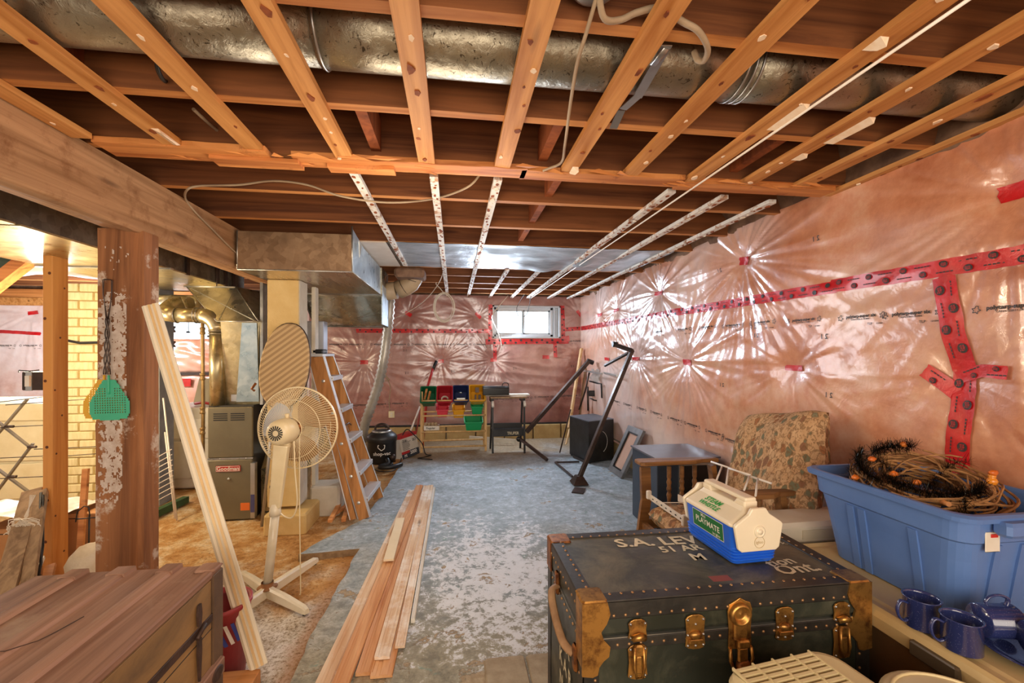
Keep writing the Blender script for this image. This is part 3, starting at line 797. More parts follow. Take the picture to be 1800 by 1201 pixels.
# fly swatters hung on the thick post
def swatter(name, label, colr, x, y, rot, zt=1.50):
    r = thing(name, label, 'fly swatter', (x, y, 0), 0, 'fly swatters on the post')
    MM = Matrix.Translation((x, y, 1.505)) @ Matrix.Rotation(rot, 4, 'Y')
    b = MB(); pts = []
    for k in range(15):
        t = PI*k/14; pts.append((-.0125*math.cos(t) if True else 0, 0, .004*math.sin(t)))
    b.tube([MM @ Vector(p) for p in ([(-.003, 0, -.16), (-.016, 0, -.06), (-.0165, 0, -.005)]+[(-.0165*math.cos(PI*k/6), 0, .004*math.sin(PI*k/6)) for k in range(7)]+[(.0165, 0, -.005), (.016, 0, -.06), (.003, 0, -.16)])], .0016, 6)
    for ph in (0, PI):
        b.tube([MM @ Vector((.0042*math.cos(k*.55+ph), .0035*math.sin(k*.55+ph), -.16-.010*k*.95)) for k in range(26)], .0022, 6)
    b.build('wire_handle', M['dark_metal'], r)
    # perforated head
    def inside(u, v):   # u -1..1, v 0 top .. 1 bottom
        w = .075*min(1, .32+1.3*v) if v < .55 else .075*(1.0-.0*v)
        if v > .72: w *= math.sqrt(max(0, 1-((v-.72)/.34)**2))*.55+.45 if v < .97 else .5
        return abs(u) < w
    b = MB(); n = 34; cs = .16/n; L = .17
    for i in range(n):
        for j in range(n):
            u = -.08+i*cs; v = j/n
            if not inside(u+cs/2, v): continue
            hole = (i % 2 == 1 and j % 2 == 1 and abs(u) < .062 and .16 < v < .80 and not (abs(u) < .012 and v < .42))
            if hole: continue
            z = -.42-v*L
            b.box((u, -.0012, z-L/n), (u+cs, .0012, z), MM)
    b.tube([MM @ Vector((0, -.002, -.40-k*.01)) for k in range(9)], .006, 8, flat=.6)
    b.build('swatter_head', colr, r)
    return r
swatter('fly_swatter', 'green plastic fly swatter with twisted wire handle, in front on the post', plain('green_plastic', '#3fae84', '#36a078', .45, bump=0), -1.448, 2.052, -.02)
swatter('fly_swatter', 'yellow plastic fly swatter half hidden behind the green one', plain('yellow_plastic', '#e2a92a', '#d89f22', .45, bump=0), -1.450, 2.062, .035)

# brick chimney, every brick its own
ch = thing('brick_chimney', 'cream-painted brick chimney with a grey side, behind the posts', 'chimney', (-2.69, 3.95, ZL))
MB().box((-3.01, 3.862, ZL), (-2.362, 4.06, 1.72)).build('mortar', plain('painted_joint', '#b89e62', '#a88e54', .8, ns=20, bump=.4, bs=90), ch)
MB().box((-2.362, 3.87, ZL), (-2.350, 4.05, 1.72)).build('side_face', M['brick_grey'], ch)
proto = None; z = ZL; row = 0
while z < 1.70:
    off = 0 if row % 2 == 0 else .107
    x = -3.02-off+.0
    while x < -2.36:
        a = max(x, -3.02)+.004; c = min(x+.205, -2.355)-.004
        if c-a > .03:
            if proto is None:
                pm = MB().bbox((0, 0, 0), (1, .1, .061), .006); proto = True
                o = pm.build('brick', M['brick_paint'], ch, local=True); pmesh = o.data
            else:
                o = bpy.data.objects.new('brick', pmesh); col.objects.link(o); o.parent = ch
            w = c-a; o.scale = (w, 1, 1); o.location = (a+2.69, 3.85-3.95+random.uniform(-.002, .002), z-ZL+.003)
        x += .213
    z += .0685; row += 1
MB().tube([(-3.02, 3.846, 1.30), (-2.9, 3.842, 1.275), (-2.75, 3.84, 1.28), (-2.6, 3.842, 1.295), (-2.45, 3.845, 1.285), (-2.3, 3.85, 1.33)], .010, 8).build('x', M['cable_black'], None)
tag(bpy.data.objects['x'], 'black cable strung across the cream brick chimney', 'cable'); bpy.data.objects['x'].name = 'black_cable'
o = MB().tube([at(125, 395, y=3.2), at(140, 425, y=3.15), at(160, 455, y=3.1), at(176, 475, y=3.05), at(190, 520, y=3.02)], .013, 8).build('black_hose', M['cable_black'])
tag(o, 'black cable hanging in front of the chimney between the two posts', 'cable')

# ducts
def box_duct(b, lo, hi): b.box(lo, hi)
r = thing('main_duct', 'long dusty rectangular duct under the joists left of the beam', 'duct', (-2.07, 2.4, 1.72))
MB().box((-2.40, .4, 1.72), (-1.75, 3.95, 1.955)).build('duct_body', M['galv_dark'], r)
MB().box((-2.42, .4, 1.713), (-1.74, 2.0, 1.721)).box((-2.42, 2.02, 1.713), (-1.74, 3.95, 1.721)).build('duct_bottom', M['galv_warm'], r)
for y in (2.55, 3.13, 3.5, 3.62, 3.74): MB().box((-1.752, y, 1.712), (-1.735, y+.03, 1.956)).build('drive_seam', M['dark_metal'], r)
for x, y in ((-1.71, 2.62), (-1.70, 3.42)):
    MB().tube([(x, y, 1.97), (x, y, 1.45 if y < 3 else 1.68)], .003, 5).build('hanger_wire', M['dark_metal'], r)
MB().box((-2.43, 2.9, 1.704), (-1.70, 2.93, 1.714)).build('flange', M['galv'], r)
o = MB().grid(lambda u, v: Vector((-5.2+u*2.75, 1.6+v*2.3, 1.80+.05*noise.noise(Vector((u*6, v*5, 0)))+.03*math.sin(v*6))), 60, 40).build('duct_wrap', plain('white_duct_wrap', '#cfc4c4', '#e6dfe2', .6, ns=5, bump=.4, bs=12)); tag(o, 'pale crumpled wrapped duct panel hanging above the white freezer', 'duct')

# furnace
r = thing('furnace', 'tall olive-brown furnace with louvres and red name badge', 'furnace', (-1.63, 3.66, ZL))
M['furn'] = plain('olive_enamel', '#6f6650', '#7d745c', .38, .3, ns=3, bump=.03)
fx0, fx1, fy0, fy1 = -1.785, -1.477, 3.47, 3.86
zt = .81; zm = .415
MB().box((fx0, fy0+.012, ZL), (fx1, fy1, zt)).build('cabinet', plain('dark_furnace_side', '#3d3a33', '#4b463c', .45, .4, bump=0), r)
pn = MB().bbox((fx0, fy0-.004, zm+.012), (fx1, fy0+.014, zt-.012), .006).build('upper_panel', M['furn'], r)
b = MB()
for gx in (-1.745, -1.628):
    for k in range(4): b.box((gx, fy0-.006, .70+k*.0155), (gx+.095, fy0-.002, .7075+k*.0155))
b.build('louvre', M['black'], pn)
pn = MB().bbox((fx0, fy0-.004, ZL+.005), (fx1, fy0+.014, zm-.004), .006).build('lower_panel', M['furn'], r)
mk = MB().bbox((-1.728, fy0-.012, .325), (-1.558, fy0-.004, .37), .004); mk.build('badge', plain('red_badge', '#b3261e', '#b3261e', .4, bump=0), pn)
mk = MB().text('Goodman', .040, lambda x, y: Vector((-1.643+x, fy0-.0135, .3475+y)), 0, xs=.95)
for lo, hi in (((-1.724, .329), (-1.562, .3315)), ((-1.724, .3635), (-1.562, .366)), ((-1.724, .329), (-1.7215, .366)), ((-1.5645, .329), (-1.562, .366))): mk.box((lo[0], fy0-.0132, lo[1]), (hi[0], fy0-.012, hi[1]))
mk.build('lettering', M['white'], pn)
M['orange_st'] = plain('orange_sticker', '#e0702a', '#e0702a', .5, bump=0)
MB().box((-1.56, fy0-.006, .035), (-1.497, fy0-.0035, .09)).build('sticker', M['orange_st'], pn)
MB().box((-1.792+.005, fy0-.006, .10), (-1.74, fy0-.0035, .20), None, 1).box((-1.787, fy0-.0068, .19), (-1.74, fy0-.006, .20), None, 2).build('sticker', [M['orange_st'], M['white'], plain('red_band', '#c8321e', '#c8321e', .5, bump=0)], pn)
MB().lathe([(.0, .012), (.006, .012), (.008, .004), (.012, .003), (.012, 0)], Matrix.Translation((-1.64, fy0-.004, .27)) @ Matrix.Rotation(PI/2, 4, 'X'), 14).build('sight_glass', M['steel'], pn)
MB().box((fx0, fy0-.003, zm-.002), (fx1, fy0+.012, zm+.010)).build('seam_strip', M['steel'], r)
b = MB()
for x in (-1.755, -1.70, -1.57, -1.52): b.lathe([(0, .004), (.004, .003), (.005, 0)], Matrix.Translation((x, fy0-.003, zm+.004)) @ Matrix.Rotation(PI/2, 4, 'X'), 8)
b.build('screw', M['steel'], r)
MB().lathe([(0, .001), (.045, .001), (.045, 0)], Matrix.Translation((fx1, 3.62, .70)) @ Matrix.Rotation(PI/2, 4, 'Y'), 24, sx=1).build('knockout', M['black_paint'], r)
MB().lathe([(0, .003), (.018, .003), (.018, 0)], Matrix.Translation((fx1, 3.60, .56)) @ Matrix.Rotation(PI/2, 4, 'Y'), 16).build('grommet', M['black'], r)
MB().box((fx1, 3.43, ZL+.02), (fx1+.03, 3.47, .39)).box((fx1+.002, 3.428, .03), (fx1+.028, 3.43, .16), None, 1).build('filter_slot', [M['steel'], plain('blue_print', '#4a4a78', '#34345e', .5)], r)

r = thing('supply_plenum', 'shiny sheet-metal plenum rising from the top of the furnace', 'duct', (-1.6, 3.66, zt))
b = MB().loft([[(-1.700, 3.55, zt), (-1.462, 3.55, zt), (-1.462, 3.86, zt), (-1.700, 3.86, zt)], [(-1.700, 3.47, 1.43), (-1.44, 3.47, 1.43), (-1.44, 3.88, 1.43), (-1.700, 3.88, 1.43)]], caps=False)
b.build('riser', M['galv_warm'], r)
MB().add([(-1.62, 3.531, zt+.02), (-1.46, 3.531, zt+.02), (-1.448, 3.464, 1.42), (-1.55, 3.464, 1.42)], [(0, 1, 2, 3)]).build('green_tinted_face', M['galv_blue'], r)
b = MB().loft([[(-1.72, 3.465, 1.43), (-1.435, 3.465, 1.43), (-1.435, 3.88, 1.43), (-1.72, 3.88, 1.43)], [(-2.05, 3.68, 1.715), (-1.69, 3.68, 1.715), (-1.60, 3.95, 1.715), (-2.05, 3.95, 1.715)]], caps=False)
b.build('offset_hood', galv('crossbroken_steel', '#b2aa92', '#d6ceb4', .28), r)
b = MB()
b.tube([(-1.725, 3.462, 1.43), (-1.432, 3.462, 1.43)], .006, 6).tube([(-2.06, 3.675, 1.712), (-1.69, 3.675, 1.712)], .008, 6).tube([(-1.722, 3.463, 1.43), (-2.05, 3.678, 1.715)], .004, 6).tube([(-1.435, 3.463, 1.43), (-1.69, 3.678, 1.715)], .004, 6)
b.tube([(-1.71, 3.462, 1.43), (-1.69, 3.672, 1.71)], .0015, 5).tube([(-1.45, 3.462, 1.432), (-2.04, 3.672, 1.712)], .0015, 5)
b.build('seam', M['galv'], r)
MB().box((-1.44, 3.50, zt), (-1.42, 3.95, 1.95)).build('return_riser', M['galv'], r)
MB().box((-1.42, 3.60, .5), (-1.33, 3.95, 1.94)).build('return_riser', galv('purple_grey_steel', '#6c6264', '#857a78', .4), r)
mk = MB().box((-1.655, 3.53, .835), (-1.60, 3.535, .885)); mk.build('label_plate', M['steel'], r)

def arc(c, r, a0, a1, ax, ay, n=8): 
    c = Vector(c); ax = Vector(ax); ay = Vector(ay); return [c+ax*(r*math.cos(a0+(a1-a0)*k/n))+ay*(r*math.sin(a0+(a1-a0)*k/n)) for k in range(n+1)]
r = thing('flue_pipe', 'round galvanised flue pipe from furnace top, elbowing left to the chimney', 'pipe', (-1.74, 3.53, zt))
p0 = [(-1.745, 3.52, zt-.002), (-1.745, 3.52, 1.37)] + arc((-1.845, 3.52, 1.37), .10, 0, PI/2, (1, 0, 0), (0, 0, 1)) + [(-2.05, 3.52, 1.47)] + arc((-2.05, 3.62, 1.47), .10, -PI/2, -PI, (0, 0, 0) if False else (1, 0, 0), (0, 1, 0))[0:1]
b = MB().tube([(-1.745, 3.52, zt-.002), (-1.745, 3.52, 1.36)], .052, 20); b.build('pipe_section', M['galv_warm'], r)
b = MB().tube(arc((-1.86, 3.52, 1.36), .115, 0, PI/2, (1, 0, 0), (0, 0, 1), 6), .055, 20); b.build('elbow', M['galv_warm'], r)
MB().tube([(-1.86, 3.52, 1.475), (-2.03, 3.52, 1.475)], .052, 20).build('pipe_section', M['galv_warm'], r)
MB().tube([(-2.02, 3.52, 1.475), (-2.09, 3.53, 1.485), (-2.13, 3.57, 1.51), (-2.12, 3.62, 1.55), (-2.06, 3.66, 1.575)], .056, 20).build('elbow', M['galv_warm'], r)
MB().tube([(-2.02, 3.68, 1.58), (-2.00, 3.72, 1.59), (-2.08, 3.77, 1.60), (-2.2, 3.78, 1.60)], .056, 20).build('elbow', M['galv_warm'], r)
MB().tube([(-2.18, 3.78, 1.60), (-2.36, 3.82, 1.60), (-2.55, 3.86, 1.60)], .058, 20).build('foil_wrap', M['galv'], r)
b = MB()
for z in (1.36, 1.34): b.tube([(-1.745+.056*math.cos(2*PI*k/20), 3.52+.056*math.sin(2*PI*k/20), z) for k in range(20)], .004, 5, closed=True)
for x in (-1.87, -1.89, -2.02): b.tube([(x, 3.52+.056*math.cos(2*PI*k/20), 1.475+.056*math.sin(2*PI*k/20)) for k in range(20)], .004, 5, closed=True)
b.build('collar', M['galv'], r)

def pipe_thing(name, label, pts, rad, mat, cat='pipe', fittings=()):
    r = thing(name, label, cat, pts[-1])
    MB().tube(pts, rad, 12).build('pipe', mat, r)
    for f in fittings: MB().lathe([(rad*.9, -.03), (rad*1.45, -.028), (rad*1.45, -.012), (rad*1.2, -.008), (rad*1.2, .008), (rad*1.45, .012), (rad*1.45, .028), (rad*.9, .03)], Matrix.Translation(f), 14).build('coupling', mat, r)
    return r
x_, y_, _ = at(297, 600, y=4.5)
pipe_thing('drain_stack', 'dark cast-iron drain stack behind the leaning white moulding', [(x_, y_, 1.96), (x_, y_, ZL)], .035, plain('tarred_iron', '#4a3526', '#7a5836', .55, .3), fittings=[(x_, y_, 1.42), (x_, y_, 1.28), (x_, y_, 1.58)])
x_, y_, _ = at(356, 600, y=3.95)
pipe_thing('gas_pipe', 'thin brass-toned gas pipe running down left of the furnace', [(x_, y_, 1.70), (x_, y_, 1.4), (x_+.005, y_, .7), (x_, y_, ZL)], .014, plain('grimy_gas_pipe', '#8a6a3a', '#b0905a', .45, .4, ns=12), fittings=[(x_, y_, 1.38), (x_, y_, 1.0), (x_, y_, .72), (x_, y_, .55)])
# insulation batts seen below the far window
r = thing('insulation_patch', 'wrapped pink batts below the small left window', 'insulation', (-3.3, 5.9, 0))
def qb(x0, x1, z0, z1, yy, s):
    return MB().grid(lambda u, v: Vector((x0+(x1-x0)*u, yy-.05*math.sin(PI*min(1, max(0, u)))**.4*math.sin(PI*v)**.4-.012*noise.noise(Vector((u*7, v*7, s)))-.01*ridge(0, 1, u*3+v*4+s), z0+(z1-z0)*v)), 40, 30)
qb(-3.75, -2.85, .95, 1.37, 5.99, 1).build('batt', film('orange_pink_film', '#e8a888', '#d98a66', '#b06040', '#e6b8a0'), r)
qb(-3.85, -2.9, .25, .92, 5.97, 4).build('batt', bpy.data.materials['orange_pink_film'], r)
MB().box((-3.9, 5.93, .92), (-2.8, 5.96, .955)).build('copper_pipe', M['dark_metal'], r)
mk = MB().cbox((-3.28, 5.90, .83), (.10, .01, .10)).cbox((-2.85, 5.9, 1.33), (.12, .01, .06)); mk.build('red_tape', M['red_tape'], r)

# laundry machines
def appliance(name, label, cat, lo, hi, mat, console=None, doors=()):
    r = thing(name, label, cat, ((lo[0]+hi[0])/2, (lo[1]+hi[1])/2, lo[2]))
    MB().bbox(lo, hi, .018).build('cabinet', mat, r, bevel=.004)
    for d in doors: MB().bbox(d[0], d[1], .006).build(d[2], d[3] if len(d) > 3 else mat, r)
    return r
r = appliance('washing_machine', 'white front-panelled laundry machine left of the furnace, red bag strip on its lid', 'washing machine', (-2.64, 4.32, ZL), (-1.98, 4.9, .70), M['white'],
    doors=[((-2.62, 4.305, .42), (-2.0, 4.322, .60), 'panel'), ((-2.52, 4.305, .06), (-2.0, 4.322, .40), 'door'), ((-2.44, 4.30, .40), (-2.41, 4.306, .48), 'handle', M['brass_dull'])])
MB().prism([(4.70, .70), (4.78, .70), (4.88, .70), (4.88, .93), (4.80, .94)], -2.55, -1.98, Matrix(((0, 0, 1, 0), (1, 0, 0, 0), (0, 1, 0, 0), (0, 0, 0, 1)))).build('control_panel', M['cream'], r)
MB().lathe([(0, .01), (.05, .008), (.055, 0)], Matrix.Translation((-2.35, 4.74, .83)) @ Matrix.Rotation(PI/2-.3, 4, 'X'), 20).build('dial', M['white'], r)
o = MB().tube([(-2.42, 4.5, .717), (-2.35, 4.48, .73), (-2.28, 4.46, .72), (-2.2, 4.47, .735), (-2.1, 4.44, .72), (-2.03, 4.40, .74)], .022, 8, flat=.6).build('red_bag', plain('red_cloth', '#b3261c', '#c8402c', .6, ns=10)); tag(o, 'crumpled red packet lying on the laundry machine', 'packet')
r = appliance('chest_freezer', 'long white chest freezer behind the accordion drying rack', 'freezer', (-4.9, 4.10, ZL), (-3.13, 4.75, .70), M['cream'],
    doors=[((-4.9, 4.085, .64), (-3.12, 4.76, .78), 'lid'), ((-4.88, 4.088, .31), (-3.15, 4.102, .60), 'panel'), ((-4.88, 4.088, .0), (-3.15, 4.102, .29), 'panel')])
# shelf wires strung in front
M['rackm'] = plain('grey_rack_metal', '#6e6458', '#857a6c', .4, .4)
r = thing('accordion_rack', 'grey metal accordion drying rack folded open before the white freezer', 'rack', at(40, 900, z=ZL))
yy = 3.45
for a, c_ in (((-8, 738), (55, 788)), ((-8, 822), (60, 872)), ((48, 702), (-8, 768)), ((58, 780), (-8, 868))):
    MB().beam(at(*a, y=yy), at(*c_, y=yy-.02), .010, .020, (0, 1, 0)).build('slat', M['rackm'], r)
for a, c_ in (((-10, 806), (75, 802)), ((-10, 752), (75, 748)), ((-10, 842), (75, 838)), ((-8, 708), (75, 698)), ((-10, 896), (75, 889)), ((10, 712), (180, 700)), ((60, 790), (180, 785)), ((75, 805), (180, 797))):
    MB().tube([at(*a, y=yy-.03), at(*c_, y=yy-.03)], .003, 6).build('wire', M['dark_metal'], r)
for a in ((15, 750), (55, 786), (20, 838)):
    MB().tube([at(*a, y=yy-.05)+Vector((-.02, 0, 0)), at(*a, y=yy-.05)+Vector((.03, 0, 0))], .009, 8).build('joint', M['dark_metal'], r)
# electrical switch on the stud side
r = thing('light_switch', 'bare light switch in a metal box beside the thin post', 'switch', at(52, 672, y=2.7))
c_ = at(54, 670, y=2.70)
MB().bbox((c_.x-.035, 2.69, c_.z-.05), (-2.153, 2.74, c_.z+.05), .003).build('switch_box', M['dark_metal'], r)
MB().box((c_.x-.012, 2.684, c_.z-.052), (c_.x+.018, 2.69, c_.z+.052)).box((c_.x-.008, 2.675, c_.z-.028), (c_.x+.014, 2.684, c_.z+.03), None, 1).build('switch', [M['steel'], M['white']], r)
MB().tube([(c_.x-.04, 2.68, c_.z+.05), (c_.x-.02, 2.66, c_.z+.06), (c_.x+.02, 2.67, c_.z+.055), (c_.x+.05, 2.69, c_.z+.06)], .003, 6).build('wire', M['cable_black'], r)
# things stacked low at the left
def carton(name, label, px0, px1, pz0, pz1, y, d, mat, cat='box'):
    p = at(px0, pz1, y=y); q = at(px1, pz0, y=y); r = thing(name, label, cat, ((p.x+q.x)/2, y, ZL))
    zb = max(ZL, p.z)
    MB().bbox((p.x, y, zb), (q.x, y+d, q.z), .004).build('carton', mat, r)
    MB().box((p.x+.01, y-.001, q.z-.03), (q.x-.01, y, q.z-.025)).build('flap_line', M['dark_metal'], r); return r
M['card'] = plain('brown_cardboard', '#c08a58', '#a87444', .8, ns=4, bump=.1)
carton('cardboard_box', 'brown cardboard box on the floor at the frame edge, below the freezer', -40, 62, 928, 1075, 2.72, .35, M['card'])
carton('cardboard_box', 'brown cardboard box standing behind the two posts', 118, 172, 902, 1010, 2.9, .3, M['card'])
q = at(20, 915, y=2.8)
o = MB().grid(lambda u, v: Vector((q.x-.35+u*.62, 2.70+v*.4, .305-.03*v+.02*noise.noise(Vector((u*6, v*5, 0)))+.010*math.sin(u*12))), 30, 20).build('plastic_sheet', plain('crumpled_white_plastic', '#ded6d0', '#cbbfb6', .3, ns=6, bump=.5, bs=15)); tag(o, 'crumpled white plastic lying over the cardboard box', 'plastic sheet')
q = at(148, 985, y=2.5)
b = MB(); b.lathe([(0, -.10), (.06, -.095), (.095, -.05), (.10, 0), (.085, .05), (.05, .085), (0, .095)], Matrix.Translation((q.x, 2.55, q.z-.03)), 20)
o = b.build('cloth_bundle', plain('white_cloth', '#e6d6bc', '#d2be9c', .85, ns=14, bump=1, bs=22)); tag(o, 'cream cloth bundle at the foot between the two posts', 'cloth'); 
for v in o.data.vertices: v.co += v.co.normalized()*.015*noise.noise(v.co*22)
o = MB().box((q.x-.09, 2.46, ZL), (q.x+.10, 2.64, q.z-.12)).build('storage_carton', M['card']); tag(o, 'small carton under the cream cloth bundle', 'box')
# scrap boards leaning left
lean = [(('grey weathered wide board with string looped over it, leaning beside the thin post'), (58, 862), (2, 1062), 2.62, 2.25, .085, 'grey'),
        ('narrow weathered board leaning right of the string-draped one', (70, 864), (40, 1062), 2.60, 2.25, .05, 'grey'),
        ('pale painted strip leaning below the string', (64, 985), (30, 1060), 2.55, 2.3, .03, 'white'),
        ('short pale strip leaning against the thin post foot', (78, 1000), (66, 1045), 2.52, 2.4, .04, 'pine'),
        ('thin upright pine stick between the two posts', (139, 828), (132, 925), 2.85, 2.8, .03, 'pine')]
M['grey_wood'] = wood('grey_weathered_wood', '#a98a68', '#7d6248', 'z', .8, 1)
for k, (lb, a, c_, y0, y1, w, mt) in enumerate(lean):
    p = at(*a, y=y0); q = at(*c_, y=y1)
    d = (q-p); q = p + d*((p.z-ZL)/(p.z-q.z)) if q.z > ZL or True else q
    p.y += k*.012; q.y += k*.012
    o = MB().beam(p, q, .018, w, (1, 0, 0)).build('scrap_board', {'grey': M['grey_wood'], 'white': M['painted'], 'pine': M['pine_red']}[mt]); tag(o, lb, 'board', 'scrap boards by the posts')
b = MB(); c_ = at(47, 930, y=2.50)
for k in range(9):
    pts = []; a0 = random.uniform(0, 6); rr = random.uniform(.03, .07)
    for j in range(26):
        t = a0+j*.5; pts.append(c_+Vector((math.cos(t)*rr*(1+.3*math.sin(j*1.3)), -.012-.01*random.random(), math.sin(t)*rr*.75+.02*math.sin(j*.7))))
    b.tube(pts, .0022, 5)
for k in range(4): b.tube([at(60+k*3, 868, y=2.56)+Vector((0, -.02, 0)), at(56-k*2, 905, y=2.52)+Vector((0, -.02, 0)), c_+Vector((.01*k-.02, -.02, .02))], .0022, 5)
b.tube([c_+Vector((-.04, -.02, -.03)), c_+Vector((-.03, -.02, -.10)), c_+Vector((-.045, -.02, -.13))], .0022, 5).tube([c_+Vector((.02, -.02, -.03)), c_+Vector((.05, -.02, -.09)), c_+Vector((.07, -.02, -.06)), c_+Vector((.06, -.02, .0))], .0022, 5)
b.prism([(-.02, 0), (.02, 0), (.012, .025), (-.012, .025)], -.003, .003, Matrix.Translation(c_+Vector((-.045, -.022, -.155))) @ Matrix.Rotation(PI/2, 4, 'X'))
o = b.build('string_tangle', M['cable_white']); tag(o, 'tangle of cream string hung on the leaning grey board', 'string')
o = MB().tube([at(72, 866, y=2.58), at(70, 930, y=2.5), at(72, 990, y=2.42), at(60, 1040, y=2.38)], .006, 6).tube([at(76, 870, y=2.57), at(76, 960, y=2.48), at(66, 1035, y=2.38)], .004, 6).build('loose_black_cable', M['cable_black']); tag(o, 'black cords hanging beside the string tangle', 'cord')
r = thing('wire_hook_stand', 'thin black wire stand between the posts', 'stand', at(152, 950, y=2.6))
MB().tube([at(133, 918, y=2.62), at(136, 900, y=2.62), at(148, 890, y=2.62), at(156, 892, y=2.62), at(158, 908, y=2.62)], .003, 6).tube([at(133, 913, y=2.62), at(168, 910, y=2.62)], .003, 6).build('hook', M['cable_black'], r)
MB().tube([at(157, 906, y=2.62), at(156, 965, y=2.62)], .004, 6).build('rod', M['cable_black'], r)

# folding clothes rack + green plank behind the leaning moulding
r = thing('clothes_rack', 'white wire clothes rack leaning between thick post and laundry machine', 'rack', at(300, 870, z=ZL))
for a, c_ in (((287, 700), (311, 915)), ((290, 760), (308, 912)), ((268, 700), (262, 912))):
    MB().tube([at(*a, y=3.7), at(*c_, y=3.5)], .006, 6).build('upright', M['wire_white'], r)
for k in range(9):
    MB().tube([at(262, 812+k*9.5, y=3.62), at(303-1+k*.5, 790+k*9.3, y=3.55)], .003, 5).build('wire', M['wire_white'], r)
o = MB().beam(at(236, 920, z=ZL+.03), at(327, 878, z=ZL+.03), .05, .05).build('green_plank', plain('green_painted_plank', '#3c5a36', '#4c6a40', .7)); tag(o, 'dark green painted plank on the floor by the clothes rack', 'plank')
# angled braces, top left of the frame
o = MB().beam(at(-20, 510, y=2.9), at(60, 448, y=2.9), .06, .07, (0, 1, 0)).build('brace', M['nailer']); tag(o, 'slanting orange wooden brace at the upper left', 'brace')
o = MB().beam(at(-30, 490, y=2.95), at(48, 438, y=2.95), .06, .06, (0, 1, 0)).build('brace', plain('dark_green_board', '#26342a', '#364a38', .7)); tag(o, 'slanting dark green board above the orange brace', 'brace')

# yellow column
M['ycol'] = plain('yellow_painted_wood', '#dfc284', '#ceaa66', .6, ns=4, bump=.5, bs=70)
M['ywhite'] = plain('whitewashed_side', '#cfc7b6', '#b8ae9c', .7, ns=5, bump=.3)
r = thing('yellow_column', 'yellow-painted column on a square plinth behind the ironing board', 'column', (-1.15, 3.35, ZL))
MB().bbox((-1.29, 3.25, .12), (-1.085, 3.42, 1.710), .005).build('shaft', M['ycol'], r)
MB().box((-1.085, 3.262, .12), (-1.078, 3.42, 1.709)).build('white_side', M['ywhite'], r)
MB().bbox((-1.275, 3.14, ZL-.01), (-1.00, 3.46, .10), .012).build('plinth', M['ycol'], r)
MB().bbox((-1.075, 3.46, ZL-.01), (-.86, 3.66, .19), .015).bbox((-1.074, 3.50, .19), (-1.045, 3.58, 1.70), .004).build('white_post', M['ywhite'], r)
r = thing('metal_box', 'sheet-metal floor duct box between furnace and yellow column', 'duct', (-1.35, 3.5, ZL))
MB().loft([[(-1.44, 3.52, ZL), (-1.22, 3.475, ZL), (-1.20, 3.9, ZL), (-1.44, 3.9, ZL)], [(-1.44, 3.52, .32), (-1.22, 3.475, .32), (-1.20, 3.9, .32), (-1.44, 3.9, .32)], [(-1.44, 3.60, .42), (-1.22, 3.58, .42), (-1.20, 3.9, .42), (-1.44, 3.9, .42)]]).build('duct_body', M['galv_warm'], r)
MB().tube([(-1.44, 3.518, .32), (-1.22, 3.473, .32)], .006, 6).tube([(-1.44, 3.518, .0), (-1.22, 3.473, .0)], .006, 6).tube([(-1.22, 3.473, -.03), (-1.22, 3.473, .32)], .006, 6).build('seam', M['galv'], r)
# grey electrical panel on the white post
r = thing('electrical_panel', 'grey metal cabinet box behind the stepladder top', 'cabinet', at(545, 620, y=3.62))
a = at(539, 622, y=3.64); c_ = at(569, 567, y=3.64)
MB().bbox((a.x, 3.64, a.z), (c_.x, 3.75, c_.z+.01), .004).build('box', plain('grey_panel_enamel', '#8d8f98', '#a0a2aa', .45, .3, bump=.05), r)
MB().box((a.x+.006, 3.636, a.z+.01), (c_.x-.006, 3.641, c_.z)).build('door', plain('grey_panel_door', '#9c9fa8', '#a9acb4', .4, .3, bump=0), r)
MB().box((a.x-.006, 3.633, a.z+.13), (a.x+.008, 3.637, a.z+.16)).build('sticker', M['white'], r)

# hanging rectangular duct right of the beam
r = thing('return_duct', 'large rectangular sheet-metal duct dropping from the joists beside the beam', 'duct', (-.98, 3.4, 1.5))
x0, x1 = -1.318, -.64
MB().box((x0, 2.885, 1.715), (x1, 2.895, 1.948)).build('end_cap', galv('brown_dusty_steel', '#8f7358', '#a98a6a', .5, dark='#6a5038'), r)
MB().box((x0, 2.895, 1.712), (x1-.003, 3.98, 1.72)).build('duct_bottom', galv('brushed_duct_bottom', '#b09c80', '#c9b698', .25, stretch=(1, .1, 1)), r)
MB().add([(x1, 2.89, 1.712), (x1, 3.98, 1.712), (x1, 3.98, 1.86), (x1, 2.89, 1.99)], [(0, 1, 2, 3)]).box((x1-.01, 2.895, 1.715), (x1-.002, 3.98, 1.95)).build('duct_side', M['galv_blue'], r)
MB().box((x0, 2.90, 1.93), (x1-.01, 3.98, 1.945)).build('duct_top', M['galv_dark'], r)
b = MB(); b.tube([(x0, 2.886, 1.712), (x1, 2.886, 1.712)], .005, 6).tube([(x1, 2.886, 1.712), (x1, 2.886, 2.0)], .005, 6).tube([(x1, 2.886, 1.712), (x1, 3.98, 1.712)], .004, 6).tube([(x0, 3.98, 1.714), (x1, 3.98, 1.714)], .007, 6).tube([(x0, 2.886, 1.712), (x0, 2.886, 1.95)], .004, 6).build('seam', M['galv'], r)
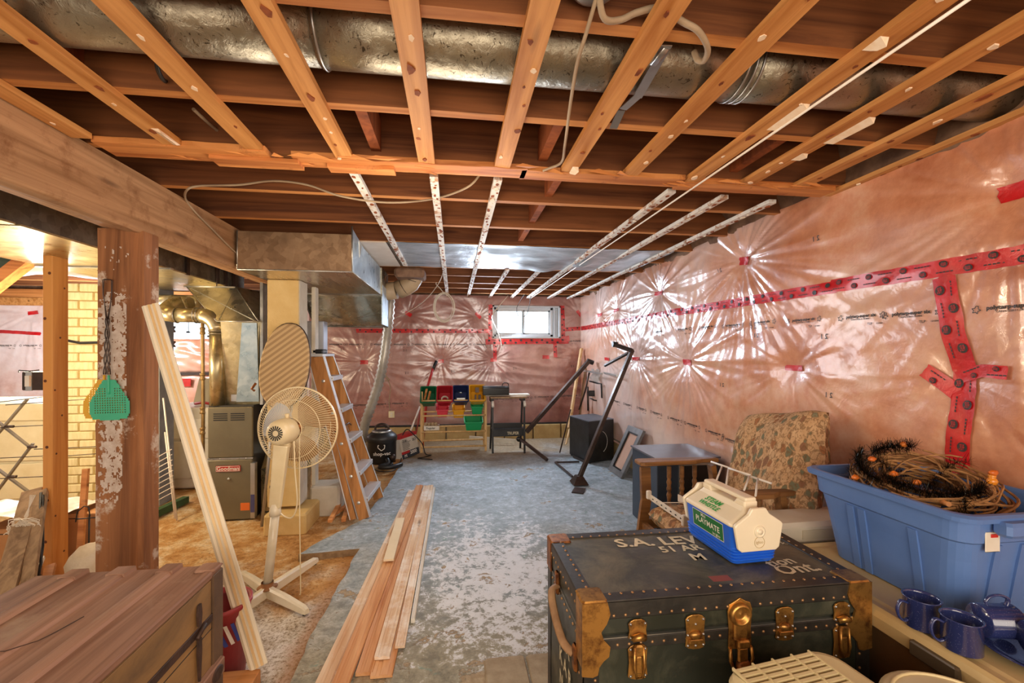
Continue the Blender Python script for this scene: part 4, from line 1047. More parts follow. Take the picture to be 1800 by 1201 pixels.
# curved throat
rings = []
for k in range(13):
    t = k/12; yk = 3.98+.36*t; zk = 1.712-.26*math.sin(t*PI/2)**1.3
    rings.append([(-1.30+.03*t, yk, zk), (x1+.01, yk, zk), (x1+.01, yk, 1.95), (-1.30+.03*t, yk, 1.95)])
MB().loft(rings, smooth=True).build('curved_throat', galv('throat_steel', '#b0a892', '#cac0a8', .25), r)
MB().tube([(-1.28, 4.34, 1.45), (x1+.015, 4.34, 1.45)], .010, 6).tube([(q[0][0]-.005, q[0][1], q[0][2]) for q in rings], .007, 6).tube([(-1.26, 4.30, 1.47), (-.66, 4.12, 1.55)], .002, 5).tube([(-1.26, 4.12, 1.55), (-.66, 4.30, 1.47)], .002, 5).build('seam', M['galv_dark'], r)
MB().box((x1+.004, 4.0, 1.45), (x1+.012, 4.34, 1.80)).build('duct_side', M['galv_blue'], r)
MB().prism([(0, 0), (.10, .02), (.05, .06), (0, .09)], 0, .004, Matrix.Translation((x1+.02, 2.98, 1.93)) @ Matrix.Rotation(PI/2, 4, 'Y')).build('torn_flap', M['galv'], r)

# plastic elbow and flexible hose
r = thing('exhaust_elbow', 'tan round elbow pipe poking out beside the big duct', 'pipe', at(710, 500, y=4.3))
c0 = at(668, 515, y=4.3); c1 = at(700, 510, y=4.28); c2 = at(722, 498, y=4.25); c3 = at(727, 482, y=4.22); c4 = at(716, 478, y=4.2)
M['tanpipe'] = plain('tan_plastic_pipe', '#b39a76', '#9c8262', .5, .0, ns=6)
MB().tube([c0, c0.lerp(c1, .9)], .082, 20).build('pipe_section', M['tanpipe'], r)
MB().tube([c1, c1.lerp(c2, .5)+Vector((.006, 0, -.004)), c2, c2.lerp(c3, .5)+Vector((.012, 0, 0)), c3, c4], .086, 20).build('elbow', M['tanpipe'], r)
b = MB()
for p, q in ((c1, c2), (c2, c3)):
    d = (q-p).normalized(); m_ = frame((p+q)/2, q); b.tube([m_ @ Vector((0, .089*math.cos(2*PI*k/20), .089*math.sin(2*PI*k/20))) for k in range(20)], .003, 5, closed=True)
b.build('seam', M['dark_metal'], r)
MB().bbox((c4.x-.1, 4.02, 1.88), (c4.x+.17, 4.28, 1.965), .02).build('insulation_wrap', M['insul_dark'], r)
def ribbed(pts, rad, mat, name, parent=None, step=.022):
    # resample, then alternate radii
    P_ = [Vector(p) for p in pts]; S = [0]
    for i in range(1, len(P_)): S.append(S[-1]+(P_[i]-P_[i-1]).length)
    n = int(S[-1]/(step/2)); out = []; rs = []
    def cr(i, t):
        p0, p1, p2, p3 = P_[max(i-1, 0)], P_[i], P_[i+1], P_[min(i+2, len(P_)-1)]
        return .5*((2*p1)+(p2-p0)*t+(2*p0-5*p1+4*p2-p3)*t*t+(3*p1-p0-3*p2+p3)*t**3)
    for k in range(n+1):
        s = S[-1]*k/n; i = 0
        while i < len(S)-2 and S[i+1] < s: i += 1
        out.append(cr(i, (s-S[i])/(S[i+1]-S[i]))); rs.append(rad*(1 if k % 2 else .78))
    return MB().tube(out, rad, 14, rs=rs).build(name, mat, parent)
def smooth_path(pts, n=8):
    P_ = [Vector(p) for p in pts]; out = []
    for i in range(len(P_)-1):
        p0, p1, p2, p3 = P_[max(i-1, 0)], P_[i], P_[i+1], P_[min(i+2, len(P_)-1)]
        for k in range(n):
            t = k/n; out.append(.5*((2*p1)+(p2-p0)*t+(2*p0-5*p1+4*p2-p3)*t*t+(3*p1-p0-3*p2+p3)*t**3))
    return out+[P_[-1]]
o = ribbed([at(686, 520, y=4.75), at(684, 555, y=4.75), at(679, 600, y=4.8), at(673, 640, y=4.8), at(664, 680, y=4.85), at(652, 715, y=4.9), at(642, 745, y=4.95), at(636, 775, y=5.0)], .056, plain('ribbed_silver_hose', '#b9b2a4', '#9c9486', .35, .35, bump=0), 'flexible_hose', None, .052); tag(o, 'silver ribbed flexible duct hose hanging left of the toy rack', 'hose')

# round duct across the joist bay
r = thing('round_duct', 'long round galvanised duct crossing the ceiling between two joists', 'duct', (0, 1.23, 1.98))
M['round_duct'] = (lambda m: (m.bump(m.noise(m.coords(True, (1, 1, 1)), 30, 6, .7, 1.5), .5, .004), m.out(m.mix(m.ramp(m.noise(m.coords(True, (1, 1, 1)), 42, 4, .6, 2.5), [(.60, 0.0), (.66, 1.0)]), m.mix(m.ramp(m.noise(m.coords(True, (.6, 1, 1)), 2.0, 4), [(.35, 0.0), (.65, 1.0)]), '#b3aa94', '#857a68'), '#5c5242'), .30, 0, .7))[1])(Nodes('spangled_round_duct'))
M['round_duct'].node_tree.nodes['Principled BSDF'].inputs['Metallic'].default_value = .85
for a, c_, rr in ((-4.2, -.34, .098), (-.36, .86, .101), (.85, 1.80, .099)):
    MB().tube([(a+(c_-a)*k/8, 1.235, 2.079) for k in range(9)], rr, 40).build('duct_section', M['round_duct'], r)
for x in (.84, .86, .88, -.35):
    MB().tube([(x, 1.235+.102*math.cos(2*PI*k/32), 2.079+.102*math.sin(2*PI*k/32)) for k in range(32)], .004, 6, closed=True).build('bead', M['steel'], r)
MB().box((-.215, 1.126, 2.052), (-.135, 1.134, 2.066)).build('strap_bracket', M['dark_metal'], r)
MB().tube([at(1172, 85, z=1.965), at(1148, 115, z=1.958)], .011, 6, flat=.2).beam(at(1172, 80, z=1.968), at(1120, 172, z=1.966), .028, .003).beam(at(1120, 170, z=1.966), at(1095, 192, z=1.967), .026, .003).beam(at(1092, 194, z=1.97), at(1078, 226, z=1.95), .026, .003).build('hanger_strap', M['steel'], r)

# junction box + cables in the ceiling
r = thing('junction_box', 'round metal junction box overhead at the top edge with two cables', 'junction box', at(1045, -5, z=2.02))
c_ = at(1046, -14, z=1.99)
MB().lathe([(0, 0), (.040, 0), (.050, .006), (.052, .05), (0, .05)], Matrix.Translation(c_), 24).build('box', M['steel'], r)
MB().lathe([(0, -.004), (.012, -.004), (.014, 0)], Matrix.Translation(c_+Vector((0, -.0, -.001))), 14).build('cable_clamp', M['dark_metal'], r)
def cable(name, label, pts, rad, mat, cat='cable', n=8):
    o = MB().tube(smooth_path(pts, 7), rad, n).build(name, mat); tag(o, label, cat); return o
cc = c_+Vector((.004, -.01, -.006))
cable('hanging_cable', 'grey cloth cable dropping from the round junction box past the strap', [cc, at(1030, 60, z=1.955), at(1015, 110, z=1.945), at(1003, 180, z=1.94), at(993, 255, z=1.935), at(987, 285, z=1.94), at(965, 296, z=1.95), at(955, 300, z=1.952)], .005, M['cable'])
cable('hanging_cable', 'thick braided cable looping right from the round junction box', [cc, at(1062, 32, z=1.965), at(1090, 35, z=1.975), at(1120, 22, z=1.982), at(1160, 15, z=1.99), at(1200, 38, z=1.975), at(1228, 55, z=1.965), at(1244, 85, z=1.955), at(1238, 106, z=1.955), at(1226, 105, z=1.965), at(1220, 90, z=1.99)], .0075, M['cable'])
cable('ceiling_cable', 'grey cable stapled along the joists behind the timber beam', [at(440, 466, x=-1.332), at(410, 440, x=-1.332), at(370, 400, x=-1.332), at(345, 375, x=-1.332), at(327, 352, x=-1.33), at(328, 335, y=2.18), at(350, 327, y=2.18), at(420, 325, y=2.18), at(480, 318, y=2.18), at(540, 325, y=2.18), at(600, 345, y=2.19), at(680, 356, y=2.2), at(760, 350, y=2.2), at(820, 330, y=2.0), at(845, 305, y=1.95)], .005, M['cable'])
cable('ceiling_cable', 'dark cable threaded through the joist left of the first straps', [at(292, 10, z=2.1), at(285, 60, z=2.08), at(276, 110, z=2.0), at(285, 138, z=1.99), at(298, 145, z=2.02)], .006, M['cable_black'])
cable('ceiling_cable', 'short cable coming through a joist near the top right', [at(1262, -6, z=2.1), at(1250, 15, z=2.07), at(1240, 27, z=2.06)], .006, M['cable'])
cable('ceiling_cable', 'grey cable disappearing behind the joist above the nailing board', [at(340, 192, z=2.05), at(365, 215, z=2.05), at(392, 238, z=2.05)], .006, M['cable'])
o = MB().tube([(1.075, .72, 1.944), (1.07, 2.0, 1.944), (1.055, 4.0, 1.944), (1.05, 6.02, 1.95)], .0042, 8).build('white_conduit', M['wire_white']); tag(o, 'thin straight white rod running under the straps', 'rod')
# coil of cable hung at the back
b = MB(); c_ = at(781, 535, y=4.9)
for k in range(5):
    w_ = .105+.012*math.sin(k*2.1); h_ = .155+.012*math.cos(k*1.7); cx = .012*math.sin(k*3)
    b.tube([c_+Vector((cx+w_*math.sin(t*2*PI/24), .006*k, -h_*.2+h_*math.cos(t*2*PI/24))) for t in range(24)], .0042, 6, closed=True)
b.tube(smooth_path([c_+Vector((0, 0, .12)), c_+Vector((-.05, 0, .18)), c_+Vector((-.09, 0, .23)), c_+Vector((-.03, 0, .30)), c_+Vector((0.02, 0, .22))]), .0042, 6)
o = b.build('cable_coil', M['cable_white']); tag(o, 'coil of white cable hanging below the ceiling left of the window', 'cable')
cable('loose_string', 'thin pale cord strung from the strap down to the rose wall', [at(782, 470, y=4.3), at(770, 500, y=4.6), at(745, 530, y=5.0), at(715, 550, y=5.6), at(690, 562, y=6.02)], .004, M['cable_white'], n=6)
cable('outlet_cable', 'brown double cord hanging on the wall down to the white outlet', [at(688, 545, y=6.0), at(684, 600, y=6.0), at(678, 655, y=6.0), at(684, 668, y=5.99), at(672, 668, y=6.0), at(676, 660, y=6.0), at(686, 680, y=6.0), at(684, 705, y=6.0), at(686, 725, y=6.02)], .006, M['cable'])
r = thing('outlet_box', 'small white outlet box fixed low on the rose wall', 'outlet', at(688, 730, y=6.0))
c_ = at(688, 729, y=6.0)
MB().cbox((c_.x, 6.03, c_.z), (.075, .05, .085)).build('box', M['cream'], r); MB().cbox((c_.x, 6.0, c_.z+.015), (.03, .006, .02)).cbox((c_.x, 6.0, c_.z-.018), (.03, .006, .02)).build('socket', M['painted'], r)
cable('window_cord', 'black cord dangling in front of the left half window', [Vector((at(919, 530, y=5.9).x, 5.722, 1.978)), at(912, 533, y=5.9), at(908, 545, y=5.9), at(911, 556, y=5.9)], .004, M['cable_black'], n=6)
cable('window_cord', 'black cord with a plug dangling before the right half window', [Vector((at(930, 530, y=5.9).x, 5.722, 1.978)), at(929, 543, y=5.9), at(926, 552, y=5.9), at(922, 556, y=5.9), at(920, 557, y=5.9)], .004, M['cable_black'], n=6)
cable('window_cord', 'white cord dropping along the left window jamb', [Vector((at(893, 538, y=5.95).x, 5.95, 1.98)), at(868, 550, y=5.95), at(866, 562, y=5.95), at(875, 582, y=5.95), at(881, 602, y=5.95), at(881, 616, y=5.95)], .006, M['cable_white'], n=6)
for px, d_ in ((455, 2), (608, 1)): pass
# ================================================================== MIDDLE OF THE ROOM
# ironing board
M['stripe'] = (lambda m: (lambda x, y, z: (m.bump(m.noise(m.coords(), 90, 3), .2, .002), m.out(m.mix(m.ramp(m.math('FRACT', m.math('MULTIPLY', m.math('SUBTRACT', z, m.math('MULTIPLY', x, .78)), 25)), [(.45, 0.0), (.55, 1.0)]), '#c8aa7c', '#a88a62'), .85))[1])(*m.sep(m.coords())))(Nodes('striped_cotton'))
r = thing('ironing_board', 'tan striped ironing board leaning upright on the yellow column', 'ironing board', (-1.19, 3.16, .80))
cx = -1.17
def board_outline(s):
    pts = []
    for k in range(36):
        t = 2*PI*k/36; x = math.sin(t); z = math.cos(t)
        X = .155*abs(x)**.9*(1 if x > 0 else -1); Z = (.30*abs(z)**1.0 if z > 0 else -.27*abs(z)**.9)
        if z > 0: X *= 1
        pts.append((X*s, Z*s))
    return pts
MM = Matrix.Translation((cx+.05, 3.10, 1.10)) @ Matrix.Rotation(-.10, 4, 'X') @ Matrix.Rotation(.10, 4, 'Y')
def ringz(s, y): return [MM @ Vector((x, y, z)) for x, z in board_outline(s)]
MB().loft([ringz(.94, -.018), ringz(.985, -.014), ringz(1.0, 0), ringz(.985, .012), ringz(.9, .016)], smooth=True).build('padded_cover', M['stripe'], r)
MB().tube(ringz(1.005, .006), .005, 6, closed=True).build('edge_piping', M['dark_metal'], r)
MB().tube([MM @ Vector((-.05, .02, -.25)), MM @ Vector((-.04, .06, -.6)), MM @ Vector((-.03, .08, -1.05))], .010, 8).tube([MM @ Vector((.07, .02, -.25)), MM @ Vector((.05, .06, -.6)), MM @ Vector((.05, .08, -1.05))], .010, 8).build('leg', M['steel'], r)
b = MB().tube([MM @ Vector((-.17, .01, -.12)), MM @ Vector((-.19, .01, -.16)), MM @ Vector((-.17, .01, -.17))], .008, 8); b.build('hinge', M['brass_dull'], r)

# pedestal fan
M['fanw'] = plain('yellowed_plastic', '#e6d5ae', '#d9c496', .4, bump=0, coat=.2)
M['fanpole'] = plain('aged_white_pole', '#e9dfc8', '#d8c9a6', .35, bump=0, coat=.3)
ax = Vector((.17, .985, -.03)).normalized()
fc = Vector((-.815, 2.43, .805)); ft = Vector((-.845, 2.31, .745)); fb_ = Vector((-.934, 2.355, ZL+.05))
r = thing('pedestal_fan', 'yellowed pedestal fan with wire cage on a cross-shaped stand', 'fan', (fb_.x, fb_.y, ZL))
hub = Vector((fb_.x, fb_.y, ZL))
for (ex, ey) in ((-.797, 2.70), (-.682, 2.162), (-1.156, 2.58), (-1.07, 2.01)):
    e = Vector((ex, ey, ZL+.012)); d = (e-hub); d.z = 0; n_ = d.normalized(); s_ = Vector((-n_.y, n_.x, 0))
    b = MB(); rings = []
    for t, h, w in ((.0, .05, .020), (.5, .045, .019), (.93, .034, .016), (1.0, .024, .012)):
        p = hub+n_*(.02+(d.length-.02)*t); z0 = ZL+.010
        rings.append([p-s_*w+Vector((0, 0, z0-ZL)), p+s_*w+Vector((0, 0, z0-ZL)), p+s_*w*.9+Vector((0, 0, h)), p+s_*w*.5+Vector((0, 0, h+.008)), p-s_*w*.5+Vector((0, 0, h+.008)), p-s_*w*.9+Vector((0, 0, h))])
    b.loft(rings).build('foot', M['fanpole'], r)
    MB().lathe([(.010, 0), (.010, .014)], Matrix.Translation(hub+n_*(d.length-.02)), 8).build('rubber_pad', M['black'], r)
mid = fb_.lerp(ft, .52)
MB().lathe([(.045, 0), (.048, .004), (.030, .010), (.028, .03)], Matrix.Translation(hub+Vector((0, 0, .048))), 20).build('collar', plain('rusty_collar', '#8a5a34', '#b08050', .6, .5), r)
MB().tube([fb_, mid], .021, 16).build('lower_pole', M['fanpole'], r)
MB().tube([mid-Vector((0, 0, .01)), mid+Vector((0, 0, .012)), mid+Vector((0, 0, .05))], .021, 16, rs=[.027, .027, .022]).build('clamp_ring', M['fanpole'], r)
pm = frame(mid+Vector((0, 0, .03)), ft)
L = (ft-mid).length
MB().loft([[pm @ Vector(q) for q in ((0, -.026, -.018), (0, .026, -.018), (0, .030, .0), (0, .022, .022), (0, -.022, .022), (0, -.030, 0))], [pm @ Vector(q) for q in ((L-.03, -.034, -.03), (L-.03, .034, -.03), (L-.03, .036, .0), (L-.03, .028, .03), (L-.03, -.028, .03), (L-.03, -.036, 0))]]).build('control_neck', M['fanw'], r, bevel=.006)
b = MB()
for k in range(3): b.cbox(pm @ Vector((.10+k*.03, -.033, .006)), (.010, .012, .012))
b.build('control_knob', M['black'], r)
mo = fc-ax*.10; mm = frame(fc-ax*.20, fc)
Rx = mm @ Matrix.Rotation(PI/2, 4, 'Y')
MB().lathe([(0, 0), (.038, 0), (.052, .008), (.060, .025), (.064, .06), (.064, .10), (.054, .118), (.03, .125), (0, .125)], Rx, 28).build('motor_housing', M['fanw'], r)
b = MB()
for k in range(18):
    t = 2*PI*k/18; q0 = Vector((.014*math.cos(t), .014*math.sin(t), -.0012)); q1 = Vector((.036*math.cos(t), .036*math.sin(t), -.0012)); n_ = Vector((-math.sin(t), math.cos(t), 0))*.0022
    b.add([Rx @ (q0-n_), Rx @ (q1-n_*1.6), Rx @ (q1+n_*1.6), Rx @ (q0+n_)], [(0, 1, 2, 3)])
b.build('vent_slots', M['black'], r)
MB().tube([mo+Vector((0, 0, .058)), mo+Vector((0, 0, .085))], .010, 10).build('oscillation_knob', M['fanw'], r)
MB().beam(ft-Vector((0, 0, .03)), mo-Vector((0, 0, .05)), .05, .05, (0, 1, 0)).build('neck_joint', M['fanw'], r, bevel=.01)
# cage
cm = frame(fc, fc+ax); R_ = .212; b = MB()
def cp(a, rad): return cm @ Vector((a, rad[0], rad[1]))
def cage(sgn, depth, n, r0):
    for k in range(n):
        t = 2*PI*k/n; pts = []
        for j in range(9):
            s = j/8; rr = r0+(R_-r0)*s; aa = sgn*depth*(math.cos(s*PI/2)**.55 if s < 1 else 0)
            tw = t+.25*s
            pts.append(cp(aa, (rr*math.cos(tw), rr*math.sin(tw))))
        b.tube(pts, .0011, 4, caps=False)
cage(1, .075, 96, .045); cage(-1, .075, 96, .062)
for a, rr in ((0, R_), (.004, R_), (.060, .15), (-.060, .15), (.076, .045), (-.076, .062)):
    b.tube([cp(a, (rr*math.cos(2*PI*k/56), rr*math.sin(2*PI*k/56))) for k in range(56)], .0042 if rr == R_ else .0018, 6, closed=True)
b.build('wire_cage', M['fanw'], r)
MB().lathe([(0, .006), (.04, .005), (.047, 0)], cm @ Matrix.Translation((.076, 0, 0)) @ Matrix.Rotation(PI/2, 4, 'Y'), 24).build('cage_badge', M['fanw'], r)
for q in range(3):
    b = MB(); t0 = q*2*PI/3+.3
    def blade(u, v):
        rr = .028+.15*u; a = t0+(v-.5)*(1.05+.45*math.sin(u*PI)); tw = .028*(v-.5)
        return cp(tw, (rr*math.cos(a), rr*math.sin(a)))
    b.grid(blade, 10, 10).build('blade', plain('dusty_blade', '#8d6a3e', '#a5835a', .6, ns=20) if q else plain('pale_blue_blade', '#aeb8c4', '#9fa8b4', .3), r)
MB().lathe([(0, -.02), (.028, -.018), (.03, .02), (0, .03)], cm @ Matrix.Rotation(PI/2, 4, 'Y'), 16).build('hub', M['brass_dull'], r)
MB().tube(smooth_path([mo+Vector((.04, -.02, -.05)), mo+Vector((.045, -.02, -.2)), mo+Vector((.055, -.02, -.36)), mo+Vector((.02, .0, -.44)), mo+Vector((-.04, 0, -.40)), mo+Vector((-.03, 0, -.30))]), .004, 6).tube(smooth_path([mo+Vector((.05, .03, -.0)), mo+Vector((.05, .03, -.4)), mo+Vector((.055, .03, -.8)), mo+Vector((.05, .03, -.845))]), .003, 6).build('power_cord', M['fanw'], r)

# step ladder, near closed, leaning
M['ladw'] = wood('ladder_wood', '#b98048', '#8a5a2c', 'z', .6, 1)
r = thing('stepladder', 'wooden stepladder with pale metal treads, leaning by the yellow column', 'ladder', (-.65, 3.5, 0))
T0, T1 = Vector((-1.0, 3.41, 1.17)), Vector((-1.0, 3.67, 1.17)); B0, B1 = Vector((-.64, 3.28, 0)), Vector((-.615, 3.72, 0))
for a, c_ in ((T0, B0), (T1, B1)):
    MB().beam(a, c_, .075, .022, (0, 1, 0)).build('side_rail', M['ladw'], r)
    MB().beam(a+Vector((.040, 0, .012)), c_+Vector((.040, 0, .012)), .026, .004, (0, 0, 1)).beam(a+Vector((-.03, -.004, -.02)), c_+Vector((-.045, -.004, 0)), .010, .006, (0, 0, 1)).build('metal_edge', M['alum'], r)
for k in range(5):
    t = [.13, .33, .52, .72, .88][k]; p = T0.lerp(B0, t); q = T1.lerp(B1, t)
    t_ = MB().beam(p+Vector((.02, .01, 0)), q+Vector((.02, -.01, 0)), .085, .012).beam(p+Vector((.062, .01, -.012)), q+Vector((.062, -.01, -.012)), .006, .03)
    t_.build('tread', M['alum'], r)
    bb = MB()
    for e, s_ in ((p, -1), (q, 1)): bb.lathe([(0, .004), (.010, .003), (.016, 0)], Matrix.Translation(e+Vector((0, -.012, -.03))) @ Matrix.Rotation(PI/2, 4, 'X'), 12)
    bb.build('bolt', M['steel'], r)
    MB().tube([p+Vector((0, 0, -.02)), q+Vector((0, 0, -.02))], .004, 6).build('tie_rod', M['dark_metal'], r)
MB().bbox((-1.08, 3.385, 1.17), (-.955, 3.70, 1.192), .005).build('top_cap', M['alum'], r)
MB().bbox((-1.07, 3.50, 1.192), (-.99, 3.62, 1.225), .008).build('top_hinge', M['black'], r)
for a, c_ in ((T0+Vector((-.05, 0, 0)), Vector((-.72, 3.275, 0))), (T1+Vector((-.05, 0, 0)), Vector((-.70, 3.70, 0)))):
    MB().beam(a, c_, .045, .02, (0, 1, 0)).build('rear_leg', M['ladw'], r)
    MB().beam(a+Vector((-.018, -.008, 0)), c_+Vector((-.018, -.008, 0)), .006, .010, (0, 1, 0)).build('metal_edge', M['alum'], r)
b = MB().tube([Vector((-.86, 3.33, .62)), Vector((-.80, 3.5, .66)), Vector((-.82, 3.66, .62))], .006, 6); b.build('spreader', M['dark_metal'], r)

# scrap wood under the ladder
for k, (a, c_, lb) in enumerate((((590, 905), (650, 865), 'short reddish batten on the floor at the ladder feet'), ((604, 918), (618, 870), 'narrow offcut lying beside the plinth, under the ladder'), ((580, 925), (596, 895), 'small square wood offcut in front of the ladder batten'))):
    p = at(*a, z=.0); q = at(*c_, z=0); p.z = q.z = .012+ .022*(k == 2)
    o = MB().beam(p, q, .03, .02).build('offcut', M['pine_red']); tag(o, lb, 'offcut', 'wood offcuts by the ladder')

# white moulding plank leaning on the post
p0 = Vector((-.71, 1.72, .045)); p1 = Vector((-1.285, 2.06, 1.40))
r = thing('door_moulding', 'long white profiled moulding plank leaning on the thick post', 'moulding', p0)
mm = frame(p0, p1, (.3, -1, .2)); L = (p1-p0).length
M['mould_groove'] = wood('bare_moulding_wood', '#e6c690', '#d6ae74', 'z', .55, .6, knots=False)
prof = [(-.030, 0), (.030, 0), (.030, .009), (.022, .014), (.014, .012), (.008, .015), (-.002, .0125), (-.010, .0125), (-.020, .0165), (-.030, .016)]
MB().loft([[mm @ Vector((0, y, z)) for y, z in prof], [mm @ Vector((L, y, z)) for y, z in prof]]).build('plank', plain('primed_moulding', '#ecdfc4', '#dfcfae', .5, ns=3, bump=0), r)
for g0, g1, zz in ((-.0165, -.0085, .0172), (.000, .008, .0155)):
    MB().loft([[mm @ Vector((X, y, z)) for y, z in ((g0, .010), (g1, .010), (g1, zz), (g0, zz))] for X in (0, L)]).build('bare_groove', M['mould_groove'], r)
o = MB().bbox((-.93, 1.575, ZL), (-.70, 1.71, .045), .004).build('wood_block', wood('block_wood', '#c98a50', '#a56a34', 'x', .6)); tag(o, 'wooden block on the floor under the white moulding foot', 'wood block')
r = thing('paint_can', 'red, white and blue bucket peeking out behind the old wooden trunk', 'bucket', (-.80, 1.62, ZL))
c_ = Vector((-.885, 1.80, ZL))
MB().lathe([(0, 0), (.085, 0), (.105, .27), (.110, .275), (.110, .29), (.10, .29), (.095, .27)], Matrix.Translation(c_), 28).build('pail', plain('red_printed_pail', '#a5383a', '#8a2a30', .5, ns=6), r)
b = MB()
for k in range(7): 
    t = -1.9+k*.22
    b.add([c_+Vector((.106*math.cos(t), .106*math.sin(t), .24)), c_+Vector((.106*math.cos(t+.11), .106*math.sin(t+.11), .24)), c_+Vector((.101*math.cos(t+.4), .101*math.sin(t+.4), .16)), c_+Vector((.101*math.cos(t+.27), .101*math.sin(t+.27), .16))], [(0, 1, 2, 3)], k % 2)
b.build('printed_stripes', [M['white'], plain('blue_print_pail', '#3a4a9a', '#3a4a9a', .5, bump=0)], r)

# mouldings lying on the floor
A_ = [((726, 860), (583, 1201), .026, 'reddish profiled board along the left edge of the floor stack'),
      ((742, 862), (628, 1215), .03, 'board second from the left in the floor stack, raw pine faced'),
      ((733, 858), (660, 1170), .05, 'pine board through the middle of the floor stack'),
      ((736, 862), (686, 1162), .03, 'board in the right half of the floor stack with a stepped edge'),
      ((739, 860), (694, 1150), .012, 'narrow moulding at the right of the floor stack'),
      ((741, 861), (704, 1120), .006, 'thin white-edged moulding on the far right of the floor stack')]
specs = [  # far x, far y, near x, near y, width, height off floor, thickness
 (-.350, 3.86, -.46, 1.62, .070, .0, .014, 'reddish profiled board forming the left edge of the floor stack', 'pale'),
 (-.300, 3.95, -.40, 1.58, .060, .014, .014, 'long profiled board just right of the left edge board, its near end lowest', 'red'),
 (-.285, 3.82, -.33, 1.68, .062, .0, .014, 'plain pine board in the middle of the floor stack, blunt near end', 'red'),
 (-.235, 3.92, -.275, 1.74, .058, .014, .014, 'pale profiled board right of the middle of the floor stack', 'pale'),
 (-.225, 3.98, -.265, 1.66, .080, .0, .012, 'wide bottom board of the floor stack with a stepped near end', 'red'),
 (-.200, 3.95, -.215, 1.80, .040, .012, .012, 'narrow pale moulding near the right side of the floor stack', 'pale'),
 (-.170, 3.90, -.180, 1.98, .018, .0, .020, 'thin white-painted strip on the far right of the floor stack', 'white')]
M['red_y'] = wood('fir_moulding', '#dba878', '#b8763f', 'y', .5, .9)
M['pine_y'] = wood('pine_moulding', '#e2b684', '#c98c54', 'y', .5, .9)
M['pale_pine'] = wood('dusty_pale_pine', '#e0c6a6', '#c79a70', 'y', .6, 1.2, stain='#ece2d4', stain_amt=(.48, .62), stain_scale=3)
for fx, fy, nx, ny, w, z0, th, lb, mt in specs:
    p = Vector((nx, ny, z0+.002)); q = Vector((fx, fy, z0+.002)); mm = frame(p, q); L = (q-p).length
    pr = [(-w/2, 0), (w/2, 0), (w/2, th), (w*.28, th*.92), (w*.25, th*.7), (w*.1, th*.7), (w*.06, th), (-w*.25, th), (-w*.3, th*.75), (-w*.42, th*.8), (-w/2, th*.95)]
    o = MB().loft([[mm @ Vector((0, y, z)) for y, z in pr], [mm @ Vector((L, y, z)) for y, z in pr]]).build('moulding_board', {'red': M['red_y'], 'pine': M['pine_y'], 'pale': M['pale_pine'], 'white': M['painted']}[mt]); tag(o, lb, 'board', 'boards stacked on the floor')
p = at(683, 985, z=.045); q = at(704, 912, z=.045)
o = MB().beam(p, q, .055, .012).build('short_board', plain('cream_short_board', '#ead9b8', '#dccaa4', .5, ns=3)); tag(o, 'short cream board lying on top of the floor stack', 'board', 'boards stacked on the floor')

# shop vacuum
r = thing('shop_vacuum', 'black shop vacuum with a domed lid in the back left corner', 'vacuum cleaner', (-.72, 4.85, 0))
c_ = at(668, 822, z=0); c_ = Vector((c_.x, c_.y+.12, 0))
MB().lathe([(0, .03), (.135, .03), (.148, .06), (.150, .25), (.155, .255), (.155, .27)], Matrix.Translation(c_), 32).build('drum', M['black'], r)
MB().lathe([(.155, .27), (.160, .275), (.160, .30), (.145, .325), (.11, .35), (.08, .36), (0, .362)], Matrix.Translation(c_), 32).build('lid', M['black_paint'], r)
MB().lathe([(.10, .352), (.105, .365), (.085, .375), (.06, .37)], Matrix.Translation(c_), 24).build('lid_ring', M['steel'], r)
MB().tube(smooth_path([c_+Vector((-.07, 0, .35)), c_+Vector((-.06, 0, .41)), c_+Vector((0, 0, .435)), c_+Vector((.06, 0, .41)), c_+Vector((.07, 0, .35))]), .012, 8).build('carry_handle', M['dark_metal'], r)
for s_ in (-1, 1):
    for t_ in (-1, 1): MB().lathe([(0, 0), (.02, 0), (.024, .02), (.02, .04), (0, .04)], Matrix.Translation(c_+Vector((s_*.11, t_*.10, 0))), 12).build('caster', M['black'], r)
dv = (Vector((0, 0, 0))-c_); dv.z = 0; dv.normalize(); th0 = math.atan2(dv.y, dv.x)
def dr(x, y, rr=.1515):
    a = th0+x/rr; return c_+Vector((rr*math.cos(a), rr*math.sin(a), y))
mk = MB().text('shop-vac', .052, lambda x, y: dr(x, .145+y), 0)
for a, b2 in (((-.04, .235), (.03, .235)), ((-.04, .235), (-.04, .21)), ((.03, .235), (.025, .20)), ((.025, .20), (-.005, .18)), ((-.04, .21), (-.005, .18))):
    P0, P1 = Vector(a), Vector(b2); n_ = (P1-P0).normalized(); n_ = Vector((-n_.y, n_.x))*.004
    mk.add([dr(*(P0-n_)), dr(*(P1-n_)), dr(*(P1+n_)), dr(*(P0+n_))], [(0, 1, 2, 3)])
mk.build('lettering', M['white'], r)
MB().tube(smooth_path([dr(.05, .09, .155), dr(.06, .05, .20), dr(-.02, .035, .24), dr(.10, .03, .27), dr(.22, .03, .26)]), .024, 12).build('hose', M['black'], r)
MB().lathe([(0, 0), (.03, 0), (.035, .03), (.02, .05), (0, .05)], frame(dr(.12, .10, .15), dr(.12, .10, .3)) @ Matrix.Rotation(PI/2, 4, 'Y'), 16).build('drain_cap', M['dark_metal'], r)
cable('vacuum_cord', 'black power cord trailing on the floor before the shop vacuum', [at(655, 824, z=.01), at(668, 829, z=.01), at(690, 828, z=.01), at(702, 815, z=.01), at(706, 800, z=.02), at(700, 795, z=.05)], .005, M['cable_black'], 'cord', 6)

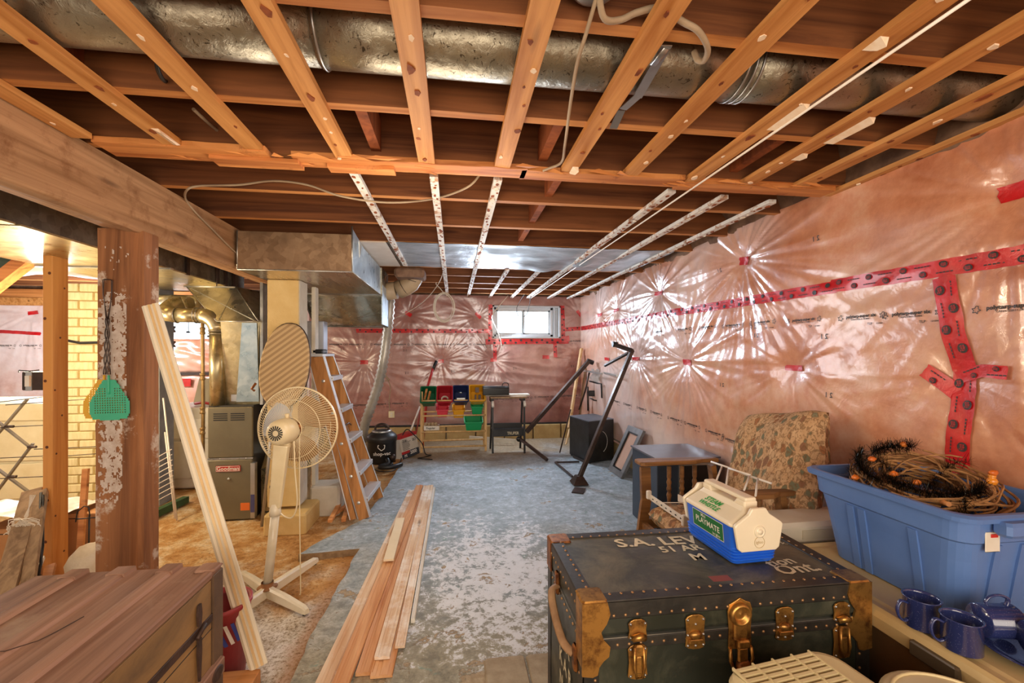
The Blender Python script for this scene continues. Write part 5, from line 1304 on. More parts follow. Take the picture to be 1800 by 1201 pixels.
# tool carton with printing
r = thing('tool_carton', 'tilted white, red and dark printed carton between vacuum and toy rack', 'box', at(722, 805, z=0))
p = at(708, 808, z=0); q = at(738, 801, z=0); ln = (q-p); ln.z = 0; w_ = ln.length
Mt = frame(p, q) @ Matrix.Rotation(-.10, 4, 'X') @ Matrix.Rotation(-.12, 4, 'Y')
MB().bbox((0, 0, 0), (w_, .14, .26), .003, Mt).build('carton', plain('white_carton', '#c8bfae', '#b8ae9c', .6, bump=0), r)
MB().box((-.001, -.0012, -.001), (w_+.001, 0, .075), Mt).box((-.001, -.0012, .225), (w_+.001, 0, .262), Mt, 1).box((-.001, -.0022, .05), (w_*.45, -.0012, .078), Mt, 1).box((-.002, .0, .225), (w_+.001, .14, .262), Mt, 1).build('printed_panel', [plain('dark_carton_print', '#2a3038', '#2a3038', .5, bump=0), plain('red_carton_print', '#a82020', '#a82020', .5, bump=0)], r)
mk = MB().text('2000', .055, lambda x, y: Mt @ Vector((w_*.66+x, -.0034, .045+y)), 0, xs=.85).text('PS', .04, lambda x, y: Mt @ Vector((w_*.2+x, -.0034, .025+y)), 0)
mk.build('lettering', M['white'], r)
b = MB()
for k in range(8): b.box((w_*.1, -.002, .09+k*.014), (w_*random.uniform(.4, .6), -.001, .095+k*.014), Mt)
b.text('2X', .05, lambda x, y: Mt @ Vector((w_*.25+x, -.003, .19+y)), 0).text('2O', .04, lambda x, y: Mt @ Vector((w_*.8+x, -.003, .18+y)), 0)
b.build('fine_print', M['print'], r)
cable('carton_cord', 'black cord curling over the printed carton to the floor', [at(705, 770, y=5.05), at(715, 755, y=5.15), at(728, 765, y=5.1), at(742, 780, y=5.1), at(748, 798, y=5.0), at(758, 800, z=.012), at(745, 804, z=.01), at(735, 806, z=.01), at(760, 808, z=.01)], .006, M['cable_black'], 'cord', 6)

# brooms behind the carton
o = MB().tube([at(738, 715, y=5.75), at(719, 765, y=5.5), at(708, 790, y=5.5)], .011, 8).build('broom_handle', M['wire_white']); tag(o, 'white broom handle leaning left of the toy rack', 'broom handle')
o = MB().tube([at(741, 712, y=5.8), at(731, 765, y=5.6)], .009, 8).build('broom_handle', plain('red_handle', '#8c2c20', '#a03828', .5)); tag(o, 'dark red broom handle leaning behind the white one', 'broom handle')
r = thing('snow_brush', 'long red brush with black grip rising above the green bin', 'brush', at(755, 670, y=5.7))
MB().tube([Vector((at(752, 678, y=5.7).x-.06, 5.62, .02)), at(752, 678, y=5.7), at(757, 662, y=5.75), at(761, 648, y=5.8)], .016, 8).build('red_handle', plain('red_brush', '#a8201c', '#b82c22', .45), r)
MB().tube([at(761, 650, y=5.8), at(767, 635, y=5.85)], .020, 8).build('black_grip', M['black'], r)

# toy rack
M['dowel'] = wood('pale_dowel', '#d9b277', '#c2955a', 'z', .5, 1, knots=False)
r = thing('toy_rack', 'pale wooden bin rack with sloping dowel rails against the back wall', 'rack', (0, 5.45, 0))
xa, xb = -.385, .385; ya, yb = 5.33, 5.62
def rk(x, t): return 5.33+(x+.385)/.77*.03
for x in (xa, xb):
    y0 = ya+.02
    MB().beam((x, y0, 0), (x, y0+.02, .73), .028, .022, (0, 1, 0)).build('upright', M['dowel'], r)
    MB().beam((x, y0+.28, .0), (x, y0+.22, .74), .028, .022, (0, 1, 0)).build('upright', M['dowel'], r)
rails = [(.625, 5.305), (.60, 5.56), (.44, 5.335), (.46, 5.56), (.245, 5.335), (.275, 5.56), (.065, 5.335), (.10, 5.56)]
for z, y in rails: MB().tube([(xa, y, z), (xb, y, z)], .010, 10).build('rail', M['dowel'], r)
def bin_(px, py, colr, label, tilt=.45, w=.15, d=.22, h=.12, name='toy_bin', y=5.33):
    p = at(px, py, y=y)
    r = thing(name, label, 'bin', (p.x, y, p.z), 0, 'coloured toy bins on the rack')
    Mx = Matrix.Translation((p.x, y, p.z)) @ Matrix.Rotation(-(PI/2-tilt) if False else tilt, 4, 'X')
    t = .004; wo, do = w/2, d/2; wi, di = w*.42, d*.42
    def rr(z, sx, sy, rad=.018):
        pts = []
        for cx_, cy_, a0 in ((1, 1, 0), (-1, 1, PI/2), (-1, -1, PI), (1, -1, 3*PI/2)):
            for k in range(4):
                a = a0+PI/2*k/3; pts.append((cx_*(sx-rad)+rad*math.cos(a), cy_*(sy-rad)+rad*math.sin(a), z))
        return pts
    b = MB().loft([rr(0, wi, di), rr(h, wo, do), rr(h, wo-t, do-t), rr(.004, wi-t, di-t)], M=Mx)
    b.build('body', colr, r)
    MB().loft([rr(h-.012, wo+.008, do+.008), rr(h+.002, wo+.008, do+.008), rr(h+.002, wo-.003, do-.003), rr(h-.012, wo-.003, do-.003)], M=Mx, caps=False).build('rim', colr, r)
    return r, Mx
def pl(n, c): return plain(n, c, c, .4, bump=0)
G = pl('dark_green_bin', '#14603a'); G2 = pl('green_bin', '#1f9a5c'); Rr = pl('red_bin', '#a81c26'); Rp = pl('coral_bin', '#d8414e'); Bl = pl('navy_bin', '#18244e'); Ye = pl('yellow_bin', '#e0a01c')
y1_ = 5.445
binspec = [(754, 703, G, 'dark green bin tilted open, top left of the rack', 1.0), (782, 702, Rr, 'red bin tilted open holding a wire coil, top row', 1.0), (810, 701, Bl, 'navy blue bin tilted open, top row of the rack', 1.0), (838, 700, Ye, 'yellow bin with tools, top right of the rack', 1.0)]
tops = []
for px, py, cm_, lb, tl in binspec: tops.append(bin_(px, py, cm_, lb, tl, .178, .21, .14, y=y1_))
for px, py, cm_, lb in ((778, 729, Rp, 'small coral red bin facing forward on the second row'), (806, 730, Ye, 'small yellow bin facing forward on the second row'), (838, 724, G2, 'small bright green bin on the right of the second row')): bin_(px, py, cm_, lb, .25, .14, .20, .105, y=5.44)
bin_(832, 752, G2, 'wide green bin alone on the third row', .22, .215, .22, .115, y=5.44)
# contents
o = MB().beam(tops[0][1] @ Vector((-.05, -.02, .05)), tops[0][1] @ Vector((-.02, .06, .17)), .025, .006).beam(tops[0][1] @ Vector((-.01, -.05, .05)), tops[0][1] @ Vector((.02, .05, .13)), .022, .02).build('wood_scraps', M['pine_red']); tag(o, 'pale wood scraps standing in the dark green bin', 'wood scraps')
b = MB()
for k in range(4): b.tube([tops[1][1] @ Vector((.035*math.cos(t/3)*(1+.05*k), -.03+.035*math.sin(t/3), .05+.008*k)) for t in range(19)], .005, 6)
o = b.build('wire_coil', M['cable_white']); tag(o, 'small coil of white wire inside the red bin', 'wire coil')
o = MB().cbox(tops[3][1] @ Vector((0, .05, .12)), (.045, .03, .06)).cbox(tops[3][1] @ Vector((-.02, -.04, .08)), (.02, .05, .08)).cbox(tops[3][1] @ Vector((.03, -.03, .08)), (.03, .05, .06)).build('hand_tools', M['dark_metal']); tag(o, 'dark hand tools sticking out of the top yellow bin', 'tools')
o = MB().tube([tops[2][1] @ Vector((-.03, .03, .12)), tops[2][1] @ Vector((.01, .0, .15))], .008, 8).cbox(tops[2][1] @ Vector((0, -.03, .05)), (.10, .06, .03)).build('hand_tools', M['steel']); tag(o, 'grey tools lying in the navy blue bin', 'tools')
r = thing('jar_tray', 'white cardboard tray of small jars on the third rack row', 'tray', at(760, 755, y=5.36))
p = at(745, 757, y=5.36); q = at(772, 749, y=5.36)
MB().box((p.x, 5.36, p.z), (q.x, 5.48, q.z)).build('tray', M['painted'], r)
MB().text('Regular', .035, lambda x, y: Vector(((p.x+q.x)/2+x-.01, 5.358, (p.z+q.z)/2+y)), 0).build('lettering', M['print'], r)
for k in range(4): MB().lathe([(0, 0), (.020, 0), (.020, .035), (.016, .04), (0, .04)], Matrix.Translation((p.x+.025+k*.038, 5.40, q.z-.002)), 12).build('jar', M['tanpipe'], r)

# folding workbench
r = thing('folding_workbench', 'black folding workbench with printed step, right of the toy rack', 'workbench', (.65, 5.3, 0))
for x, y in ((.458, 5.2), (.834, 5.155), (.45, 5.46), (.825, 5.44)):
    MB().beam((x, y, 0), (x+(.0 if y < 5.3 else .02), y+.03*(1 if y < 5.3 else -1), .60), .022, .022, (0, 1, 0)).build('leg', M['black'], r)
MB().box((.45, 5.19, .20), (.845, 5.20, .275)).box((.45, 5.2, .275), (.845, 5.36, .285)).build('step', M['black_paint'], r)
MB().text('TRUPER', .05, lambda x, y: Vector((.70+x, 5.187, .235+y)), 0, xs=.8).build('lettering', M['stencil'], r)
MB().box((.47, 5.30, .285), (.82, 5.31, .34)).build('crossbar', M['black'], r)
MB().bbox((.43, 5.16, .655), (.87, 5.28, .675), .004).build('jaw', M['grey_wood'], r); MB().bbox((.38, 5.34, .665), (.93, 5.48, .685), .004).build('jaw', M['painted'], r)
MB().box((.44, 5.2, .60), (.47, 5.5, .655)).box((.82, 5.2, .60), (.85, 5.5, .655)).build('top_bracket', M['black'], r)
for x in (.455, .835): MB().tube([(x, 5.13, .56), (x, 5.17, .62)], .016, 10).build('crank_handle', M['painted'], r)
r = thing('black_case', 'shiny black case lying on top of the folding workbench', 'case', (.5, 5.3, .68))
MB().loft([[(.34, y, z) for y, z in ((5.22, .69), (5.40, .69), (5.40, .78), (5.36, .80), (5.25, .80), (5.22, .78))], [(.66, y, z) for y, z in ((5.22, .69), (5.40, .69), (5.40, .775), (5.36, .795), (5.25, .795), (5.22, .775))]]).build('case_body', plain('glossy_black', '#141312', '#1d1b1a', .2, bump=0, coat=.5), r, bevel=.008)
MB().tube(smooth_path([(.58, 5.3, .795), (.60, 5.3, .83), (.65, 5.3, .825), (.66, 5.3, .79)]), .006, 6).build('handle', M['black'], r)
o = MB().beam(at(825, 770, y=5.75), at(905, 776, y=5.6), .01, .055, (0, 0, 1)).build('white_plank', M['painted']); tag(o, 'white-painted plank lying low behind the workbench', 'plank')

# dark metal props
def prop(name, label, p0, p1, w=.032, foot=True, extras=()):
    r = thing(name, label, 'metal prop', p0)
    MB().beam(p0, p1, w, w*1.15, (0, 1, .2)).build('square_tube', M['dark_metal'], r, bevel=.003)
    for e in extras: MB().beam(e[0], e[1], e[2], e[2], (0, 1, .2)).build(e[3], e[4] if len(e) > 4 else M['dark_metal'], r)
    return r
f0 = Vector((1.127, 3.87, .05)); f1 = Vector((1.72, 4.22, 1.24))
f1 = at(1111, 616, x=1.68); hd = at(1080, 606, x=1.62)
r = prop('leaning_metal_prop', 'dark square metal prop with T-shaped head leaning before the black cube', f0, f1, .036, extras=[(at(1112, 617, x=1.66), hd, .030, 'head_bar'), (at(1104, 621, x=1.66), at(1063, 643, x=1.55), .022, 'brace')])
MB().tube([hd-Vector((.02, 0, -.004)), hd+Vector((.03, 0, 0))], .028, 12).build('grip', M['black'], r)
MB().loft([[(1.06, 3.80, 0.012), (1.20, 3.80, 0.012), (1.20, 3.95, 0.012), (1.06, 3.95, 0.012)], [(1.10, 3.84, .08), (1.16, 3.84, .08), (1.16, 3.91, .08), (1.10, 3.91, .08)]]).build('foot_plate', M['dark_metal'], r)
MB().beam((1.10, 3.74, .008), (1.04, 3.62, .004), .10, .008).build('foot_tread', M['dark_metal'], r)
g0 = at(925, 760, y=5.22); g1 = at(1036, 634, x=1.70)
r = prop('leaning_metal_prop', 'dark square metal prop slanting from the workbench up to the corner', g0, g1, .045, extras=[(at(912, 770, y=5.15), Vector((1.016, 4.72, .02)), .030, 'lower_arm')])
MB().tube([g1-Vector((.03, .0, .0)), g1+Vector((.05, 0, -.03))], .03, 10).build('end_cap', M['black'], r)
MB().lathe([(0, -.02), (.03, -.018), (.03, .018), (0, .02)], Matrix.Translation(at(912, 772, y=5.13)) @ Matrix.Rotation(PI/2, 4, 'X'), 14).build('pivot', M['black'], r)
r = thing('metal_floor_frame', 'thin dark metal frame lying flat in front of the black cube', 'frame', at(1000, 830, z=0))
for a, c_ in (((976, 813), (1018, 812)), ((976, 813), (1006, 838)), ((1008, 803), (1028, 812))): MB().beam(at(*a, z=.015), at(*c_, z=.015), .016, .016).build('rail', M['dark_metal'], r)

# corner clutter
o = MB().beam(at(1022, 613, y=5.93), at(1000, 752, y=5.72), .025, .075, (0, 1, 0)).build('corner_board', M['pine']); tag(o, 'pale pine board leaning upright in the back right corner', 'board')
o = MB().beam(at(1030, 640, y=5.85), at(1018, 738, y=5.75), .02, .04, (0, 1, 0)).build('corner_board', M['grey_wood']); tag(o, 'narrow grey stick behind the pale corner board', 'board')
o = MB().beam(at(1003, 720, y=5.3), at(984, 796, y=5.0), .012, .012, (0, 1, 0)).build('thin_rod', M['dark_metal']); tag(o, 'thin dark rod leaning left of the black cube', 'rod')
o = MB().beam(at(1001, 755, y=5.35), at(995, 781, y=5.25), .01, .04, (0, 1, 0)).build('thin_board', M['pine']); tag(o, 'pale strip of wood at the left foot of the black cube', 'board')
r = thing('wall_shelf', 'small metal shelf bracket with a white rag in the back right corner', 'shelf', at(1055, 655, y=5.6))
MB().beam(at(1022, 651, y=5.55), at(1058, 657, x=1.68), .02, .02).beam(at(1056, 654, y=5.35), at(1085, 661, x=1.72), .02, .02).build('bracket', M['steel'], r)
MB().tube([at(1036, 655, y=5.5), at(1028, 690, y=5.6), at(1018, 720, y=5.7)], .012, 8).tube([at(1033, 680, y=5.6), at(1034, 722, y=5.6)], .014, 8).build('post', M['dark_metal'], r)
MB().tube([at(1036, 670, y=5.3), at(1050, 674, y=5.2), at(1057, 675, y=5.1), at(1058, 700, y=5.1)], .010, 8).build('wire_hook', M['cable_black'], r)
def rag(u, v):
    p = at(1040, 650, y=5.3); return p+Vector((u*.16-.02+.02*math.sin(v*7), -.03-.02*math.sin(u*9+v*3), -.16*v*(1-.3*abs(u-.4))+.012*math.sin(u*14)))
o = MB().grid(rag, 16, 14).build('white_rag', plain('white_rag_cloth', '#e6e4e6', '#cfccd0', .8, bump=.4)); tag(o, 'crumpled white rag hung on the corner bracket', 'rag')
r = thing('small_clamp', 'small dark gadget hanging below the white rag in the corner', 'clamp', at(1043, 692, y=5.5))
MB().bbox(at(1035, 697, y=5.5), at(1052, 688, y=5.4)+Vector((0, .12, 0)), .01).build('body', M['black'], r)
MB().tube([at(1037, 700, y=5.45), at(1045, 704, y=5.42), at(1055, 705, y=5.4)], .010, 6).build('bracket', M['dark_metal'], r)

# black cube speaker
r = thing('speaker_cabinet', 'scuffed black cube cabinet on the floor in the far right corner', 'cabinet', (1.58, 4.85, 0))
Mx = Matrix.Translation((1.453, 4.60, .012)) @ Matrix.Rotation(math.radians(12), 4, 'Z')
b_l = Vector((1.30, 5.02, 0)); 
cor = [at(1035, 816, z=0), at(1082, 800, z=0), None, at(1001, 800, z=0)]
cor[1] = Vector((1.77, 4.70, 0)); cor[2] = cor[1]+cor[3]-cor[0]
b = MB().loft([[c+Vector((0, 0, .012)) for c in cor], [c+Vector((0, 0, .455)) for c in cor]]); b.build('cabinet', M['black_paint'], r, bevel=.006)
MB().loft([[c+Vector((0, 0, .455)) for c in cor], [c+Vector((0, 0, .462)) for c in cor]]).build('top', plain('grey_dusty_top', '#5c6068', '#6e727a', .45, ns=8), r)
for k in range(4): MB().lathe([(0, 0), (.015, 0), (.015, .014), (0, .014)], Matrix.Translation(cor[k].lerp(sum(cor, Vector())/4, .12)), 10).build('foot', M['black'], r)
b = MB(); e0, e1 = cor[0], cor[1]; dd = (e1-e0).normalized(); nn = Vector((dd.y, -dd.x, 0))*.0015
for k in range(14):
    t = -1.1+k*.17; t2 = t+.14; cc_ = e0.lerp(e1, .45)+Vector((0, 0, .22))
    b.beam(cc_+dd*(.10*math.cos(t))+Vector((0, 0, .12*math.sin(t)))+nn, cc_+dd*(.10*math.cos(t2))+Vector((0, 0, .12*math.sin(t2)))+nn, .003, .003)
b.build('scratches', M['white'], r)
# leaning picture frame
r = thing('picture_frame', 'silver-framed picture panel leaning against the right wall', 'picture frame', (1.6, 4.15, 0))
A0 = at(1071, 826, z=0.0); A1 = at(1094, 842, z=0.0); B0_ = at(1107, 748, x=1.75); 
upv = B0_-A0; ed = (A1-A0)
def fpt(u, v, o_=0): n_ = ed.cross(upv).normalized(); n_ = n_ if n_.x < 0 else -n_; return A0+ed*u+upv*v+n_*o_
def slab(b, u0, u1, v0, v1, o0, o1, m=0): b.add([fpt(u, v, o_) for o_ in (o0, o1) for u, v in ((u0, v0), (u1, v0), (u1, v1), (u0, v1))], [(0, 1, 2, 3), (4, 7, 6, 5), (0, 4, 5, 1), (1, 5, 6, 2), (2, 6, 7, 3), (3, 7, 4, 0)], m)
for u0, u1, v0, v1 in ((0, 1, 0, .11), (0, 1, .89, 1), (0, .18, .11, .89), (.82, 1, .11, .89)):
    b = MB(); slab(b, u0, u1, v0, v1, -.012, .016); b.build('frame_rail', plain('worn_silver_frame', '#8c8a88', '#6c6866', .45, .5), r)
b = MB(); slab(b, .18, .21, .11, .89, .0, .012); slab(b, .79, .82, .11, .89, .0, .012); slab(b, .21, .79, .11, .14, .0, .012); slab(b, .21, .79, .86, .89, .0, .012); b.build('inner_lip', M['black'], r)
b = MB(); slab(b, .2, .8, .13, .87, -.008, -.002); b.build('panel', plain('pink_panel', '#d8b098', '#cba08a', .3, bump=0, coat=.6), r)
# yellow stud and strut visible behind
o = MB().beam(at(1147, 790, y=3.5), at(1147, 880, y=3.5), .05, .05, (0, 1, 0)).build('short_post', M['block']); tag(o, 'short yellowed post standing left of the dark blue box', 'post')
r = thing('dark_blue_box', 'dark blue-black box cabinet behind the rocking chair arm', 'cabinet', (1.5, 2.9, 0))
MB().bbox((1.31, 2.70, .0), (1.74, 3.10, .50), .004).build('cabinet', plain('dark_blue_laminate', '#2c3644', '#38424f', .4, ns=6, bump=.05), r)
MB().box((1.30, 2.69, .50), (1.75, 3.11, .512)).build('top', plain('grey_laminate', '#565660', '#62626c', .35, bump=0), r)
MB().box((1.47, 2.694, .06), (1.71, 2.70, .46)).build('dark_panel', M['black'], r)
for lo, hi in (((1.455, .05), (1.47, .47)), ((1.47, .46), (1.72, .475))): MB().box((lo[0], 2.688, lo[1]), (hi[0], 2.70, hi[1])).build('trim', M['steel'], r)
# ================================================================== RIGHT FOREGROUND
def floral():
    m = Nodes('autumn_leaf_fabric'); v = m.coords(False, (1, 1, .72))
    v1 = m.n('ShaderNodeTexVoronoi'); v1.inputs['Scale'].default_value = 27; v1.inputs['Randomness'].default_value = .9
    ds = m.n('ShaderNodeVectorMath', operation='ADD'); nz = m.n('ShaderNodeTexNoise'); nz.inputs['Scale'].default_value = 22; m.link(v, nz.inputs['Vector'])
    sc_ = m.n('ShaderNodeVectorMath', operation='SCALE'); sc_.inputs['Scale'].default_value = .045; m.link(nz.outputs['Color'], sc_.inputs[0]); m.link(v, ds.inputs[0]); m.link(sc_.outputs[0], ds.inputs[1]); m.link(ds.outputs[0], v1.inputs['Vector'])
    hue = m.sep(v1.outputs['Color'])
    leafc = m.ramp(hue[0], [(0, '#75735a'), (.28, '#8a866a'), (.30, '#a06c48'), (.48, '#ac7c54'), (.50, '#8e664c'), (.66, '#9c785a'), (.68, '#c4a078'), (1, '#c4a078')], 'CONSTANT')
    mask = m.ramp(v1.outputs['Distance'], [(.40, 1.0), (.46, 0.0)])
    rim = m.ramp(v1.outputs['Distance'], [(.40, 0.0), (.44, .55), (.47, .55), (.50, 0.0)])
    vein = m.ramp(m.noise(v, 70, 3, .6, 1), [(.50, 0.0), (.58, .65)])
    base = m.ramp(m.noise(v, 30, 4), [(.35, '#bd946a'), (.65, '#d0aa80')])
    c = m.mix(mask, base, leafc); c = m.mix(rim, c, '#5c4a34'); c = m.mix(vein, c, '#7a5a3c')
    m.bump(m.noise(v, 160, 3), .35, .002)
    return m.out(c, .92, 0, .15)
M['floral'] = floral()
M['walnut'] = wood('worn_walnut', '#96693c', '#5e3e22', 'x', .45, 1)

def cushion(b, M0, w, h, d, puff=.35, nu=18, nv=18, e=3.2, lump=.01):
    rings = []
    for side in (1, -1):
        def f(u, v, side=side):
            x = (u-.5)*2; y = (v-.5)*2
            ex = (1-abs(x)**e)**.5 if abs(x) < 1 else 0; ey = (1-abs(y)**e)**.5 if abs(y) < 1 else 0
            z = side*d/2*(ex*ey)**.8
            rx = x*w/2*(1-.05*abs(y)**4); ry = y*h/2*(1-.05*abs(x)**4)
            q = Vector((rx, ry, z)); q += Vector((0, 0, 1))*lump*noise.noise(q*6)
            return M0 @ q
        b.grid(f, nu, nv)
    return b
r = thing('rocking_chair', 'wooden glider rocking chair with autumn-leaf cushions, facing left', 'chair', (1.3, 2.0, 0))
# back cushion leans back toward the wall (+x)
c0 = at(1362, 815, x=1.55)
Mb = Matrix.Translation((1.565, 1.97, .63)) @ Matrix.Rotation(-.18, 4, 'X') @ Matrix.Rotation(math.radians(20), 4, 'Y') @ Matrix.Rotation(PI/2, 4, 'Y') @ Matrix.Rotation(PI/2, 4, 'Z')
cushion(MB(), Mb, .56, .58, .17, nu=32, nv=32, lump=.03).build('back_cushion', M['floral'], r)
Ms = Matrix.Translation((1.25, 2.01, .335)) @ Matrix.Rotation(math.radians(4), 4, 'Y')
cushion(MB(), Ms, .48, .44, .13, nu=24, nv=24, lump=.015).build('seat_cushion', M['floral'], r)
def armrest(y, z=.585, x0=.985, x1=1.50):
    pts = [(x0, y-.045), (x0+.02, y-.055), (x1-.15, y-.045), (x1-.10, y-.02), (x1, y-.02), (x1, y+.02), (x1-.1, y+.03), (x0+.02, y+.045), (x0, y+.035)]
    return MB().prism(pts, z, z+.022).build('armrest', M['walnut'], r, bevel=.006)
armrest(2.28, .590, .99, 1.46); armrest(1.745, .575, 1.0, 1.50)
def leg(y):
    pts = [(1.03, .578), (1.035, .40), (1.01, .22), (1.0, .06)]
    b = MB(); rings = [[(x-.025, y-.012, z), (x+.028, y-.012, z), (x+.028, y+.012, z), (x-.025, y+.012, z)] for x, z in pts]
    b.loft(rings).build('front_post', M['walnut'], r)
    MB().beam((1.42, y, .575), (1.50, y, .06), .028, .045, (0, 1, 0)).build('rear_post', M['walnut'], r)
    MB().beam((.98, y, .05), (1.62, y, .05), .03, .05).build('base_runner', M['walnut'], r)
    MB().beam((1.02, y, .27), (1.48, y, .27), .022, .05).build('side_rail', M['walnut'], r)
leg(2.27); leg(1.755)
for y in (2.27, 1.755):
    for x in (1.17, 1.245, 1.32):
        pr = []; zz = .295
        for k in range(29):
            z = zz+k*.010; rr = .008+.006*abs(math.sin(k*.9)) if 9 < k < 22 else .009+.006*math.sin(PI*min(1, k/9)) if k <= 9 else .012
            pr.append((rr, z-.0))
        MB().lathe([(0, pr[0][1])]+pr, Matrix.Translation((x, y, 0)), 10).build('spindle', M['walnut'], r)
for x in (1.02, 1.52): MB().beam((x, 1.755, .06), (x, 2.27, .06), .03, .04).build('base_stretcher', M['walnut'], r)
MB().beam((1.02, 1.765, .255), (1.02, 2.26, .255), .022, .06).beam((1.46, 1.765, .255), (1.46, 2.26, .255), .022, .06).build('seat_frame', M['walnut'], r)
for y in (1.80, 2.22): MB().beam((1.47, y, .25), (1.68, y, .74), .022, .05, (0, 1, 0)).build('back_stile', M['walnut'], r)
MB().beam((1.68, 1.78, .74), (1.68, 2.20, .74), .022, .06, (0, 0, 1)).build('crest_rail', M['walnut'], r)
# white wire rack laid across the chair
r = thing('wire_shelf_bracket', 'white coated wire rack laid across the rocking chair arms', 'rack', at(1300, 840, z=.62))
wp = lambda px, py, z=.64: at(px, py, z=z)
MB().tube([wp(1250, 812, .66), wp(1280, 822, .655), wp(1320, 838, .65), wp(1356, 850, .645)], .005, 6).build('top_wire', M['wire_white'], r)
for a, c_ in (((1270, 818), (1258, 848)), ((1281, 822), (1276, 855)), ((1318, 836), (1308, 862)), ((1332, 842), (1328, 872))): MB().tube([wp(*a, .655), wp(*c_, .63)], .004, 6).build('wire', M['wire_white'], r)
MB().tube([wp(1281, 824, .67), wp(1319, 835, .67)], .004, 6).build('wire', M['wire_white'], r)
r = thing('white_shelf_arm', 'perforated white metal shelf arm resting in the chair seat', 'bracket', at(1180, 900, z=.42))
p, q = at(1143, 874, z=.43), at(1206, 917, z=.43)
MB().beam(p, q, .004, .030, (0, 0, 1)).build('perforated_strip', M['wire_white'], r)
b = MB()
for k in range(7): s_ = p.lerp(q, .08+k*.13); b.beam(s_+Vector((-.004, -.004, 0)), s_+(q-p).normalized()*.010+Vector((-.004, -.004, 0)), .002, .005)
b.build('slots', M['black'], r)
MB().bbox(q+Vector((-.02, -.01, -.02)), q+Vector((.02, .01, .03)), .004).build('end_bracket', M['wire_white'], r)
MB().bbox(p+Vector((-.02, -.01, -.01)), p+Vector((.005, .01, .035)), .004).build('end_bracket', M['wire_white'], r)
MB().beam(at(1192, 875, z=.45), at(1216, 888, z=.45), .004, .035, (0, 0, 1)).build('second_strip', M['wire_white'], r)
MB().tube([at(1152, 884, z=.43), at(1210, 884, z=.44)], .003, 6).build('wire', M['wire_white'], r)

# grey-beige tote behind the black trunk
r = thing('beige_tote', 'beige storage tote with white lid behind the black trunk, left of the blue tote', 'storage tote', (1.4, 1.72, 0))
a = at(1300, 930, z=.47)
Mt = Matrix.Translation((1.19, 1.54, 0)) @ Matrix.Rotation(.02, 4, 'Z')
def rrect(x0, x1, y0, y1, z, rad=.03, n=4):
    pts = []
    for cx_, cy_, a0 in ((x1-rad, y1-rad, 0), (x0+rad, y1-rad, PI/2), (x0+rad, y0+rad, PI), (x1-rad, y0+rad, 3*PI/2)):
        for k in range(n+1): t = a0+PI/2*k/n; pts.append((cx_+rad*math.cos(t), cy_+rad*math.sin(t), z))
    return pts
MB().loft([rrect(.03, .42, .02, .13, .01), rrect(.01, .45, .01, .145, .46)], M=Mt).build('bin', plain('beige_plastic', '#c8b48c', '#bba67c', .4, bump=0), r)
MB().loft([rrect(.0, .46, .0, .155, .455), rrect(-.006, .466, -.006, .161, .465), rrect(-.006, .466, -.006, .161, .52), rrect(.02, .44, .01, .145, .535)], M=Mt).build('lid', plain('off_white_plastic', '#ddd2bc', '#d0c4ac', .4, bump=0), r)
MB().box((.15, -.009, .475), (.33, -.004, .51), Mt).build('latch_recess', plain('off_white_recess', '#c4b89e', '#c4b89e', .4, bump=0), r)

# black travelling trunk
M['tbody'] = (lambda m: (m.bump(m.noise(m.coords(True), 60, 4), .12, .002), m.out(m.mix(m.ramp(m.noise(m.coords(True), 5, 7, .72, .4), [(.48, 0.0), (.75, .75)]), m.ramp(m.noise(m.coords(True), 2.2, 4), [(.3, '#23251d'), (.7, '#30342a')]), '#5c5a48'), m.ramp(m.noise(m.coords(True), 7, 5), [(.3, .3), (.7, .55)]), 0, .5))[1])(Nodes('scuffed_green_black_trunk'))
M['ttop'] = (lambda m: (m.bump(m.noise(m.coords(True), 60, 4), .15, .002), m.out(m.mix(m.ramp(m.noise(m.coords(True), 4, 8, .75, .6), [(.42, 0.0), (.72, .85)]), '#38382f', '#7c745c'), m.ramp(m.noise(m.coords(True), 7, 5), [(.3, .34), (.7, .6)]), 0, .5))[1])(Nodes('dusty_trunk_top'))
M['bind'] = plain('black_fibre_binding', '#1c1a17', '#37322b', .45, ns=14, bump=.3)
tx0, tx1, ty0, ty1, tz = .333, 1.165, 1.10, 1.52, .55
r = thing('travel_trunk', 'black travelling trunk with brass locks and white hand lettering', 'trunk', ((tx0+tx1)/2, 1.31, 0))
zs = .455
MB().bbox((tx0, ty0, .0), (tx1, ty1, zs-.002), .006).build('body', M['tbody'], r)
MB().bbox((tx0, ty0, zs+.002), (tx1, ty1, tz-.002), .010).build('lid', M['tbody'], r)
MB().box((tx0+.035, ty0+.035, tz-.004), (tx1-.035, ty1-.035, tz+.0005)).build('top_panel', M['ttop'], r)
MB().box((tx0-.001, ty0-.002, zs-.002), (tx1+.001, ty1+.001, zs+.001)).build('lid_seam', M['steel'], r)
b = MB(); e = .036; o_ = .0035
def ell(b, p0, p1, axis):
    pass
for (y0, y1, s_) in ((ty0, ty0+e, 0), (ty1-e, ty1, 0)): b.bbox((tx0-o_, y0-(o_ if y0 == ty0 else 0), tz-.004), (tx1+o_, y1+(o_ if y0 != ty0 else 0), tz+o_), .0025)
for x0_, x1_ in ((tx0, tx0+e), (tx1-e, tx1)): b.bbox((x0_-o_, ty0-o_, tz-.004), (x1_+o_, ty1+o_, tz+o_), .0025)
b.bbox((tx0-o_, ty0-o_, tz-.045), (tx1+o_, ty0+.001, tz+.002), .002)
b.bbox((tx0-o_, ty0-o_, tz-.042), (tx0+.001, ty1+o_, tz+.002), .002)
b.bbox((tx1-.001, ty0-o_, tz-.042), (tx1+o_, ty1+o_, tz+.002), .002)
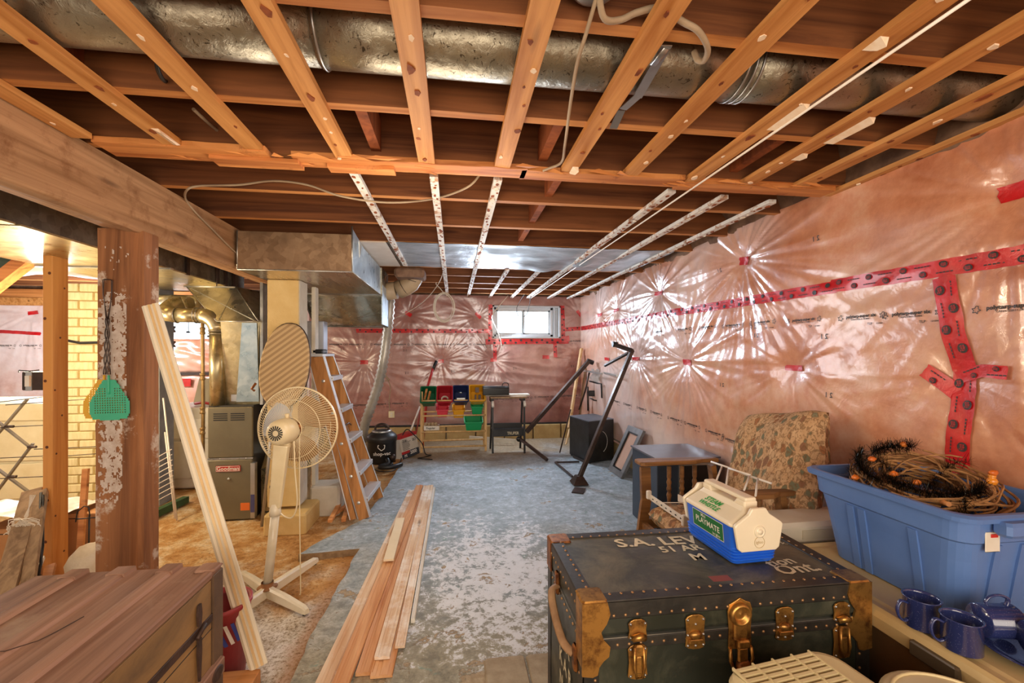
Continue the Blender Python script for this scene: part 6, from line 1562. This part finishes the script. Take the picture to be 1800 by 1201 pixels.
b.bbox((tx0-.002, ty0-.003, zs-.03), (tx1+.002, ty0+.001, zs-.003), .001)
b.bbox((tx0-.003, ty0-.003, 0.0), (tx0+.04, ty0+.001, zs-.003), .001).bbox((tx1-.04, ty0-.003, 0.0), (tx1+.003, ty0+.001, zs-.003), .001)
b.bbox((tx0-.003, ty0-.003, 0.0), (tx0+.001, ty0+.04, zs-.003), .001).bbox((tx0-.003, ty1-.04, 0.0), (tx0+.001, ty1+.003, tz), .001)
b.build('edge_binding', M['bind'], r)
b = MB()
def rivet(p, ax_): 
    R0 = {'z': Matrix.Identity(4), 'y': Matrix.Rotation(PI/2, 4, 'X'), 'x': Matrix.Rotation(-PI/2, 4, 'Y')}[ax_]
    b.lathe([(.0045, -.001), (.004, .001), (.0024, .0024), (0, .003)], Matrix.Translation(p) @ R0, 7)
k = tx0+.08
while k < tx1-.07:
    rivet((k, ty0+.028, tz+o_), 'z'); rivet((k, ty0-o_, tz-.036), 'y'); rivet((k+.01, ty0-.003, zs-.018), 'y'); rivet((k, ty1-.03, tz+o_), 'z'); k += .032
k = ty0+.07
while k < ty1-.06:
    rivet((tx0+.028, k, tz+o_), 'z'); rivet((tx1-.028, k, tz+o_), 'z'); rivet((tx0-o_, k, tz-.033), 'x'); rivet((tx0-.001, k, zs-.02), 'x'); k += .032
k = .03
while k < zs-.03:
    for xx in (tx0+.03, tx1-.03): rivet((xx, ty0-.003, k), 'y')
    rivet((tx0-.003, ty0+.03, k), 'x'); k += .04
b.build('rivets', plain('tarnished_rivets', '#b08a60', '#8a6440', .4, .6, ns=30, bump=0), r)['kind'] = 'stuff'
# corner caps
def corner(cx_, cy_, sx, sy, big=True):
    b = MB(); s = .006; L = .065
    x_in = cx_+sx*L; y_in = cy_+sy*L
    lo = lambda a, c: (min(a, c), max(a, c))
    ax0, ax1 = lo(cx_-sx*s, x_in); ay0, ay1 = lo(cy_-sy*s, y_in)
    b.bbox((ax0, ay0, tz-.004), (ax1, ay1, tz+s), .005)
    fx0, fx1 = ax0, ax1
    if sy > 0:   # front face plate with scalloped edge
        xs_ = [cx_-sx*s, cx_+sx*.062, cx_+sx*.070, cx_+sx*.060, cx_+sx*.045, cx_+sx*.052, cx_+sx*.07, cx_+sx*.066, cx_+sx*.052, cx_+sx*.040, cx_+sx*.036, cx_+sx*.022, cx_-sx*s]
        zs_ = [tz+.002, tz+.002, tz-.03, tz-.055, tz-.075, tz-.095, tz-.115, tz-.14, tz-.15, tz-.165, tz-.185, tz-.19, tz-.185]
        b.prism(list(zip(xs_, zs_)), 0, .006, Matrix.Translation((0, cy_-.007+.006, 0)) @ Matrix.Rotation(PI/2, 4, 'X'))
    sxp = cx_-sx*s
    yb_ = cy_+sy*.055
    ys = lo(cy_-sy*s, yb_)
    xx = lo(sxp, cx_)
    b.bbox((xx[0], ys[0], tz-(.17 if sy > 0 else .10)), (xx[1]+.001, ys[1], tz+.002), .003)
    return b.build('corner_cap', M['brass'] if (sy > 0) else M['brass_dull'], r)
for cx_, sx in ((tx0, 1), (tx1, -1)):
    for cy_, sy in ((ty0, 1), (ty1, -1)): corner(cx_, cy_, sx, sy)
YF = ty0-.003
def plate(poly, th=.005, y=YF, name='plate', mat=None, parent=None): return MB().prism(poly, 0, th, Matrix.Translation((0, y, 0)) @ Matrix.Rotation(PI/2, 4, 'X')).build(name, mat or M['brass'], parent or r, bevel=.0015)
def scal(cx_, cz, w, h): return [(cx_-w/2, cz-h/2+.006), (cx_-w/2+.008, cz-h/2), (cx_-.006, cz-h/2-.003), (cx_+.012, cz-h/2-.003), (cx_+w/2-.006, cz-h/2), (cx_+w/2, cz-h/2+.008), (cx_+w/2-.003, cz), (cx_+w/2, cz+h/2-.008), (cx_+w/2-.008, cz+h/2), (cx_+.01, cz+h/2+.004), (cx_-.01, cz+h/2+.004), (cx_-w/2+.006, cz+h/2), (cx_-w/2, cz+h/2-.008), (cx_-w/2+.003, cz)]
def stud_row(b, pts, y):
    for x, z in pts: b.lathe([(.004, -.001), (.0035, .0012), (0, .003)], Matrix.Translation((x, y, z)) @ Matrix.Rotation(PI/2, 4, 'X'), 8)
for px in (1120, 1478):   # two spring latches
    cx_ = at(px, 1140, y=YF).x; lt = plate(scal(cx_, zs+.018, .052, .05), name='latch_plate'); 
    lw = plate(scal(cx_, zs-.065, .054, .085), name='latch_base')
    MB().tube([(cx_-.016, YF-.008, zs+.0), (cx_, YF-.016, zs+.008), (cx_+.016, YF-.008, zs+.0)], .009, 10).build('latch_catch', M['brass'], lt)
    MB().tube([(cx_-.012, YF-.012, zs-.02), (cx_-.014, YF-.016, zs-.07), (cx_-.008, YF-.016, zs-.098), (cx_+.008, YF-.016, zs-.098), (cx_+.014, YF-.016, zs-.07), (cx_+.012, YF-.012, zs-.02)], .0035, 8).build('draw_loop', M['brass'], lw)
    MB().bbox((cx_-.013, YF-.016, zs-.045), (cx_+.013, YF-.004, zs-.015), .004).bbox((cx_-.009, YF-.014, zs-.09), (cx_+.009, YF-.004, zs-.045), .003).build('lever', M['brass'], lw)
    b = MB(); stud_row(b, [(cx_+sx*.02, zs+z) for sx in (-1, 1) for z in (.0, .036, -.03, -.10)], YF-.005); b.build('rivets', M['steel'], lw)
for px in (1221, 1378):   # two dowel plates
    cx_ = at(px, 1125, y=YF).x; lt = plate(scal(cx_, zs+.0, .056, .085), name='dowel_plate')
    rg = []
    for k in range(9):
        t = k/8; w_ = math.sin(PI*t)**.5 if 0 < t < 1 else .05
        rg.append([(cx_-.020+.040*t, YF-.004-.012*w_*math.cos(a), zs-.006+.012*w_*math.sin(a)) for a in [i*PI/4 for i in range(8)]])
    MB().loft(rg, smooth=True).bbox((cx_-.020, YF-.012, zs-.028), (cx_+.020, YF-.004, zs-.016), .002).build('dowel', M['brass'], lt)
    b = MB(); stud_row(b, [(cx_+sx*.022, zs+z) for sx in (-1, 1) for z in (.034, -.006, -.034)]+[(cx_, zs+.022), (cx_, zs-.035)], YF-.005); b.build('rivets', M['steel'], lt)
cx_ = at(1299, 1100, y=YF).x   # centre lock
lk = plate([(cx_-.034, zs-.055), (cx_+.034, zs-.055), (cx_+.032, zs+.0), (cx_+.036, zs+.05), (cx_+.030, zs+.068), (cx_+.018, zs+.072), (cx_+.0, zs+.082), (cx_-.018, zs+.072), (cx_-.032, zs+.066), (cx_-.036, zs+.045), (cx_-.032, zs)], .005, name='centre_lock')
Ml = Matrix.Translation((cx_-.002, YF-.005, zs+.040)) @ Matrix.Rotation(PI/2, 4, 'X')
MB().lathe([(.031, -.002), (.031, .008), (.026, .014), (.021, .012), (.017, .004), (.011, .002), (0, .006)], Ml, 28).build('lock_ring', M['brass'], lk)
MB().bbox((cx_-.022, YF-.014, zs-.03), (cx_+.018, YF-.004, zs+.022), .004).build('hasp', M['brass'], lk)
MB().bbox((cx_-.016, YF-.022, zs-.046), (cx_+.020, YF-.008, zs-.024), .004).bbox((cx_-.013, YF-.018, zs-.085), (cx_+.016, YF-.006, zs-.045), .004).build('hasp_lever', M['brass'], lk)
MB().lathe([(.019, 0), (.019, .012), (.012, .016), (0, .016)], Matrix.Translation((cx_+.006, YF-.004, zs-.098)) @ Matrix.Rotation(PI/2, 4, 'X'), 20).build('lock_cylinder', M['brass_dull'], lk)
MB().tube([(cx_-.030, YF-.006, zs-.05), (cx_-.030, YF-.008, zs-.085), (cx_-.016, YF-.008, zs-.115), (cx_+.024, YF-.008, zs-.115), (cx_+.034, YF-.008, zs-.08), (cx_+.030, YF-.006, zs-.05)], .005, 8).build('lower_rim', M['brass'], lk)
# leather end handle
MB().tube(smooth_path([(tx0-.006, 1.36, zs+.005), (tx0-.030, 1.34, zs-.0), (tx0-.036, 1.28, zs-.03), (tx0-.030, 1.20, zs-.065), (tx0-.008, 1.17, zs-.08)]), .012, 8, flat=.45).build('leather_handle', plain('cracked_leather', '#8a6644', '#a5805a', .7, ns=20, bump=.5), r)
for y_, z_ in ((1.37, zs+.01), (1.16, zs-.085)): MB().bbox((tx0-.012, y_-.014, z_-.035), (tx0+.001, y_+.014, z_+.035), .005).build('handle_mount', M['brass_dull'], r)
# hand lettering
def topline(s_, px, py, size, rot=0, par=r):
    c = at(px, py, z=tz)
    return MB().text(s_, size, lambda x, y: Vector((c.x+x*math.cos(rot)-y*math.sin(rot), c.y+x*math.sin(rot)+y*math.cos(rot), tz+.0016)), 0, align='LEFT', bold=1.4).build('lettering', M['stencil'], par)
topline('S.A. LEVI', 1082, 957, .085, -.02); topline('51 AR', 1160, 968, .058, .02); topline('M', 1214, 981, .062, -.05)
topline('tion', 1349, 993, .062, .16); topline('Ont.', 1366, 1005, .075, .08); topline('Kirk.', 1352, 955, .03, -.2)
for k, (s_, yy, zz) in enumerate((('T A', 1.27, .33), ('K A R A', 1.25, .26), ('N A N T', 1.24, .19), ('V I I A', 1.24, .12))):
    MB().text(s_, .062, lambda x, y: Vector((tx0-.0045, yy-x, zz+y)), 0, xs=.9).build('lettering', M['stencil'], r)
MB().box((.73, 1.155, tz), (.79, 1.185, tz+.0008)).build('sticker', plain('faded_red_sticker', '#7a3a34', '#8a4a40', .6), r)

# small cooler on the trunk
M['cwhite'] = plain('ivory_plastic', '#e9dcc0', '#e2d4b6', .32, bump=0, coat=.2)
M['cblue'] = plain('bright_blue_plastic', '#1f62d6', '#1c5ccc', .3, bump=0, coat=.2)
CX, CY, CR = .905, 1.350, math.radians(3)
r = thing('cooler', 'small blue lunch cooler with ivory lid and handle, standing on the trunk', 'cooler', (CX, CY, tz+.006), CR)
Mc = Matrix.Translation((CX, CY, tz+.0045)) @ Matrix.Rotation(CR, 4, 'Z')
hw, hl = .080, .125
def cr(z, sx, sy, rad=.016): return rrect(-sx, sx, -sy, sy, z, rad, 4)
rg = [cr(0, hw-.014, hl-.012), cr(.004, hw-.010, hl-.008)]
for k in range(4): z = .008+k*.010; rg += [cr(z, hw-.009+k*.001, hl-.007+k*.001), cr(z+.005, hw-.005+k*.001, hl-.003+k*.001), cr(z+.0075, hw-.005+k*.001, hl-.003+k*.001), cr(z+.0095, hw-.009+k*.001, hl-.007+k*.001)]
rg += [cr(.050, hw-.006, hl-.006), cr(.118, hw, hl), cr(.118, hw-.01, hl-.01)]
MB().loft(rg, M=Mc).build('body', M['cblue'], r)
# lid shell: hexagon-shouldered
lid = [cr(.116, hw+.003, hl+.003), cr(.124, hw+.003, hl+.003), cr(.130, hw-.003, hl), cr(.157, .034, hl-.010, .012), cr(.166, .026, hl-.018, .010), cr(.171, .022, hl-.020, .010)]
MB().loft(lid, M=Mc, smooth=False).build('lid', M['cwhite'], r, bevel=.003)
# handle bridge with opening
hb = MB()
for s_ in (-1, 1):
    y0 = s_*(hl-.020); hb.loft([[(x, y, z) for x, y in ((-.024, y0), (.024, y0), (.024, y0-s_*.045), (-.024, y0-s_*.045))][::1] if False else [(-.024, y0, z), (.024, y0, z), (.024, y0-s_*w, z), (-.024, y0-s_*w, z)] for z, w in ((.166, .055), (.176, .045), (.186, .038))], M=Mc)
hb.loft([[(-.021, y, .184), (.021, y, .184), (.019, y, .197), (-.019, y, .197)] for y in (-(hl-.020), -.04, .04, (hl-.020))], M=Mc)
hb.build('carry_handle', M['cwhite'], r, bevel=.005)
# ivory side ears coming down over both ends
for s_ in (-1, 1):
    poly = [(-hw-.002, .118), (-hw-.002, .126), (-hw+.004, .132), (-.036, .158), (-.024, .176), (.024, .176), (.036, .158), (hw-.004, .132), (hw+.002, .126), (hw+.002, .118), (hw-.010, .055), (hw-.022, .046), (-hw+.022, .046), (-hw+.010, .055)]
    yy = s_*(hl+.003)
    lo_, hi_ = (0, .012) if s_ < 0 else (-.012, 0)
    e_ = MB().prism(poly, lo_, hi_, Mc @ Matrix.Translation((0, yy, 0)) @ Matrix.Rotation(PI/2, 4, 'X')).build('lid_end', M['cwhite'], r, bevel=.004)
    if s_ < 0:
        Me = Mc @ Matrix.Translation((0, yy-.012, 0)) @ Matrix.Rotation(PI/2, 4, 'X')
        MB().lathe([(.018, -.001), (.018, .003), (.014, .004), (.012, .001), (.009, .001), (.008, .006), (0, .007)], Me @ Matrix.Translation((0, .106, 0)), 24).build('release_button', M['cwhite'], e_)
        MB().tube([Me @ Vector((.017*math.cos(2*PI*k/28), .074+.017*math.sin(2*PI*k/28), .001)) for k in range(28)], .0009, 5, closed=True).text('igloo', .013, lambda x, y: Me @ Vector((x, .074+y, .0012)), 0).build('embossed_badge', plain('embossed_ivory', '#c9b48c', '#c9b48c', .4, bump=0), e_)
def side_pt(yy, zz, off):   # left flank of the body
    x = -(hw-.006+(.006)*(zz-.05)/.068)-off; return Mc @ Vector((x, yy, zz))
mk = MB().add([side_pt(.078, .055, .001), side_pt(-.078, .055, .001), side_pt(-.078, .108, .001), side_pt(.078, .108, .001)], [(0, 1, 2, 3)], 0)
for a, c_ in (((.080, .053), (-.080, .055)), ((-.080, .053), (-.078, .110)), ((-.080, .110), (.080, .108)), ((.080, .110), (.078, .053))):
    mk.add([side_pt(a[0], a[1], .0006), side_pt(c_[0], a[1], .0006), side_pt(c_[0], c_[1], .0006), side_pt(a[0], c_[1], .0006)], [(0, 1, 2, 3)], 1)
mk.text('PLAYMATE', .026, lambda x, y: side_pt(-x, .082+y, .0016), 1, xs=1.0).text('Mini', .015, lambda x, y: side_pt(-x+.02, .1005+y, .0016), 1).text('by igloo', .012, lambda x, y: side_pt(-x-.045, .063+y, .0016), 1)
mk.build('green_label', [plain('dark_green_label', '#1c6a34', '#1c6a34', .4, bump=0), M['white']], r)
def slope_pt(x, y):   # left lid slope between two rings
    z0, x0_, z1, x1_ = .130, -(hw-.003), .157, -.034
    t = .5+y/.051; return Mc @ Vector((x0_+(x1_-x0_)*t-.0012, -x, z0+(z1-z0)*t+.0016))
mk = MB().text('STEAM', .026, lambda x, y: slope_pt(x+y*.3-.01, y*.95+.011), 0, bold=2).text('WHISTLE', .024, lambda x, y: slope_pt(x+y*.3-.01, y*.95-.011), 0, bold=2)
mk.build('lettering', plain('green_ink', '#2a9a3c', '#2a9a3c', .4, bump=0), r)

# taupe lidded tote at lower right and the blue tote standing on it
M['taupe'] = plain('taupe_plastic', '#c9ae7c', '#bb9f6c', .35, bump=0)
r = thing('taupe_tote', 'large tote with taupe lid carrying the blue tote and mugs', 'storage tote', (1.5, 1.1, 0))
lx0, lx1, ly0, ly1, lz = 1.172, 1.79, .60, 1.50, .480
Lr = lambda z, i=0: rrect(lx0+i, lx1-i, ly0+i, ly1-i, z, .05, 5)
MB().loft([Lr(0, .05), Lr(lz-.04, .02)]).build('bin', plain('brown_translucent_tote', '#6e5236', '#5a4028', .35, bump=0), r)
MB().loft([Lr(lz-.055, .004), Lr(lz-.02, 0), Lr(lz-.004, .006), Lr(lz+.004, .016), Lr(lz-.004, .03), Lr(lz-.004, .045), Lr(lz+.0, .055)], smooth=False).build('lid', M['taupe'], r, bevel=.003)
q = at(1602, 1140, x=lx0)
for yy in (.93,): MB().bbox((lx0-.012, yy-.055, lz-.055), (lx0+.01, yy+.055, lz-.018), .004).build('latch', plain('dark_latch', '#4a3c2c', '#4a3c2c', .4, bump=0), r)

M['tblue'] = plain('slate_blue_plastic', '#5575ad', '#5f7fb6', .42, bump=.03, bs=200)
r = thing('blue_tote', 'big open slate-blue storage tote holding a wreath', 'storage tote', (1.5, 1.2, lz))
bx0, bx1, by0, by1 = 1.29, 1.72, .955, 1.46
zb, zr = lz+.004, .782
def br(z, i, rad=.05, ribs=0):
    pts = rrect(bx0+i, bx1-i, by0+i, by1-i, z, rad, 5); 
    return pts
outer = [br(zb, .052), br(zb+.16, .030), br(zr-.085, .020), br(zr-.078, .012), br(zr-.014, .006)]
inner = [br(zr-.01, .010), br(zb+.01, .058)]
MB().loft(outer+[br(zr-.014, .006)]+inner).build('bin', M['tblue'], r)
MB().loft([br(zr-.016, .006), br(zr-.018, -.012), br(zr-.006, -.014), br(zr, -.006), br(zr, .006), br(zr-.012, .010)], caps=False).build('rim', M['tblue'], r)
for yy in (1.10, 1.26, 1.30): MB().loft([[(bx0+i_-.004, yy-.012, z), (bx0+i_-.004, yy+.012, z), (bx0+i_+.01, yy+.012, z), (bx0+i_+.01, yy-.012, z)] for z, i_ in ((zb, .052), (zr-.09, .020))]).build('side_rib', M['tblue'], r)
for xx in (1.42, 1.50, 1.60): MB().loft([[(xx-.010, by0+i_-.004, z), (xx-.010, by0+i_+.01, z), (xx+.010, by0+i_+.01, z), (xx+.010, by0+i_-.004, z)] for z, i_ in ((zb, .052), (zr-.09, .020))]).build('side_rib', M['tblue'], r)
MB().bbox((1.375, by0-.036, zr-.05), (1.60, by0+.006, zr-.012), .008).build('handle_grip', M['tblue'], r)
MB().bbox((1.365, by0+.008, zr-.10), (1.41, by0+.0115, zr-.048), .002).box((1.38, by0+.006, zr-.062), (1.40, by0+.0085, zr-.053), None, 1).build('peeling_label', [M['painted'], M['red_tape']], r)
MB().bbox((1.33, by1-.025, zr-.07), (1.45, by1-.012, zr-.03), .004).build('handle_recess', M['tblue'], r)
# vine wreath with tinsel
r = thing('vine_wreath', 'twig vine wreath with black tinsel and orange bits in the blue tote', 'wreath', (1.50, 1.20, .66))
wc = Vector((1.505, 1.225, .765)); Wm = Matrix.Translation(wc) @ Matrix.Rotation(.22, 4, 'X') @ Matrix.Rotation(-.20, 4, 'Y')
random.seed(11)
def wpt(t, a, R=.14, rr=.05): return Wm @ Vector(((R+rr*math.cos(a))*math.cos(t)*.95, (R+rr*math.cos(a))*math.sin(t)*1.0, rr*math.sin(a)*1.05))
b = MB()
for k in range(90):
    t0 = random.uniform(0, 6.28); a0 = random.uniform(0, 6.28); L = random.uniform(1.2, 3.6); tw = random.uniform(-1.2, 1.2); rr = random.uniform(.02, .058); pts = []
    for j in range(18): s = j/17; pts.append(wpt(t0+L*s, a0+tw*L*s, .14+.008*math.sin(s*9+k), rr)+Vector((0, 0, .004*math.sin(s*13+k))))
    b.tube(pts, random.uniform(.0022, .0042), 5)
b.build('vine_twigs', plain('dry_vine', '#b58450', '#7a5230', .8, ns=30, bump=.4), r)
b = MB()
def tinsel(c0, n):
    for k in range(int(n*.6)):
        n_ = n*.6
        t = c0(k/n_); p = t[0]+Vector((random.uniform(-.006, .006), random.uniform(-.006, .006), 0)); a = random.uniform(0, 2*PI); e = random.uniform(-1, 1); d = Vector((math.cos(a)*math.sqrt(1-e*e), math.sin(a)*math.sqrt(1-e*e), e)); L = random.uniform(.020, .036)
        w_ = Vector((-d.y, d.x, .2)).normalized()*.0009
        b.add([p-w_, p+w_, p+d*L+w_*.5, p+d*L-w_*.5], [(0, 1, 2, 3)], 0)
tinsel(lambda s: (wpt(s*6.28*1.0, 1.3+4*math.sin(s*9), .14, .055),), 5200)
tinsel(lambda s: (wpt(.9+s*1.0, 1.5, .14, .07),), 1400); tinsel(lambda s: (wpt(2.0+s*1.2, 1.2, .15, .07),), 1600); tinsel(lambda s: (wpt(2.9+s*2.2, 1.9, .15, .06),), 2200)
o = b.build('black_tinsel', plain('black_tinsel_foil', '#15130f', '#2a2419', .25, .6, bump=0), r); o['kind'] = 'stuff'
b = MB()
for t, a in ((2.4, 1.6), (3.1, 1.9), (1.1, 1.5), (2.8, .6), (3.6, 2.2), (5.6, 1.4)):
    p = wpt(t, a, .14, .075); b.lathe([(0, -.010), (.008, -.004), (.010, .004), (0, .010)], Matrix.Translation(p) @ Matrix.Rotation(t, 4, 'X'), 8, sx=1.6)
b.build('orange_ornaments', plain('orange_foil', '#c8601c', '#d87a2c', .4, bump=0), r)['kind'] = 'stuff'
MB().tube([at(1616, 866, z=.765), at(1650, 880, z=.765), at(1668, 887, z=.77)], .007, 8).build('wooden_stick', M['pine_red'], r)
p = at(1740, 836, z=.80)
o = MB().lathe([(0, -.014), (.010, -.012), (.014, -.002), (.010, .006), (.007, .008), (.010, .012), (.008, .018), (0, .020)], Matrix.Translation(wpt(5.55, 1.0, .135, .07)+Vector((-.012, .02, -.006))), 16).build('orange_lantern', plain('orange_plastic', '#d8801c', '#e08c28', .3, bump=0, coat=.3), r)
# mugs and plate
M['mug'] = (lambda m: m.out(m.mix(m.ramp(m.voro(m.coords(), 260), [(.10, .8), (.16, 0.0)]), '#2a3260', '#8890ac'), .14, 0, .6, .6, .05))(Nodes('speckled_blue_enamel'))
def mug(label, loc, rz, lying=None):
    r = thing('enamel_mug', label, 'mug', loc, 0, 'blue enamel mugs on the tote lid')
    Mm = Matrix.Translation(Vector(loc)) @ Matrix.Rotation(rz, 4, 'Z')
    R, H = .039, .077
    if lying is not None: Mm = Matrix.Translation(Vector(loc)+Vector((0, 0, R+.001))) @ Matrix.Rotation(rz, 4, 'Z') @ Matrix.Rotation(PI/2+lying, 4, 'Y') @ Matrix.Rotation(PI, 4, 'Z') @ Matrix.Translation((0, 0, -H/2))
    MB().lathe([(0, .0), (R-.004, .0), (R-.001, .003), (R-.001, H-.003), (R+.0015, H-.001), (R+.0015, H+.001), (R-.0022, H), (R-.003, H-.006), (R-.004, .004), (0, .003)], Mm, 36).build('cup', M['mug'], r)
    MB().tube([Mm @ v for v in smooth_path([(R-.002, 0, H*.80), (R+.015, 0, H*.86), (R+.024, 0, H*.62), (R+.020, 0, H*.34), (R+.008, 0, H*.20), (R-.002, 0, H*.24)], 5)], .0055, 8, flat=.6).build('handle', M['mug'], r)
    return r
mz = lz+.0045
mp = at(1612, 1112, z=mz); mug('upright blue mug nearest the black trunk, handle to the left', (1.212, .995, mz), math.radians(172))
mug('upright blue mug beside the fallen ones, handle toward the trunk', (1.214, .905, mz), math.radians(160))
r = thing('enamel_plate', 'speckled blue enamel plate on the tote lid under fallen mugs', 'plate', (1.36, .82, mz))
MB().lathe([(0, .002), (.08, .002), (.095, .010), (.115, .014), (.117, .016), (.114, .017), (.095, .013), (.08, .006), (0, .005)], Matrix.Translation((1.37, .85, mz)), 48).build('dish', M['mug'], r)
mug('blue mug fallen on its side on the plate, handle up', (1.325, .915, mz+.014), math.radians(-12), lying=PI*0)
mug('blue mug fallen on its side at the right frame edge', (1.350, .832, mz+.014), math.radians(-25), lying=0)

# beige appliance pair at the bottom
M['heat'] = plain('aged_beige_plastic', '#d9c99c', '#ccba8a', .42, bump=0)
r = thing('air_purifier', 'aged beige air cleaner with slotted grille in front of the trunk', 'appliance', (.80, .92, 0))
Ma = Matrix.Translation((.755, .835, 0)) @ Matrix.Rotation(.14, 4, 'Z')
az = .492
def ap(z, i=0, rad=.05): return rrect(-.155+i, .150-i, -.17+i, .10-i, z, rad, 6)
MB().loft([ap(0, .01), ap(az-.02, .0), ap(az-.006, .005), ap(az, .018)], M=Ma, smooth=False).build('housing', M['heat'], r)
b = MB()
for k in range(9):
    y = .078-k*.0155
    b.box((-.125+.0*k, y-.004, az), (.085, y+.0035, az+.005), Ma)
b.build('grille_slats', M['heat'], r)
MB().box((-.13, -.055, az-.002), (.09, .087, az+.0008), Ma).build('grille_recess', plain('dark_beige', '#8a7a56', '#8a7a56', .6, bump=0), r)
b = MB()
for x in (-.128, -.075, -.02, .035, .086): b.box((x-.002, -.055, az), (x+.002, .087, az+.0062), Ma)
b.build('grille_bars', M['heat'], r)
MB().bbox((-.03, -.085, az), (.125, -.050, az+.012), .004, Ma).build('control_cover', M['heat'], r)
MB().box((-.02, -.0875, az+.002), (.055, -.084, az+.007), Ma).box((.065, -.0875, az+.002), (.118, -.084, az+.007), Ma).build('control_slot', M['black'], r)
r = thing('round_bin_lid', 'cream rounded lid at the bottom edge right of the air cleaner', 'lid', (1.05, .86, 0))
MB().lathe([(0, .061), (.115, .061), (.13, .50), (.137, .505), (.137, .52), (.125, .527), (.10, .53), (0, .535)], Matrix.Translation((1.025, .755, -.060)), 40).build('container', plain('cream_bin', '#d8cba6', '#cdbf98', .4, bump=0), r)
MB().tube([(1.025+.115*math.cos(2*PI*k/40), .755+.115*math.sin(2*PI*k/40), .469) for k in range(40)], .004, 6, closed=True).build('lid_bead', M['heat'], r)

# ================================================================== OLD WOODEN TRUNK, left foreground
M['tw'] = wood('faded_brown_planks', '#a9826a', '#7a5642', 'y', .7, .9, world=True, stain='#a88a70', stain_amt=(.58, .75), stain_scale=5)
M['tcan'] = (lambda m: (m.bump(m.noise(m.coords(True, (1, .3, 1)), 50, 5), .3, .002), m.out(m.mix(m.ramp(m.noise(m.coords(True, (1, .5, 1)), 5, 7, .7, .5), [(.4, 0.0), (.7, 1.0)]), '#a07a48', '#6e5436'), .75))[1])(Nodes('worn_canvas_panel'))
M['iron'] = plain('rusted_iron', '#3a2c24', '#5a4034', .6, .4, ns=16, bump=.4)
ox0, ox1, oy0, oy1, oz = -1.215, -.714, .50, 1.455, .548
r = thing('wooden_trunk', 'old brown slatted wooden trunk with iron straps, lower left', 'trunk', (-.96, 1.0, ZL))
MB().box((ox0, oy0, ZL), (ox1, oy1, oz-.015)).build('body', M['tcan'], r)
nb = 7; wpl = (ox1-ox0)/nb
for k in range(4):
    a = ox0+k*(ox1-ox0)/4; MB().bbox((a+.001, oy0, oz-.016), (a+(ox1-ox0)/4-.001, oy1, oz-.002+.001*(k % 2)), .002).build('top_plank', M['tw'], r)
def slat(x, w, h=.008, y1=oy1):
    rg = []
    for i in range(13):
        y = oy0+(y1-oy0)*i/12; rg.append([(x-w/2, y, oz-.003), (x-w*.38, y, oz+h*.8), (x-w*.2, y, oz+h), (x+w*.2, y, oz+h), (x+w*.38, y, oz+h*.8), (x+w/2, y, oz-.003)])
    o = MB().loft(rg).build('top_slat', M['tw'], r)
    MB().loft([[(x-w*.55, y, oz-.004), (x-w*.5, y, oz+h+.0015), (x+w*.5, y, oz+h+.0015), (x+w*.55, y, oz-.004)] for y in (y1-.045, y1-.02, y1+.004)]).bbox((x-w*.5, y1, oz-.06), (x+w*.5, y1+.005, oz+h), .002).build('iron_cap', M['tw'], o)
slat(-1.10, .045); slat(-.975, .048); slat(-.845, .045)
MB().bbox((ox1-.022, oy0, oz-.02), (ox1+.004, oy1+.002, oz+.003), .005).build('edge_batten', M['tw'], r)
MB().bbox((ox1, oy0, ZL), (ox1+.003, oy1-.055, oz-.022), .001).build('side_panel', M['tcan'], r)
MB().bbox((ox1-.002, oy1-.052, ZL), (ox1+.008, oy1+.003, oz-.01), .002).build('corner_batten', plain('dark_corner_batten', '#6a4f36', '#513c2a', .7, ns=8, bump=.3), r)
MB().bbox((ox1+.001, oy0, .405), (ox1+.006, oy1-.0, .428), .0015).build('iron_strap', M['iron'], r)
MB().bbox((ox1+.001, oy0, .225), (ox1+.020, oy1-.01, .275), .004).build('wood_rail', M['tw'], r)
MB().box((ox1+.001, oy0, .412-.03), (ox1+.0035, oy1-.05, .412-.027)).build('lid_gap', M['black'], r)
for y in (1.33, .99):
    h = MB().prism([(-.006, 0), (-.010, .03), (-.006, .06), (.006, .06), (.010, .03), (.006, 0)], 0, .006, Matrix.Translation((ox1+.005, y, .435)) @ Matrix.Rotation(PI/2, 4, 'Z') @ Matrix.Rotation(PI/2, 4, 'X')).prism([(-.007, 0), (-.009, -.04), (-.002, -.12), (.002, -.12), (.009, -.04), (.007, 0)], 0, .006, Matrix.Translation((ox1+.005, y, .40)) @ Matrix.Rotation(PI/2, 4, 'Z') @ Matrix.Rotation(PI/2, 4, 'X')).build('strap_hinge', M['iron'], r)
    MB().tube([(ox1+.012, y-.018, .408), (ox1+.012, y+.022, .428)], .006, 8).build('hinge_pin', M['iron'], h)
MB().lathe([(.030, 0), (.028, .005), (.02, .006), (0, .004)], Matrix.Translation((ox1+.018, 1.40, .25)) @ Matrix.Rotation(PI/2, 4, 'Y'), 14, sx=.7).build('rail_end_cap', M['iron'], r)
MB().bbox((ox1-.050, oy1-.05, oz-.004), (ox1+.008, oy1+.006, oz+.006), .006).build('corner_iron', M['tw'], r)
MB().tube([(-.98, 1.08, oz+.008), (-.96, 1.08, oz+.008), (-.93, 1.12, oz+.002), (-.92, 1.15, oz+.001), (-.905, 1.21, oz+.001)], .0012, 5).build('splinter', M['iron'], r)
